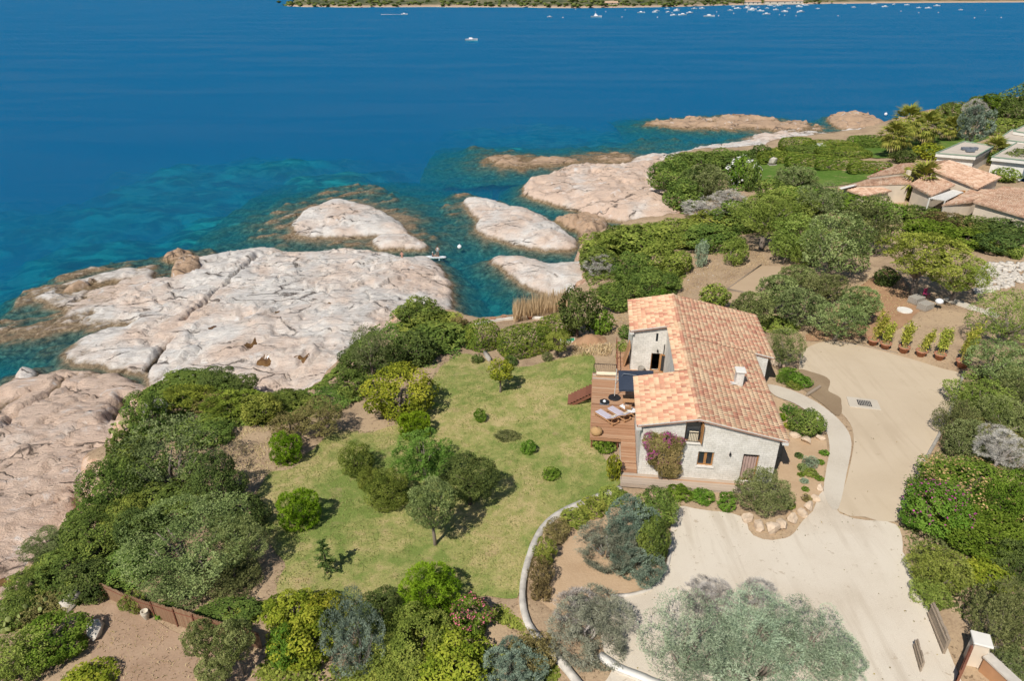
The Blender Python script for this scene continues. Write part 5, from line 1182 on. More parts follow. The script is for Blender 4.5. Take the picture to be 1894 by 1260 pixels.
B('agave','blue',1298,470,24,56,'tall blue green succulent leaning in the dry clearing','plant',lod=1.3)
B('tamarisk','tamarisk',1712,470,150,92,'spreading tamarisk tree with bent dark trunk','tree',trunk=3.0,single=True)
B('tamarisk','tamarisk',1775,505,110,76,'right hand half of the spreading tamarisk crown','tree',trunk=1.6,single=True)
B('round_bush','dark',1640,512,44,36,'dark bush in the shade left of the tamarisk trunk','bush')
for u,v,w,h,lab in ((1830,455,20,18,'small bush left of three in the dry bed above the rubble'),(1855,462,24,22,'small bush in the middle of the dry bed above the rubble'),(1880,468,26,24,'small bush at the right edge of the dry bed above the rubble')):
    B('young_bush','maquis_light',u,v,w,h,lab,'bush')
# right side of the sand court
RS = 'bushes along the right side of the sand court'
for u,v,w,h,k,lab,tr in ((1868,585,130,110,'olive_green','big olive green tree at the right edge beyond the pots','1'),(1848,668,110,84,'olive','silvery green tree below the last bamboo pot','1'),(1880,720,90,80,'olive','pale bush at the right edge level with the drain',''),(1810,730,110,80,'olive_green','wide bush at the right rim of the sand court',''),(1850,770,110,80,'olive','soft green bush behind the flowering one',''),(1770,775,80,80,'olive_dark','grey green bush leaning over the court wall',''),(1790,815,80,80,'olive_dark','grey green bush above the court shadow',''),(1825,800,110,50,'boug','tan flowered bush on the slope right of the court','')):
    B('side_bush',k,u,v,w,h,lab,'bush',RS,trunk=1.0 if tr else 0.)
B('dead_tree','grey',1855,825,100,76,'bare bleached grey tree at the right edge','tree',trunk=1.2,single=True)
B('bougainvillea','lush',1790,905,190,120,'large bougainvillea mound with tan and magenta bracts','bush',flowers=('tan',.3,'top'))
B('bougainvillea','lush',1735,945,130,110,'magenta flecked bougainvillea overhanging the gravel drive','bush',flowers=('magenta',.07,'top'))
B('side_bush','lush',1820,985,150,110,'deep green bush behind the bougainvillea','bush',RS)
B('side_bush','lush',1870,930,90,110,'green bush at the right edge behind the bougainvillea','bush',RS)
B('side_bush','olive_green',1735,1050,110,90,'grey green shrub leaning over the drive wall','bush',RS)
B('side_bush','yellow',1832,1060,84,60,'lime green shrub above the gate','bush',RS)
B('side_bush','olive_dark',1860,1140,110,140,'dull green hedge at the right edge by the gate pillar','bush',RS)
B('side_bush','dark',1880,1040,70,80,'dark shrub at the right edge above the gate','bush',RS)
B('side_bush','olive_dark',1885,1225,70,60,'dull bush in the bottom right corner','bush',RS)
B('side_bush','olive_green',1720,1098,70,56,'scruffy shrub just above the timber gate','bush',RS)
# foreground acacias and the planted bank
AC = 'blue grey acacias at the bottom of the drive'
for u,v,w,h,lab in ((1275,1185,180,170,'blue grey acacia at the left of the bottom clump'),(1395,1165,180,150,'blue grey acacia in the middle of the bottom clump'),(1500,1175,160,130,'blue grey acacia at the right of the bottom clump'),(1400,1235,260,110,'nearest blue grey acacia cut by the bottom edge'),(1555,1225,90,80,'small outlying acacia crown right of the clump')):
    B('acacia','blue',u,v,w,h,lab,'tree',AC)
B('dead_twigs','grey',1310,1098,90,66,'bare grey twigs sticking out above the left acacia','bush')
B('dead_twigs','grey',1405,1098,70,50,'bare grey twigs behind the middle acacia','bush')
B('mist_bush','mist',1090,1160,170,120,'hazy grey green shrub at the lower bend of the curved wall','bush')
B('dead_twigs','grey',1070,1125,90,60,'bare twigs topping the hazy shrub by the wall','bush')
B('mist_bush','mist',1125,1010,120,96,'hazy grey bush on the planted bank','bush')
B('blue_conifer','blue_dark',1165,965,96,92,'blue green conifer on the planted bank','tree')
B('blue_conifer','blue_dark',1180,1040,100,80,'spreading blue grey branches at the bank tip','tree')
B('green_conifer','maquis',1212,940,80,84,'dark green shrub between bank and house','bush')
B('green_conifer','maquis',1210,1000,60,90,'dark green shrub on the drive side of the bank','bush')
WL = 'climbing plants along the curved wall'
for u,v,w,h,lab in ((1000,1060,46,60,'climber on the curved wall near its lowest bend'),(1008,1020,44,50,'climber on the curved wall facing the conifer'),(1030,982,52,46,'climber on the upper bend of the curved wall'),(1062,958,52,36,'climber on the curved wall below the lawn corner'),(1098,938,56,32,'climber where the curved wall turns to the house'),(1135,918,56,34,'climber at the house end of the curved wall'),(1000,1095,40,40,'climber at the foot of the curved wall')):
    B('climber','heath' if u in (1000,1030) else 'maquis_light',u,v,w,h,lab,'plant',WL,lod=1.1)
for u,v,w,h,lab in ((1258,912,50,30,'leafy shrub below the bougainvillea wall'),(1300,918,44,30,'leafy shrub before the lower window'),(1345,928,36,36,'leafy shrub left of the front olive')):
    B('front_shrub','lush',u,v,w,h,lab,'bush','shrubs along the front walkway')
B('olive_tree','olive_dark',1411,908,100,84,'olive bush in front of the curtained door','tree',trunk=.3)
bw = B('bougainvillea','boug',1228,836,82,112,'bougainvillea climbing the front wall beside the windows','plant',flowers=('magenta',.45,'left'),ratio=.3,rz=HOUSE_RZ)
bw.location = hw(1.75, -.42, .05); _c = 1.95
for ch_ in bw.children:
    if ch_.name.startswith('trunk'): ch_.scale = (1.5, .35, 2.2)
    else: ch_.location = (0, 0, 2.0); ch_.scale = (1.25, .5, 2.0)
for ch_ in [c for c in bw.children if not c.name.startswith('trunk')]:
    for lx_, lz_, sx_, sz_ in ((-.75, 3.05, .85, 1.0), (.45, .95, 1.0, .85), (.65, 2.9, .7, .75)):
        o = ch_.copy(); COL.objects.link(o); o.parent = bw; o.location = (lx_, .02, lz_); o.scale = (sx_, .42, sz_); o.rotation_euler = (0, lx_, ch_.rotation_euler.z)
# rockery by the house
RK = 'rockery plants right of the house'
B('rockery_shrub','maquis',1493,780,66,54,'round dark shrub inside the bend of the concrete path','bush',RK)
B('rockery_shrub','pine',1460,757,30,22,'green cushion near the house corner','plant',RK)
for u,v,w,h,k,lab in ((1447,772,16,14,'bright','small spiky plant by the eaves'),(1459,787,20,14,'yellow','yellow green rosette by the eaves'),(1478,843,16,12,'dark','dark little cushion at the top of the rockery'),(1499,855,28,26,'blue','silvery blue cushion in the rockery'),(1485,865,20,16,'olive','grey cushion left in the rockery'),(1500,875,24,18,'maquis_light','green cushion in the middle of the rockery'),(1525,838,18,12,'lush','bright cushion at the path edge, upper'),(1518,855,16,10,'lush','bright cushion at the path edge, middle'),(1516,885,16,10,'lush','bright cushion at the path edge, lower'),(1482,878,14,10,'lush','little green tuft left in the rockery'),(1488,890,16,12,'blue','grey blue tuft low in the rockery'),(1490,905,14,10,'lush','little green tuft low in the rockery'),(1492,922,18,16,'heath','rusty plant among the boulders'),(1460,935,22,16,'maquis_light','yellowish plant beside the front olive')):
    B('rockery_plant',k,u,v,w,h,lab,'plant',RK)
for u,v,w,h,k,lab in ((1460,692,40,26,'lush','lush ground cover against the far wing'),(1485,705,36,24,'lush','lush ground cover beside the log'),(1470,712,30,16,'maquis_light','pale green ground cover beside the path'),(1448,700,24,20,'pine','dark ground cover at the house wall')):
    B('ground_cover',k,u,v,w,h,lab,'plant','planted bed beside the damp patch')
# ------------------------------------------------------------------ small conifer on the lawn
def sapling(u, v, h, label):
    p = G(u, v); r = empty('conifer_sapling', (p.x, p.y, p.z-.03)); tag(r, label, 'tree')
    MB().tube([(0, 0, 0), (.03, 0, h*.5), (-.04, 0, h)], [.05, .035, .01], 6).obj('trunk', M_barkdark, r)
    R = np.random.default_rng(5); P, D = [], []
    for k in range(26):
        z = h*(.12+.86*k/26); L = .75*(1-z/h)**.8+.12; a = k*2.4; L *= R.uniform(.6, 1.2)
        for q in np.linspace(.15, 1, 9): P.append((math.cos(a)*L*q, math.sin(a)*L*q, z-.25*L*q*q+.1*q)); D.append((math.cos(a), math.sin(a), -.2))
    P = np.array(P); D = np.array(D); P = np.repeat(P, 6, 0)+R.normal(0, .045, (len(P)*6, 3)); D = np.repeat(D, 6, 0)
    V, F = leaf_quads(P, D, .17, .04, 'r', R); obj('crown', npmesh('needles', V, F, LM['dark'], False, R.random(len(F))), r)
sapling(605, 1062, 2.7, 'thin sparse conifer sapling on the lower lawn')
# ------------------------------------------------------------------ palms
def frond_mesh():
    V, F, Tn = [], [], []
    for k in range(9):
        a = -1.15+2.3*k/8; d = np.array([math.cos(a), math.sin(a)]); L = .62*(1-.25*abs(a)/1.15)
        b = len(V); c0 = np.array([.55, 0.]); p1 = c0+d*L*.55; p2 = c0+d*L; n = np.array([-d[1], d[0]])*.045
        for q, z in ((c0, 0.), (p1+n, .03), (p2, -.14), (p1-n, .03)): V.append((q[0], q[1], z))
        F.append((b, b+1, b+2, b+3)); Tn.append(random.random())
    b = len(V); V += [(0, .02, 0), (0, -.02, 0), (.56, -.015, .0), (.56, .015, .0)]; F.append((b, b+1, b+2, b+3)); Tn.append(.7)
    return npmesh('frond', V, F, LM['palm'], False, Tn)
LM['palm'] = leaf_mat('palm_leaves', (.05, .07, .010), (.12, .135, .025), (.22, .21, .045), .25)
LM['palm_dry'] = leaf_mat('dry_palm_leaves', (.14, .10, .04), (.22, .17, .07), (.28, .23, .11), .15)
fr_me = frond_mesh(); fr_dry = fr_me.copy(); fr_dry.materials[0] = LM['palm_dry']
def palm(u, v, hpx, label, R_=1.0):
    """u, v: foot of the trunk; hpx: height of the crown centre above it in the photograph"""
    p = G(u, v); d = math.hypot(p.y, CAM_H-p.z); h = hpx*d/FPX/math.cos(PITCH+math.atan((v-630)/FPX))*1.0
    r = empty('fan_palm', (p.x, p.y, p.z-.1)); tag(r, label, 'palm tree', 'fan palms of the villa garden')
    lx = random.uniform(-.05, .05)*h
    MB().tube([(0, 0, 0), (lx*.3, 0, h*.4), (lx, 0, h)], [.34, .27, .24], 9).obj('trunk', M_bark, r, smooth=True)
    for k in range(46):
        el = math.radians(82-150*(k/46)**.9); az = k*2.39996; s = R_*random.uniform(2.5, 3.1)
        obj('frond', fr_dry if el < -.75 else fr_me, r, (lx, 0, h-.1), (0, -el, az), (s, s, s))
palm(1645, 290, 38, 'fan palm at the front of the palm group', 1.05)
palm(1657, 283, 30, 'fan palm half hidden behind the front one', 1.0)
palm(1665, 278, 52, 'tallest fan palm at the back of the palm group', 1.2)
palm(1705, 268, 32, 'fan palm standing apart right of the group', 1.25)
palm(1753, 260, 24, 'short thick fan palm on the villa lawn', .9)
palm(1698, 368, 32, 'fan palm rising before the tiled villa roofs', 1.15)
palm(1832, 300, 22, 'fan palm in front of the flat roofed villa', .9)
# ------------------------------------------------------------------ bamboo in terracotta pots
pot_me = MB().lathe([(0, 0), (.27, 0), (.42, .48), (.50, .50), (.50, .60), (.43, .60), (.40, .50), (0, .48)], 18).mesh('pot', M_terra, True)
soil_me = MB().lathe([(0, .50), (.40, .505), (0, .53)], 14).mesh('soil', M_wet)
def bamboo(u, v, h, label, lean, s=1.0):
    p = G(u, v); r = empty('potted_bamboo', (p.x, p.y, p.z)); r.scale = (s, s, s); tag(r, label, 'potted plant', 'bamboo pots along the sand court')
    obj('pot', pot_me, r); obj('soil', soil_me, r)
    R = np.random.default_rng(int(u)); mb = MB(); P, D = [], []
    for k in range(11):
        a = R.uniform(0, 6.28); sp = R.uniform(.1, .5); top = np.array([math.cos(a)*sp+lean[0], math.sin(a)*sp*.7+lean[1], h*R.uniform(.7, 1.05)])
        base = np.array([math.cos(a)*.2, math.sin(a)*.2, .5]); midp = (base+top)/2+np.array([0, 0, .15]); mb.tube([base, midp, top], [.018, .014, .006], 4)
        for q in np.linspace(.3, 1, 15):
            c = (1-q)**2*base+2*q*(1-q)*midp+q*q*top
            for _ in range(5): P.append(c+R.normal(0, .11, 3)); D.append(R.normal(0, 1, 3)+[0, 0, -.2])
    mb.obj('canes', M_cane, r); P = np.array(P); D = unit(np.array(D)); V, F = leaf_quads(P, D, .26, .07, 'r', R)
    obj('leaves', npmesh('bamboo_leaves', V, F, LM['bamboo'], False, R.random(len(F))), r)
M_cane = simple('yellow_cane', (.40, .33, .10), .6, .2)
bamboo(1613, 638, 3.2, 'potted bamboo first in the row, next to the orchard', (.9, .5))
bamboo(1636, 645, 2.5, 'potted bamboo second in the row', (.3, .3))
bamboo(1670, 652, 2.9, 'potted bamboo third in the row, tall and green', (.2, .3))
bamboo(1702, 659, 2.4, 'potted bamboo fourth in the row, in a wide low pot', (.9, .4))
bamboo(1736, 665, 2.8, 'potted bamboo fifth in the row, thin and pale', (.3, .4))
bamboo(1778, 680, 3.2, 'potted bamboo last in the row, biggest pot', (.7, .5), 1.15)
# ------------------------------------------------------------------ reeds and dry grass at the cove
def blades(name, u0, u1, vf, n, h, col, label, seed, zf=None, kind=None, cat='plant'):
    R = np.random.default_rng(seed); P = []
    for k in range(n):
        u = R.uniform(u0, u1); v = vf(u)+R.uniform(-10, 10); q = G(u, v); P.append((q.x, q.y, q.z if zf is None else zf))
    P = np.array(P); hh = h*R.uniform(.5, 1.1, (n, 1)); a = R.uniform(0, 6.28, n); w = .035*np.stack([np.cos(a), np.sin(a), a*0], 1); tip = np.concatenate([R.normal(0, .22, (n, 2)), hh], 1)
    c0 = P.mean(0); V = np.stack([P-w*.3, P+tip*.5+w, P+tip, P+tip*.5-w], 1).reshape(-1, 3)-c0; F = np.arange(4*n).reshape(n, 4)
    o = obj(name, npmesh(name, V, F, LM[col], False, R.random(n)), None, tuple(c0)); tag(o, label, cat, None, kind)
LM['straw'] = leaf_mat('straw_reeds', (.24, .18, .09), (.35, .28, .155), (.46, .38, .23), .25)
blades('reeds', 950, 1050, lambda u: 590-.24*(u-950), 1500, 2.3, 'straw', 'dry straw coloured reeds at the head of the cove', 3, kind='stuff')
blades('dry_grass', 1060, 1130, lambda u: 650, 500, .5, 'straw', 'dry grass on the scraped mound behind the deck', 4, kind='stuff')
# ------------------------------------------------------------------ undergrowth: low scrub nobody could count, between the bushes
def undergrowth(name, px, kind, n, L, W, hmax, label, seed, grass=False):
    poly = smooth_poly([tuple(G(u, v))[:2] for u, v in px], 1.0, .6, seed); lo, hi = poly.min(0), poly.max(0); R = np.random.default_rng(seed)
    x = R.uniform(lo[0], hi[0], n*3); y = R.uniform(lo[1], hi[1], n*3); sd, _, _ = poly_sd(x, y, poly)
    dens = sstep(.36, .52, fbm(x*.45, y*.45, seed+2, 4)+.06)
    k = np.where((sd > 0) & (R.random(len(x)) < dens))[0][:n]; x, y, sd = x[k], y[k], sd[k]
    env = hmax*(.15+1.1*np.maximum(fbm(x*.6, y*.6, seed+5, 3)-.25, 0))*sstep(0, 1.2, sd)
    P = np.stack([x, y, T(x, y)+env*R.random(len(x))**.5], 1); D = unit(np.stack([R.normal(0, .5, len(x)), R.normal(0, .5, len(x)), np.ones(len(x))], 1))
    V, F = leaf_quads(P, D, L, W, SP[kind][5] if not grass else 'r', R)
    tint = np.clip(.1+.8*fbm(x*.5, y*.5, seed+9, 3)+R.normal(0, .15, len(x)), 0, 1)
    o = obj(name, npmesh(name, V, F, LM[kind], False, tint)); tag(o, label, 'scrub', None, 'stuff')
undergrowth('cliff_scrub', [(0,1150),(85,1010),(180,890),(232,800),(268,722),(330,690),(420,690),(480,725),(560,722),(600,695),(640,650),(700,602),(600,740),(560,775),(470,790),(380,800),(360,900),(280,960),(220,1080),(150,1120),(60,1160)], 'maquis', 34000, .26, .15, .9, 'low scrub filling the gaps of the cliff edge thicket', 3)
undergrowth('cove_scrub', [(640,650),(705,602),(735,567),(790,562),(850,588),(878,610),(870,650),(800,680),(720,690),(650,720)], 'maquis', 9000, .24, .14, .8, 'low scrub above the cove path', 5)
undergrowth('slope_scrub', [(1078,500),(1075,458),(1130,425),(1200,415),(1268,408),(1400,385),(1430,410),(1330,450),(1262,468),(1270,510),(1200,570),(1110,565)], 'maquis', 22000, .28, .17, 1.0, 'low scrub between the bushes of the cove slope', 7)
undergrowth('headland_scrub', [(1212,318),(1262,292),(1390,280),(1412,300),(1390,350),(1320,372),(1260,395),(1230,350)], 'maquis', 16000, .34, .2, 1.1, 'low scrub between the bushes of the headland', 9)
undergrowth('skyline_scrub', [(1660,235),(1760,206),(1850,172),(1960,130),(1960,235),(1850,245),(1760,245),(1690,245)], 'maquis', 16000, .6, .36, 2.0, 'low scrub on the far right skyline', 11)
undergrowth('shore_scrub', [(1392,290),(1430,274),(1560,264),(1650,250),(1690,243),(1640,258),(1560,270),(1480,288),(1410,297)], 'maquis_light', 14000, .4, .25, .8, 'low scrub on the shore rim of the villa garden', 13)
undergrowth('side_scrub', [(1785,705),(1894,640),(1960,640),(1960,1200),(1850,1180),(1740,1120),(1690,1040),(1672,975),(1720,880)], 'olive_dark', 26000, .22, .11, .7, 'low scrub on the slope right of the court', 15)
undergrowth('grove_scrub', [(1380,400),(1500,350),(1640,360),(1894,400),(1894,440),(1700,450),(1560,480),(1470,450)], 'olive_green', 12000, .3, .14, .6, 'weeds and scrub under the pine grove', 17)
undergrowth('hedge_scrub', [(360,1135),(500,1118),(700,1112),(900,1112),(960,1140),(1000,1200),(1010,1280),(480,1280),(500,1180)], 'maquis_light', 16000, .2, .1, .7, 'low scrub under the bottom hedge', 19)
# dry weeds in the clearings
for i, (px, n, lab) in enumerate((([(1250,480),(1340,450),(1420,480),(1345,540),(1290,560),(1240,540)], 3500, 'dry weeds in the clearing by the boules court'), ([(1460,600),(1560,520),(1660,500),(1690,560),(1600,640),(1500,630)], 3500, 'dry weeds under the orchard olives'), ([(180,1120),(330,1170),(490,1210),(480,1280),(150,1280),(160,1180)], 900, 'dry weeds on the bare corner below the reed screen'), ([(400,800),(520,790),(520,850),(480,900),(400,900)], 2500, 'dry litter on the shady bare soil'), ([(1040,660),(1090,640),(1160,640),(1165,570),(1120,600),(1060,640)], 2500, 'dry weeds behind the deck'))):
    undergrowth('dry_weeds', px, 'straw', n, .22, .03, .25, lab, 40+i, True)
# short grass standing up from the lawn
def turf():
    R = np.random.default_rng(77); poly = SHEETS[0][0]; lo, hi = poly.min(0), poly.max(0); n = 62000
    x = R.uniform(lo[0], hi[0], n); y = R.uniform(lo[1], hi[1], n); sd, _, _ = poly_sd(x, y, poly)
    k = (sd > -.25) & (R.random(n) < sstep(.30, .6, fbm(x*.9, y*.9, 5, 4))+.12); x, y = x[k], y[k]; m_ = len(x)
    P = np.stack([x, y, T(x, y)+.05], 1); D = unit(np.stack([R.normal(0, .6, m_), R.normal(0, .6, m_), np.ones(m_)], 1)); V, F = leaf_quads(P, D, .11, .05, 'r', R)
    o = obj('turf_blades', npmesh('turf_blades', V, F, LM['turf'], False, np.clip(fbm(x*.35, y*.35, 8, 4)*1.0+R.normal(0, .16, m_), 0, 1))); tag(o, 'tufts of short lawn grass', 'grass', None, 'stuff')
LM['turf'] = leaf_mat('turf_blades', (.10, .135, .04), (.175, .19, .065), (.28, .25, .11), .3, .02)
turf()

# fallen leaves and grit on the drive and court
for i, (px, n, lab) in enumerate((([(1240,1000),(1260,945),(1370,960),(1400,1000),(1500,960),(1560,955),(1655,975),(1690,1080),(1740,1190),(1760,1280),(1200,1280),(1130,1180),(1190,1100)], 260, 'fallen leaves and grit scattered on the gravel drive'), ([(1490,650),(1600,645),(1775,700),(1720,840),(1660,960),(1560,940),(1580,810),(1500,720)], 110, 'fallen leaves scattered on the sand court'))):
    R = np.random.default_rng(90+i); poly = px_poly(px, 1.0); lo, hi = poly.min(0), poly.max(0); x = R.uniform(lo[0], hi[0], n*3); y = R.uniform(lo[1], hi[1], n*3); sd, _, _ = poly_sd(x, y, poly)
    k = np.where((sd > 0) & (R.random(len(x)) < .04+.96*np.exp(-sd/.8)))[0][:n]; x, y = x[k], y[k]
    P = np.stack([x, y, T(x, y)+.05], 1); V, F = leaf_quads(P, np.tile([0., 0., 1.], (len(x), 1)), .09, .06, 't', R); o = obj('leaf_litter', npmesh('leaf_litter', V, F, LM['heath'], False, R.random(len(x)))); tag(o, lab, 'leaves', None, 'stuff')
# ------------------------------------------------------------------ boulders, rubble, walls
def stone_mesh(name, mat, seed, sub=2, rough=.28):
    bm = bmesh.new(); bmesh.ops.create_icosphere(bm, subdivisions=sub, radius=1.0); R = random.Random(seed)
    planes = [(Vector((R.gauss(0, 1), R.gauss(0, 1), R.gauss(0, 1))).normalized(), R.uniform(.5, .85)) for _ in range(14)]
    for v in bm.verts:
        for n, d in planes:
            k = v.co.dot(n)
            if k > d: v.co -= n*(k-d)
        v.co *= 1+rough*.25*(R.random()-.5)
    me = bpy.data.meshes.new(name); bm.to_mesh(me); bm.free(); me.materials.append(mat); return me
bl_me = [stone_mesh('boulder', M_boulder, s, 3, .5) for s in range(4)]; st_me = [stone_mesh('stone', M_stonepale, s+20, 1) for s in range(4)]
for k, (u, v, w, lab) in enumerate(((1383,962,30,'orange boulder at the left end of the drive retaining row'),(1402,976,30,'tall orange boulder below the front olive'),(1428,982,34,'broad orange boulder at the foot of the front olive bank'),(1446,974,30,'orange boulder with a dark mossy face'),(1466,962,28,'orange boulder where the retaining row turns'),(1482,952,24,'orange boulder beside the rusty plant'),(1496,940,24,'orange boulder at the path junction'),(1508,925,22,'pale orange boulder beside the concrete path'),(1516,905,20,'last boulder of the rockery along the path'),(1468,808,24,'flat boulder ringing the round rockery shrub, house side'),(1492,818,28,'flat boulder in front of the round rockery shrub'),(1516,812,22,'flat boulder ringing the round rockery shrub, path side'),(1430,672,28,'buff rock against the far wing corner'),(1448,676,22,'buff rock under the grey olive bush'))):
    p = G(u, v); d = math.hypot(p.y, CAM_H-p.z); r = .5*w*d/FPX
    o = obj('boulder', bl_me[k % 4], None, (p.x, p.y, p.z+r*.3), (random.uniform(-.3, .3), random.uniform(-.3, .3), k*1.7), (r*.95, r*.78, r*(.75 if k < 9 else .45))); tag(o, lab, 'boulder', 'retaining boulders of the rockery')
def rubble(name, pts, n, rmin, rmax, label, seed):
    """many loose stones as one heap"""
    R = random.Random(seed); P = [G(*q) for q in pts]; V, F = [], []; base = [np.array([v.co for v in m.vertices]) for m in st_me]; fa = np.array([p.vertices[:] for p in st_me[0].polygons])
    lo = [min(q[i] for q in pts) for i in (0, 1)]; hi = [max(q[i] for q in pts) for i in (0, 1)]
    pp = np.array(pts, float); c = 0; tries = 0
    while c < n and tries < n*20:
        tries += 1; u, v = R.uniform(lo[0], hi[0]), R.uniform(lo[1], hi[1])
        sd, _, _ = poly_sd(np.array([u]), np.array([v]), pp)
        if sd[0] < 0: continue
        q = G(u, v); r = R.uniform(rmin, rmax); a = R.uniform(0, 6.3); m_ = base[R.randrange(4)]*np.array([r*1.3, r, r*.7])
        ca, sa = math.cos(a), math.sin(a); m_ = np.stack([m_[:, 0]*ca-m_[:, 1]*sa, m_[:, 0]*sa+m_[:, 1]*ca, m_[:, 2]], 1)+np.array([q.x, q.y, q.z+r*.25])
        F.append(fa+c*len(m_)); V.append(m_); c += 1
    o = obj(name, npmesh(name, np.concatenate(V), np.concatenate(F), M_stonepale)); tag(o, label, 'stones', None, 'stuff')
rubble('stone_rubble', [(1800,500),(1830,485),(1900,488),(1900,520),(1840,540),(1805,545)], 420, .15, .42, 'spread of broken pale stones at the right edge', 5)
rubble('gate_rubble', [(1810,1190),(1850,1200),(1894,1250),(1900,1290),(1850,1275),(1815,1215)], 260, .05, .16, 'small pale stones beside the gate pillar', 6)
rubble('loose_stones', [(1260,470),(1330,480),(1340,530),(1280,540),(1250,510)], 60, .04, .12, 'scattered little stones in the dry clearing', 7)
M_capstone = simple('rough_pale_coping', (.54, .50, .44), .9, .3, 2.2, bmp=.5)
def strip_wall(name, pts, width, h, mat, capmat, label, smooth=True, below=.8, cat='wall'):
    """wall following a line on the ground, with a cap"""
    P = [tuple(G(u, v))[:2] for u, v in pts]; S = smooth_poly(P, .35, closed=False) if smooth else np.array(P)
    D = np.gradient(S, axis=0); Nn = unit(np.stack([-D[:, 1], D[:, 0]], 1)); z = T(S[:, 0], S[:, 1])
    root = empty(name, (S[0, 0], S[0, 1], z[0])); tag(root, label, cat); o0 = np.array([S[0, 0], S[0, 1], z[0]])
    def ring(w, z0, z1, nm, m_, jit=0):
        V = []; n = len(S); wj = w/2*(1+jit*(np.random.default_rng(3).random(n)-.5)); zj = (np.random.default_rng(4).random(n)-.5)*jit*.12
        for i in range(n):
            for s, zz in ((1, z0), (-1, z0), (-1, z1), (1, z1)): V.append((S[i, 0]+Nn[i, 0]*wj[i]*s, S[i, 1]+Nn[i, 1]*wj[i]*s, z[i]+zz+(zj[i] if zz == z1 else 0)))
        F = [(4*i+k, 4*i+(k+1) % 4, 4*i+4+(k+1) % 4, 4*i+4+k) for i in range(n-1) for k in range(4)]+[(0, 3, 2, 1), (4*n-4, 4*n-3, 4*n-2, 4*n-1)]
        obj(nm, npmesh(nm, np.array(V)-o0, F, m_), root)
    ring(width, -below, h, 'body', mat, .1)
    if capmat: ring(width*1.06, h+.002, h+.07, 'cap', capmat, .16)
    return root
strip_wall('curved_wall', [(1148,906),(1085,930),(1040,950),(1008,975),(988,1008),(974,1050),(967,1085),(967,1122),(978,1160),(1005,1195),(1035,1225),(1075,1275)], .34, .26, M_capstone, None, 'curved white topped wall between lawn and planted bank')
strip_wall('drive_kerb', [(1130,1104),(1165,1102),(1200,1092),(1224,1070),(1236,1042),(1240,1010)], .18, .10, M_stonepale, None, 'thin pale kerb round the planted bank', below=.3, cat='kerb')
strip_wall('drive_kerb', [(1108,1215),(1140,1238),(1175,1252),(1230,1275)], .4, .14, M_stonepale, M_whitewash, 'short white kerb at the bottom beside the acacias', below=.3, cat='kerb')
strip_wall('court_wall', [(1782,692),(1765,742),(1740,800),(1712,852),(1690,900),(1664,960)], .2, .25, M_stonegrey, None, 'low grey wall along the right side of the sand court', below=.4)
strip_wall('court_edge', [(1535,630),(1600,640),(1660,654)], .06, .06, M_greywood, None, 'thin timber edging between sand court and orchard', below=.2, cat='edging')
for pts, lab in (([(1345,536),(1408,491)], 'timber edging on the long house side of the boules court'), ([(1345,536),(1396,546)], 'timber edging on the near short side of the boules court'), ([(1396,546),(1444,510)], 'timber edging on the orchard side of the boules court')):
    strip_wall('boules_edging', pts, .12, .16, M_greywood, None, lab, False, .2, 'edging')
strip_wall('stone_stub', [(120,1132),(150,1108)], .5, .6, M_stonepale, None, 'short stub of pale stone wall in the bottom left thicket', False)
# stone seat by the bottom left bush
p = G(180, 1172); o = obj('boulder', bl_me[1], None, (p.x, p.y, p.z+.3), (.2, .1, .4), (.55, .9, .5)); o.data = st_me[0]; tag(o, 'pale boulder in the shadow of the glossy bush', 'boulder')
# ------------------------------------------------------------------ reed screen
def reed_screen(pts, h, label):
    P = [G(u, v) for u, v in pts]; r = empty('reed_screen', P[0]); tag(r, label, 'fence', 'reed screens'); R = random.Random(3)
    for a, b in zip(P[:-1], P[1:]):
        n = max(1, int((b-a).length/1.2))
        for k in range(n):
            q0, q1 = a.lerp(b, k/n)-P[0], a.lerp(b, (k+1)/n)-P[0]; mb = MB(); m_ = int((q1-q0).length/.055); hh = h*R.uniform(.93, 1.05)
            for j in range(m_): c = q0.lerp(q1, (j+.5)/m_); t_ = hh*R.uniform(.94, 1.03); mb.box((c.x-.02, c.y-.018, c.z-.3), (c.x+.02, c.y+.018, c.z+t_), R.random())
            o_ = mb.obj('reed_panel', M_reed, r); o_['kind'] = 'stuff'
            MB().bar(q0+Vector((0, -.05, h*.8)), q1+Vector((0, -.05, h*.8)), .03).obj('batten', M_stair, r)
            MB().box((q0.x-.03, q0.y-.09, q0.z-.3), (q0.x+.03, q0.y-.03, q0.z+h*.97)).obj('post', M_stair, r)
reed_screen([(196,1105),(240,1126),(285,1142)], 1.15, 'brown reed screen from the thicket to the jar')
reed_screen([(289,1144),(330,1158),(400,1178),(486,1202)], 1.35, 'brown reed screen behind the crooked little olive')
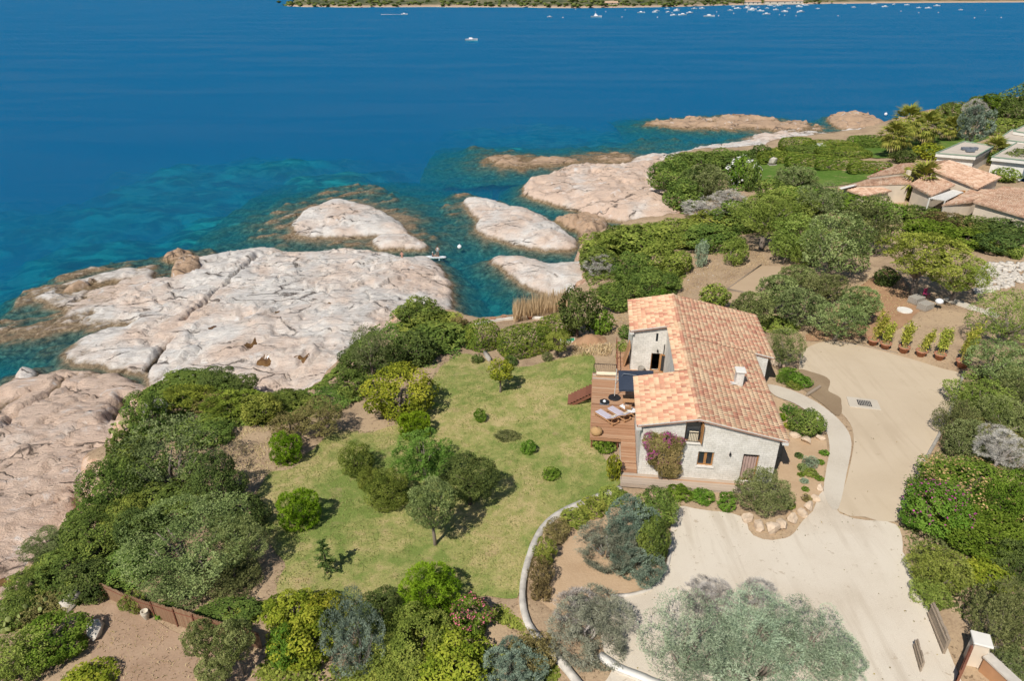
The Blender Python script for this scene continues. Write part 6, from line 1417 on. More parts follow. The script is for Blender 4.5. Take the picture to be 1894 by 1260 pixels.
# ------------------------------------------------------------------ gate, gate walls and pillar
p0 = G(1795, 1215)
def solid(name, mat, pts_low, z0, z1, parent=None, label=None, cat=None):
    pass
gp = empty('gate_pillar', G(1797, 1225)); tag(gp, 'square masonry gate pillar with white cap', 'pillar')
gp.rotation_euler = (0, 0, math.radians(-20))
MB().box((-.32, -.32, -.3), (.32, .32, 1.55)).obj('shaft', M_plaster, gp, bevel=.02); MB().box((-.42, -.42, 1.552), (.42, .42, 1.68)).obj('cap', M_whitewash, gp, bevel=.03)
def gate(name, a, b, h, label, cat='gate', th=.09, mat=M_greywood, np_=6):
    A, B_ = G(*a), G(*b); r = empty(name, A); tag(r, label, cat); d = B_-A; L = d.length; r.rotation_euler = (0, 0, math.atan2(d.y, d.x))
    for k in range(np_):
        x0_, x1_ = L*k/np_+.006, L*(k+1)/np_-.006; MB().box((x0_, -th/2, .05), (x1_, th/2, h+.04*math.sin(k*2.1))).obj('board', mat, r)
    for z in (.25, h-.25): MB().box((0, th/2+.002, z), (L, th/2+.05, z+.1)).obj('rail', mat, r)
gate('timber_gate', (1745,1212), (1717,1140), 1.1, 'weathered timber gate leaf opened along the drive edge', th=.12)
gate('timber_gate', (1702,1245), (1690,1200), .75, 'short weathered timber leaf standing on the gravel', th=.07, np_=4)
gate('gate_panel', (1765,1275), (1790,1215), 1.35, 'dark timber panel between drive and gate pillar', 'gate', .1, M_stair, 5)
gw = empty('gate_wall', G(1815, 1240)); tag(gw, 'low orange rendered wall running down from the gate pillar', 'wall'); gw.rotation_euler = (0, 0, math.radians(-72))
MB().box((0, -.2, -.5), (3.2, .2, .95)).obj('body', simple('orange_render', (.46, .25, .13), .9, .15, 1.5), gw); MB().box((-.05, -.27, .952), (3.25, .27, 1.05)).obj('cap', M_stonepale, gw)
# ------------------------------------------------------------------ small things in the grounds
dr = empty('drain_cover', G(1597, 747)); dr.rotation_euler = (0, 0, math.radians(-14)); tag(dr, 'pale concrete pad with dark iron drain grating on the sand court', 'drain')
MB().box((-1.15, -.75, -.05), (1.15, .75, .06)).obj('pad', M_conc, dr, bevel=.02)
MB().box((-.45, -.4, .062), (.55, .4, .075)).obj('frame', M_iron, dr)
for k in range(7): MB().box((-.38+k*.13, -.36, .077), (-.32+k*.13, .36, .09)).obj('bar', M_stonegrey, dr)
a_, b_ = G(1492, 733), G(1516, 717); lg = MB().tube([(0, 0, .12), tuple((b_-a_)*.5+Vector((0, 0, .12))), tuple(b_-a_+Vector((0, 0, .12)))], [.13, .15, .12], 10).obj('log', M_greywood, None, a_); tag(lg, 'grey log lying on the damp patch', 'log')
jr = empty('stone_jar', G(272, 1146)); jr.scale = (.62, .62, .62); tag(jr, 'tall cream stone jar standing by the reed screen', 'jar')
MB().lathe([(0, 0), (.16, 0), (.2, .1), (.33, .62), (.36, .85), (.30, .98), (.33, 1.03), (.26, 1.03), (.22, .9), (0, .8)], 18).obj('body', simple('cream_stone', (.55, .49, .39), .9, .15, 4), jr, smooth=True)
for k, (u, v, lab) in enumerate(((912,594,'terracotta pot at the steps end of the cove terrace'),(932,590,'second terracotta pot on the cove terrace edge'),(955,588,'third terracotta pot on the cove terrace edge'),(980,590,'terracotta pot nearest the reeds'))):
    q = G(u, v); r = empty('cove_pot', q); tag(r, lab, 'pot', 'pots on the cove terrace'); obj('pot', pot_me, r).scale = (.7, .7, .7); obj('soil', soil_me, r).scale = (.7, .7, .7)
strip_wall('terrace_kerb', [(880,603),(905,597),(935,592),(970,589),(1005,590)], .25, .2, M_stonepale, M_whitewash, 'pale kerb at the seaward edge of the cove terrace', below=.8, cat='kerb')
strip_wall('path_steps_wall', [(897,655),(905,668)], .35, .35, M_stonegrey, None, 'little heap wall of grey stones at the path start', False)
gbw = empty('garden_trough', G(1050, 634)); tag(gbw, 'green and white garden trough under the dark tree', 'trough')
MB().box((-.75, -.4, 0), (.75, .4, .35)).obj('body', M_whitewash, gbw, bevel=.03); MB().box((-.66, -.32, .352), (.66, .32, .37)).obj('lining', simple('green_lining', (.05, .28, .14), .5), gbw)
# scraped mound behind the deck
q = G(1090, 632); md = obj('earth_mound', None)
def mound():
    X, Y = np.meshgrid(np.linspace(-2.8, 2.8, 40), np.linspace(-2.8, 2.8, 40)); h = 1.1*np.exp(-((X/1.8)**2+(Y/1.5)**2)*1.1)+(fbm(X*1.6, Y*1.6, 8)-.5)*.5-.25
    Z = T(X+q.x, Y+q.y)-q.z+h*sstep(2.8, 1.5, np.hypot(X, Y))-.12; idx = np.arange(1600).reshape(40, 40)
    return npmesh('earth_mound', np.stack([X.ravel(), Y.ravel(), Z.ravel()], 1), np.stack([idx[:-1, :-1].ravel(), idx[:-1, 1:].ravel(), idx[1:, 1:].ravel(), idx[1:, :-1].ravel()], 1), M_redsoil, True)
bpy.data.objects.remove(md); md = obj('earth_mound', mound(), None, q); tag(md, 'reddish heap of bare rock and earth behind the deck', 'mound')
# stone pallets and other things under the tamarisk
for k, (u, v, rz, lab) in enumerate(((1693, 560, .5, 'far pallet of stacked grey stone blocks under the tamarisk'), (1710, 572, .5, 'near pallet of stacked grey stone blocks'))):
    r = empty('stone_pallet', G(u, v), rz); tag(r, lab, 'pallet', 'stone pallets under the tamarisk')
    MB().box((-.7, -.5, 0), (.7, .5, .12)).obj('pallet', M_greywood, r)
    bkm = MB().box((-.165, -.12, 0), (.165, .12, .19)).mesh('block', M_stonegrey, bevel=.015)
    for z in range(3):
        for i in range(4):
            for j in range(4): obj('block', bkm, r, (-.51+i*.34+random.uniform(-.01, .01), -.375+j*.25, .122+z*.193))
bb = empty('kettle_barbecue', G(1733, 572)); tag(bb, 'covered grey barbecue on black legs by the pallets', 'barbecue')
MB().lathe([(0, .55), (.2, .58), (.36, .75), (.38, .9), (.3, 1.05), (.12, 1.13), (0, 1.14)], 14).obj('cover', M_white, bb, smooth=True)
for a in (0, 2.1, 4.2): MB().bar((math.cos(a)*.1, math.sin(a)*.1, .6), (math.cos(a)*.38, math.sin(a)*.38, 0), .035).obj('leg', M_iron, bb)
pc = empty('garden_chair', G(1712, 550)); pc.rotation_euler = (0, 0, .4); tag(pc, 'pink garden chair in the shade of the tamarisk', 'chair')
M_pink = simple('pink_plastic', (.55, .06, .18), .5)
MB().box((-.24, -.24, .40), (.24, .24, .44)).obj('seat', M_pink, pc); MB().box((-.24, .2, .44), (.24, .24, .95)).obj('backrest', M_pink, pc)
for sx in (-1, 1):
    for sy in (-1, 1): MB().box((sx*.2-.02, sy*.2-.02, 0), (sx*.2+.02, sy*.2+.02, .40)).obj('leg', M_pink, pc)
sc_ = empty('stone_ring', G(1673, 575)); tag(sc_, 'white edged round stone ring before the pallets', 'ring')
MB().lathe([(.45, 0), (.72, 0), (.7, .14), (.48, .14)], 24).obj('rim', M_whitewash, sc_); MB().lathe([(0, .0), (.44, .0), (.4, .08), (0, .1)], 20).obj('bed', M_stonegrey, sc_)
pa = empty('paved_corner', G(1812, 568)); pa.rotation_euler = (0, 0, .55); tag(pa, 'pale paved corner with green edge beside the rubble', 'paving')
slabm = MB().box((-.58, -.58, -.1), (.58, .58, .06)).mesh('slab', M_conc, bevel=.02)
for i, j in ((0, 0), (1, 0), (2, 0), (0, 1), (0, 2), (0, 3), (0, -1), (1, -1)): obj('slab', slabm, pa, (i*1.2-.8, j*1.2-1.2, 0))
# prickly pear on the cliff edge
M_cact = simple('cactus_pad', (.26, .30, .09), .6, .25, 3)
pad_me = MB().lathe([(0, 0), (.08, .02), (.2, .15), (.26, .3), (.22, .46), (.1, .56), (0, .58)], 10).mesh('pad', M_cact, True)
def prickly(u, v, n, label):
    r = empty('prickly_pear', G(u, v)); tag(r, label, 'cactus'); R = random.Random(int(u))
    for k in range(n): obj('pad', pad_me, r, (R.uniform(-1., 1.), R.uniform(-.9, .9), R.uniform(.1, .9)), (R.uniform(-.8, .8), R.uniform(-.6, .6), R.uniform(0, 6)), (.55, .16, .55))
prickly(232, 805, 40, 'prickly pear clump on the cliff edge by the giant bush'); prickly(50, 1150, 34, 'prickly pear clump in the bottom left thicket')
# ------------------------------------------------------------------ neighbour villas
def tiled(name):
    m, t, out = nt(name); p = geo_pos(t)
    n1 = noise(t, p, 1.4, 5, .7); n2 = noise(t, p, 5, 3, .6)
    v_ = N(t, 'ShaderNodeTexVoronoi', Scale=2.6); t.links.new(p, v_.inputs['Vector'])
    f = math_n(t, 'ADD', math_n(t, 'MULTIPLY', n1, .5), math_n(t, 'MULTIPLY', N(t, 'ShaderNodeSeparateColor').outputs[0], .0))
    sc = t.nodes.new('ShaderNodeSeparateColor'); t.links.new(v_.outputs['Color'], sc.inputs[0])
    f = math_n(t, 'ADD', math_n(t, 'MULTIPLY', n1, .45), math_n(t, 'MULTIPLY', sc.outputs[0], .55))
    c = ramp(t, f, [(.2, (.40, .24, .16)), (.45, (.54, .345, .235)), (.65, (.60, .42, .30)), (.85, (.64, .50, .37))])
    princ(t, out, c, .85, bump(t, n2, .8, .1), .2); return m
M_villatile = tiled('villa_tiles')
villa = empty('tiled_villa', G(1720, 360)); tag(villa, 'sprawling villa with several low tiled roofs beyond the grove', 'house'); VO = villa.location.copy()
def roof_part(parent, VO, px, th=.22, mat=M_villatile, walls=True, inset=.45, wall_mat=M_plaster, tiles=True):
    Q = [at(u, v, z)-VO for u, v, z in px]; n = len(Q); c = sum(Q, Vector())/n
    nrm = Vector((0, 0, 0))
    for i in range(n): nrm += (Q[i]-c).cross(Q[(i+1) % n]-c)
    if nrm.z < 0: Q = Q[::-1]
    lowq = [q-Vector((0, 0, th)) for q in Q]
    o = MB().add(Q+lowq, [tuple(range(n)), tuple(range(2*n-1, n-1, -1))]+[(i, n+i, n+(i+1) % n, (i+1) % n) for i in range(n)]).obj('roof', mat, parent)
    if walls:
        W = [q+(c-q).normalized()*inset for q in Q]; W2 = [Vector((w.x, w.y, w.z-th-.01)) for w in W]; W3 = [Vector((w.x, w.y, float(T(w.x+VO.x, w.y+VO.y))-VO.z-.5)) for w in W]
        MB().add(W2+W3, [tuple(range(n)), tuple(range(2*n-1, n-1, -1))]+[(i, n+i, n+(i+1) % n, (i+1) % n) for i in range(n)]).obj('wall', wall_mat, parent)
    if tiles:   # rows of rolls running down the slope
        a, b, c_, d = [Q[int(i*n/4)] for i in range(4)]
        if n == 4:
            # rolls run along the steeper pair of edges
            e1, e2 = (b-a), (d-a)
            if abs(e1.z)/max(e1.length, .1) > abs(e2.z)/max(e2.length, .1): A, Bq, Cq, Dq = a, b, c_, d
            else: A, Bq, Cq, Dq = b, c_, d, a
            L = max((Dq-A).length, (Cq-Bq).length); k = int(L/.33); mb = MB()
            for i in range(k):
                s0, s1 = (i+.1)/k, (i+.75)/k; p0, p1 = A.lerp(Dq, s0), A.lerp(Dq, s1); r0, r1 = Bq.lerp(Cq, s0), Bq.lerp(Cq, s1); up = Vector((0, 0, .08)); e = Vector((0, 0, .004))
                m0, m1 = (p0+p1)/2+up, (r0+r1)/2+up
                mb.add([p0+e, m0, p1+e, r0+e, m1, r1+e], [(0, 3, 4, 1), (1, 4, 5, 2), (0, 1, 2), (3, 5, 4)])
            g_ = mb.obj('tile_rolls', mat, o); g_['kind'] = 'stuff'
    return o
roof_part(villa, VO, [(1757,296,14.2),(1853,327,13.0),(1810,348,12.9),(1719,311,14.1)])
roof_part(villa, VO, [(1664,303,13.8),(1756,296,14.0),(1718,311,13.3),(1604,326,12.7)])
roof_part(villa, VO, [(1718,318,13.0),(1767,341,12.9),(1724,362,12.1),(1684,340,12.2)])
roof_part(villa, VO, [(1606,332,12.4),(1681,324,12.5),(1688,338,12.0),(1580,342,11.8)])
roof_part(villa, VO, [(1854,344,13.2),(1930,352,13.2),(1900,402,12.2),(1800,372,12.3)])
roof_part(villa, VO, [(1795,350,12.4),(1851,350,12.6),(1798,372,11.9),(1742,379,11.9)])
roof_part(villa, VO, [(1556,347,11.4),(1610,340,11.5),(1650,352,11.2),(1600,362,11.0)])
MB().add([at(u, v, z)-VO for u, v, z in ((1552,347,11.6),(1606,335,11.9),(1608,337,11.9),(1556,350,11.6),(1552,347,11.35),(1606,335,11.65),(1608,337,11.65),(1556,350,11.35))], [(0,1,2,3),(7,6,5,4),(0,4,5,1),(1,5,6,2),(2,6,7,3),(3,7,4,0)]).obj('parapet', M_whitewash, villa)
# white pergola slats in the villa courtyard
A_, B2, C2, D2 = [at(u, v, 12.2)-VO for u, v in ((1719,367),(1764,351),(1781,355),(1748,371))]
for k in range(9):
    s = k/8; MB().bar(A_.lerp(D2, s), B2.lerp(C2, s), .16, .08).obj('pergola_slat', M_whitewash, villa)
for q in (A_, B2, C2, D2): MB().box((q.x-.06, q.y-.06, q.z-3), (q.x+.06, q.y+.06, q.z-.05)).obj('pergola_post', M_whitewash, villa)
MB().box(((B2+C2).x/2-.6, B2.y-.1, B2.z-1.6), ((B2+C2).x/2+2.5, B2.y+.1, B2.z-.1)).obj('shutter_wall', M_oak, villa)
chv = at(1682, 314, 13.6)-VO; MB().box((chv.x-.25, chv.y-.25, chv.z-1.4), (chv.x+.25, chv.y+.25, chv.z-.1)).obj('chimney', M_plaster, villa)
v2 = empty('flat_roofed_villa', G(1800, 290)); tag(v2, 'white flat roofed villa with stepped terraces at the right edge', 'house'); V2 = v2.location.copy()
M_flat = simple('roof_screed', (.54, .47, .39), .9, .12, .8); M_greenedge = simple('green_coping', (.26, .36, .25), .7, .1)
def flat(px, z, inset=.6, th=.5):
    o = roof_part(v2, V2, [(u, v, z) for u, v in px], th, M_whitewash, True, inset, M_whitewash, False)
    Q = [at(u, v, z)-V2 for u, v in px]; c = sum(Q, Vector())/len(Q); I = [q.lerp(c, .05)+Vector((0, 0, .02)) for q in Q]
    if sum((Q[i].x*Q[(i+1) % len(Q)].y-Q[(i+1) % len(Q)].x*Q[i].y) for i in range(len(Q))) < 0: I = I[::-1]
    MB().add(I, [tuple(range(len(I)))]).obj('screed', M_flat, v2)
    for i in range(len(Q)): MB().bar(Q[i]+Vector((0, 0, .12)), Q[(i+1) % len(Q)]+Vector((0, 0, .12)), .16, .12).obj('coping', M_greenedge, v2)
flat([(1731,284),(1783,262),(1838,271),(1805,290)], 12.6)
flat([(1834,291),(1890,259),(1930,268),(1900,298)], 13.2)
flat([(1846,258),(1872,240),(1930,250),(1910,266)], 13.4)
flat([(1874,243),(1894,233),(1940,240),(1930,252)], 14.0)
for k, (u, v) in enumerate(((1786,276),(1800,276),(1794,280))): q = at(u, v, 12.75)-V2; MB().box((q.x-.7, q.y-.3, q.z), (q.x+.7, q.y+.3, q.z+.35)).obj('roof_bench', M_lead, v2)
MB().box((at(1790,300,9.8)-V2).to_tuple(), (at(1790,300,9.8)-V2+Vector((3.5, .3, 2.0))).to_tuple()).obj('window', M_glass, v2)  # dark loggia: its shade is put in as a dark glass box
# white shade sail / covered dinghy on the villa shore
bt = empty('covered_dinghy', G(1512, 273)); bt.rotation_euler = (0, 0, .3); tag(bt, 'dinghy under a white cover behind the villa hedges', 'boat')
MB().add([(-2.2,-.8,.3),(1.4,-.8,.3),(2.4,0,.4),(1.4,.8,.3),(-2.2,.8,.3),(-1.8,0,1.0),(1.2,0,.9)],[(0,1,6,5),(1,2,6),(2,3,6),(3,4,5,6),(4,0,5)]).obj('cover', M_white, bt); MB().prism([(-2.2,-.8),(1.4,-.8),(2.4,0),(1.4,.8),(-2.2,.8)], 0, .3).obj('hull', M_lead, bt)
lp = empty('lawn_pillar', G(1743, 252)); tag(lp, 'slim white pillar on the villa lawn by the short palm', 'pillar'); MB().box((-.2, -.2, 0), (.2, .2, 2.2)).obj('shaft', M_whitewash, lp); MB().box((-.28, -.28, 2.202), (.28, .28, 2.35)).obj('cap', M_whitewash, lp)
gs = empty('garden_statue', G(1429, 305)); tag(gs, 'grey carved boulder sculpture at the corner of the villa lawn', 'sculpture'); obj('block', st_me[2], gs, (0, 0, .9), None, (1.0, .8, 1.2)); MB().box((-.8, -.7, -.1), (.8, .7, .12)).obj('plinth', M_stonegrey, gs)
# ------------------------------------------------------------------ people and paddle board
def body(name, joints, edges, radii, mat, parent, root=0):
    me = bpy.data.meshes.new(name); me.from_pydata(joints, edges, []); o = obj(name, me, parent)
    sk = o.modifiers.new('skin', 'SKIN'); 
    lay_ = me.skin_vertices[0] if me.skin_vertices else None
    if lay_ is None: bpy.context.view_layer.objects.active = o
    for i, r in enumerate(radii): me.skin_vertices[0].data[i].radius = (r, r)
    me.skin_vertices[0].data[root].use_root = True
    o.modifiers.new('sub', 'SUBSURF').levels = 1; o.modifiers['sub'].render_levels = 2
    me.materials.append(mat); return o
M_skin = simple('skin', (.45, .25, .17), .6, .1); M_hair = simple('dark_hair', (.06, .04, .03), .8); M_swimw = simple('white_cloth', (.75, .75, .73), .8); M_swimd = simple('dark_shorts', (.05, .06, .09), .8); M_salmon = simple('salmon_skin', (.50, .27, .20), .6, .1)
def with_skin(name, joints, edges, radii, mat, parent):
    me = bpy.data.meshes.new(name); me.from_pydata(joints, edges, [])
    o = obj(name, me, parent); bpy.context.view_layer.objects.active = o
    o.modifiers.new('skin', 'SKIN')
    if not me.skin_vertices:
        o.select_set(True); bpy.ops.mesh.customdata_skin_add()
    for i, r in enumerate(radii): me.skin_vertices[0].data[i].radius = (r, r); me.skin_vertices[0].data[i].use_root = (i == 0)
    s = o.modifiers.new('sub', 'SUBSURF'); s.levels = 1; s.render_levels = 1
    me.materials.append(mat); return o
STAND = [(0,0,.92),(0,0,1.15),(0,0,1.38),(0,0,1.52),(0,.02,1.66),(.19,0,1.38),(.30,.1,1.14),(.22,.30,1.05),(-.19,0,1.38),(-.30,.1,1.14),(-.2,.30,1.2),(.1,0,.88),(.12,.03,.48),(.12,0,.06),(.12,.14,.03),(-.1,0,.88),(-.12,.03,.48),(-.12,0,.06),(-.12,.14,.03)]
SE = [(0,1),(1,2),(2,3),(3,4),(2,5),(5,6),(6,7),(2,8),(8,9),(9,10),(0,11),(11,12),(12,13),(13,14),(0,15),(15,16),(16,17),(17,18)]
SR_ = [.14,.13,.14,.06,.1,.07,.05,.04,.07,.05,.04,.09,.065,.045,.04,.09,.065,.045,.04]
SIT = [(0,0,.14),(0,-.05,.38),(0,-.04,.58),(0,-.02,.7),(0,0,.83),(.17,-.04,.56),(.26,.08,.36),(.2,.26,.24),(-.17,-.04,.56),(-.26,.08,.36),(-.2,.26,.24),(.1,.06,.13),(.14,.46,.2),(.13,.78,.06),(.13,.88,.08),(-.1,.06,.13),(-.14,.46,.2),(-.13,.78,.06),(-.13,.88,.08)]
def person(loc, rz, pose, label, shirt=None, skin=M_skin, hairm=M_hair, hat=None, s=1.0):
    r = empty('person', loc, rz); r.scale = (s, s, s); tag(r, label, 'person')
    with_skin('body', pose, SE, SR_, skin, r); h = Vector(pose[4])
    MB().lathe([(0, -.02), (.095, .0), (.115, .06), (.10, .12), (.05, .155), (0, .16)], 12, (h.x, h.y-.012, h.z)).obj('hair' if not hat else 'hat', hat or hairm, r, smooth=True)
    MB().box((h.x-.018, h.y+.09, h.z-.03), (h.x+.018, h.y+.125, h.z+.03)).obj('nose', skin, r)
    if shirt:
        t0, t2 = Vector(pose[0]), Vector(pose[2]); MB().tube([t0-Vector((0, 0, .12)), t0, (t0+t2)/2, t2, t2+Vector((0, 0, .1))], [.17, .165, .155, .18, .08], 10).obj('clothing', shirt, r, smooth=True)
    return r
sp = at(806, 476, 0); sup = empty('paddle_board', (sp.x, sp.y, .02), math.radians(-3)); tag(sup, 'white paddle board carrying three people in the channel', 'paddle board')
out_ = [(1.65*math.cos(a) if abs(math.cos(a)) > 0 else 0, .40*math.sin(a)*(1-.12*math.cos(a))) for a in np.linspace(0, 2*math.pi, 28, endpoint=False)]
MB().prism(out_, -.04, .12).obj('board', M_white, sup, smooth=False); MB().prism([(x*.6, y*.7) for x, y in out_], .1202, .128).obj('deck_pad', simple('grey_pad', (.35, .42, .45), .9), sup)
bz = .15
person((sp.x+.35, sp.y, bz), math.radians(180), STAND, 'person in white standing and paddling on the board', M_swimw)
person((sp.x-.45, sp.y, bz), math.radians(-90), SIT, 'person with white hat sitting at the rear of the board', M_swimd, hat=M_white, s=.8)
person((sp.x-.02, sp.y, bz), math.radians(-90), SIT, 'child sitting in front of the standing paddler', simple('teal_shirt', (.25, .42, .40), .8), s=.65)
pd = empty('paddle', (sp.x+.55, sp.y-.3, bz), .2); tag(pd, 'thin paddle held upright beside the standing paddler', 'paddle'); MB().bar((0, 0, -.2), (-.35, .12, 1.9), .03).obj('shaft', M_iron, pd); MB().box((-.1, -.01, -.6), (.1, .02, -.18)).obj('blade', M_white, pd)
rk_ = at(744, 481, 1.1); person((rk_.x, rk_.y, .75), 0, STAND, 'bare chested person standing at the seaward rim of the rock shelf', None, M_salmon)
# ------------------------------------------------------------------ boats and buoys
def hull(L, Wd, Hh):
    mb = MB(); n = 7; rows = []
    for i in range(n):
        f = i/(n-1); x = -L/2+L*f; w = Wd/2*(1 if f < .55 else max(0.02, 1-((f-.55)/.45)**1.8)); z = Hh*(.75+.35*f*f)
        rows.append([(x, -w, z), (x, -w*.75, Hh*.1), (x, 0, -.25), (x, w*.75, Hh*.1), (x, w, z)])
    vs = [p for r in rows for p in r]; fs = []
    for i in range(n-1):
        for k in range(4): fs.append((5*i+k, 5*i+k+1, 5*i+5+k+1, 5*i+5+k))
    fs.append((0, 4, 3, 2, 1))
    for i in range(n-1): fs.append((5*i+4, 5*i, 5*i+5, 5*i+9))
    return mb.add(vs, fs)
M_gel = simple('white_gelcoat', (.80, .80, .79), .35, .04); M_tan = simple('tan_deck', (.45, .36, .26), .8)
hull_me = hull(1, .34, .12).mesh('hull', M_gel); 
cab_me = MB().add([(-.22,-.11,.08),(.16,-.11,.08),(.16,.11,.08),(-.22,.11,.08),(-.18,-.09,.2),(.05,-.085,.2),(.05,.085,.2),(-.18,.09,.2)],[(4,5,6,7),(0,1,5,4),(1,2,6,5),(2,3,7,6),(3,0,4,7)]).mesh('cabin', M_gel)
ws_me = MB().add([(.17,-.1,.10),(.17,.1,.10),(.06,.08,.19),(.06,-.08,.19)],[(0,1,2,3)]).mesh('windscreen', M_glass)
fly_me = MB().add([(-.16,-.08,.2),(.0,-.08,.2),(.0,.08,.2),(-.16,.08,.2),(-.14,-.07,.3),(-.04,-.07,.3),(-.04,.07,.3),(-.14,.07,.3)],[(4,5,6,7),(0,1,5,4),(1,2,6,5),(2,3,7,6),(3,0,4,7)]).mesh('flybridge', M_gel)
def boat(u, v, L, label, rz=0., group=None, fly=False, detail=True, name='motor_boat'):
    p = at(u, v, 0); r = empty(name, (p.x, p.y, .05), rz); tag(r, label, 'boat', group); s = (L, L, L)
    obj('hull', hull_me, r, None, None, s); obj('cabin', cab_me, r, None, None, s)
    if detail: obj('windscreen', ws_me, r, None, None, s)
    if fly: obj('flybridge', fly_me, r, None, None, s); MB().bar((-.1*L, 0, .3*L), (-.1*L, 0, .52*L), .12).obj('mast', M_gel, r)
    return r
boat(872, 74, 9.5, 'lone white boat anchored in mid bay', .05, name='motor_boat')
boat(1103, 31, 14, 'white motor yacht with upper bridge off the far shore', .0, None, True, name='motor_yacht')
boat(748, 26, 9, 'speedboat trailing a white wake in the far bay', 0., name='speedboat')
boat(1312, 30, 14, 'long white boat anchored before the moored fleet', .0)
boat(1017, 31, 7, 'small white boat under way left of the motor yacht', .4)
boat(1186, 23, 11, 'dark topped boat between motor yacht and the fleet', .0)
boat(1418, 26, 11, 'red and white boat under way among the moored fleet', .2)
boat(1392, 17, 14, 'largest white boat in the far moored fleet', .1)
wk = empty('boat_wake', (0, 0, 0)); bpy.data.objects.remove(wk)
a, b = at(746, 26.2, 0), at(705, 26, 0)
wk = MB().add([(a.x, a.y-1.5, .12), (a.x, a.y+1.5, .12), (b.x, b.y+5, .12), (b.x, b.y-5, .12)], [(0, 1, 2, 3)]).obj('boat_wake', simple('foam', (.75, .78, .8), .9, .2, .3)); tag(wk, 'white foam trail behind the speedboat', 'wake', None, 'stuff')
R = random.Random(12)
for k in range(46):
    u = R.choice((R.uniform(1205, 1290), R.uniform(1290, 1560), R.uniform(1380, 1500), R.uniform(1480, 1780))); lo = 15 if u < 1300 else (12 if u < 1400 else (9 if u < 1560 else 6))
    boat(u, lo+R.random()**1.8*13, R.uniform(6, 12), 'small white boat moored off the far beach', R.uniform(-.5, .5)+R.choice((0, math.pi)), 'boats moored off the far beach', False, False)
buoy_me = MB().lathe([(0, -.3), (.3, -.15), (.42, .15), (.3, .45), (0, .55)], 10).mesh('float', M_gel, True); bt_me = MB().lathe([(.06, .5), (.06, .72), (0, .75)], 6).mesh('ring', M_gel)
def buoy(u, v, s, label, group=None): p = at(u, v, 0); r = empty('mooring_buoy', (p.x, p.y, 0)); r.scale = (s, s, s); tag(r, label, 'buoy', group); obj('float', buoy_me, r); obj('ring', bt_me, r)
buoy(850, 458, .9, 'white mooring buoy in the channel beside the paddle board')
buoy(1638, 212, 1.2, 'white buoy off the rust brown rock hump'); buoy(1703, 209, 1.0, 'small white buoy off the rocky shore behind the palms')
for k in range(22): u = R.uniform(1020, 1880); buoy(u, R.uniform(16, 34), 1.6, 'tiny white buoy dotted across the far bay', 'buoys dotted across the far bay')
# ------------------------------------------------------------------ far shore
m, t, out = nt('far_shore_scrub'); p = geo_pos(t); sep = t.nodes.new('ShaderNodeSeparateXYZ'); t.links.new(p, sep.inputs[0])
c = ramp(t, noise(t, p, .035, 6, .7), [(.38, (.05, .065, .03)), (.5, (.11, .115, .05)), (.6, (.20, .17, .10)), (.7, (.34, .27, .18))])
zz = N(t, 'ShaderNodeMapRange'); zz.inputs['From Min'].default_value = 1.5; zz.inputs['From Max'].default_value = 4.5; t.links.new(sep.outputs[2], zz.inputs['Value'])
c = mixc(t, zz.outputs[0], (.46, .33, .24), c); princ(t, out, c, .95); M_far = m
def far_land(name, line, depth, hmax, seed, sandw):
    P = np.array([tuple(at(u, v, 0))[:2] for u, v in line]); n = 260; tt_ = np.linspace(0, len(P)-1, n); base = np.stack([np.interp(tt_, range(len(P)), P[:, 0]), np.interp(tt_, range(len(P)), P[:, 1])], 1)
    base[:, 1] += (fbm(base[:, 0]*.02, base[:, 0]*0, seed)-.5)*30
    ds = np.array([0, 6, 14, 26, 45, 70, 110, 160, 240, 340, 480, 700]); V = []
    for d in ds:
        x = base[:, 0]*(1+d/4000.); y = base[:, 1]+d; taper = np.minimum(1, np.minimum(np.arange(n), n-1-np.arange(n)*.0)/6.)
        h = -1.5+np.where(d < 15, d*.28*sandw, 3+hmax*(1-math.exp(-d/220.)))*taper+(fbm(x*.02, y*.02, seed+3, 4)-.4)*min(d*.12, 16)*taper
        V.append(np.stack([x, y, h], 1))
    V = np.concatenate(V); idx = np.arange(len(V)).reshape(len(ds), n); F = np.stack([idx[:-1, :-1].ravel(), idx[:-1, 1:].ravel(), idx[1:, 1:].ravel(), idx[1:, :-1].ravel()], 1)
    o = obj(name, npmesh(name, V, F, M_far, True)); tag(o, kind='structure'); return V.reshape(len(ds), n, 3)
FV = far_land('far_shore', [(522,10.5),(560,12.5),(650,13),(800,12.5),(950,13),(1050,14.5),(1150,13.5),(1250,12),(1340,9.5),(1450,7.5),(1600,5.5),(1750,4.5),(1900,3.5),(2050,2.5)], 700, 22, 5, 1.0)
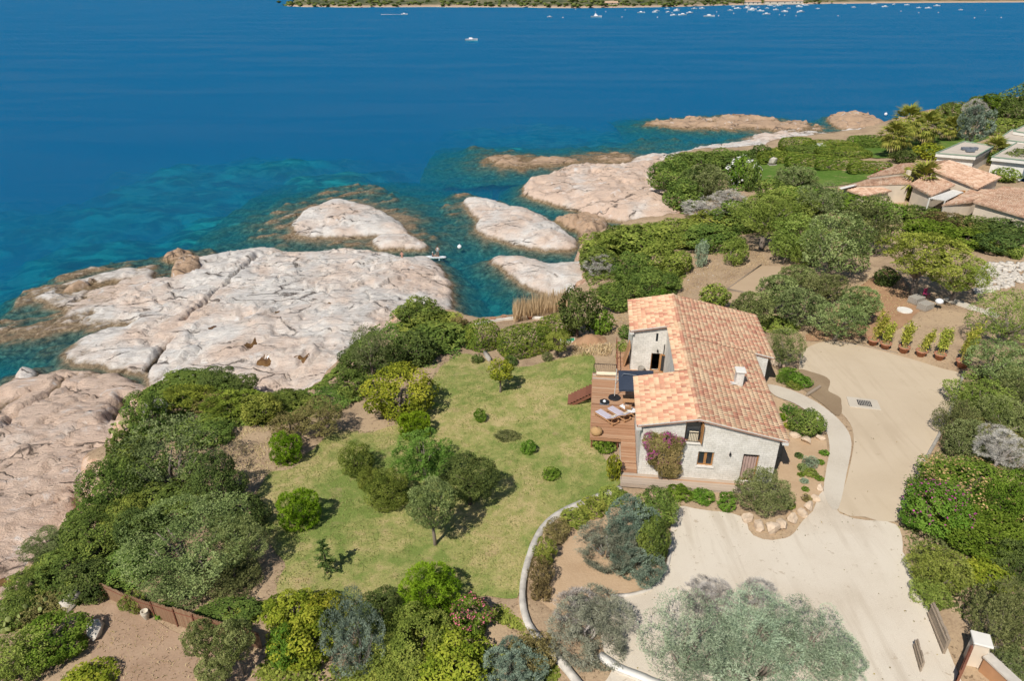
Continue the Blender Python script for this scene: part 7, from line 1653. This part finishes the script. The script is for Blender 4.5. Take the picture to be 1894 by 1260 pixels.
far_land('far_shore_beyond', [(370,-3),(420,-3.5),(480,-4),(540,-4)], 600, 30, 9, 1.0)
# scrub on the far shore: a mass nobody could count
R2 = np.random.default_rng(9); fr_ = FV[2:9].reshape(-1, 3); pick = fr_[R2.choice(len(fr_), 1500)]; pick = pick+R2.normal(0, 1, pick.shape)*[9, 9, 0]; pick = pick[pick[:, 0] < 700]
ico = np.array([(0, 0, 1), (.9, 0, .4), (.28, .85, .45), (-.72, .53, .4), (-.72, -.53, .45), (.28, -.85, .4), (0, 0, -.4)]); fi = np.array([(0, i, i % 5+1) for i in range(1, 6)]+[(6, i % 5+1, i) for i in range(1, 6)])
sz = R2.uniform(2.0, 5.0, (len(pick), 1, 1)); V = pick[:, None, :]+ico[None]*sz*np.array([1.3, 1.3, .8]); F = (np.arange(len(pick))*7)[:, None, None]+fi[None]
so = obj('far_scrub', npmesh('far_scrub', V.reshape(-1, 3), F.reshape(-1, 3), LM['dark'], True, np.repeat(R2.random(len(pick)), 10))); tag(so, 'dark scrub and trees covering the far shore', 'scrub', None, 'stuff')
for k, (u, v, w, h, lab) in enumerate(((1132, 7, 22, 7, 'small pale house on the far shore behind the motor yacht'), (1440, 3, 50, 6, 'long low beach building on the far shore'), (1395, 4, 30, 6, 'beach hut on the far shore left of the long building'), (1475, 2.5, 26, 7, 'beach hut on the far shore right of the long building'))):
    q = at(u, v+3, 2.5); r = empty('beach_house', (q.x, q.y+12, 3.0)); tag(r, lab, 'house'); MB().box((-w/2, -5, -2), (w/2, 5, h*.6)).obj('wall', M_plaster, r)
    MB().add([(-w/2-1,-6,h*.6+.02),(w/2+1,-6,h*.6+.02),(w/2+1,6,h*.6+.02),(-w/2-1,6,h*.6+.02),(-w/2-1,0,h),(w/2+1,0,h)],[(0,1,5,4),(2,3,4,5),(0,4,3),(1,2,5),(0,3,2,1)]).obj('roof', M_villatile, r)
    for i in range(3): MB().box((-w*.3+i*w*.3-1, -5.08, .3), (-w*.3+i*w*.3+1, -5.004, 2.3)).obj('window', M_glass, r)
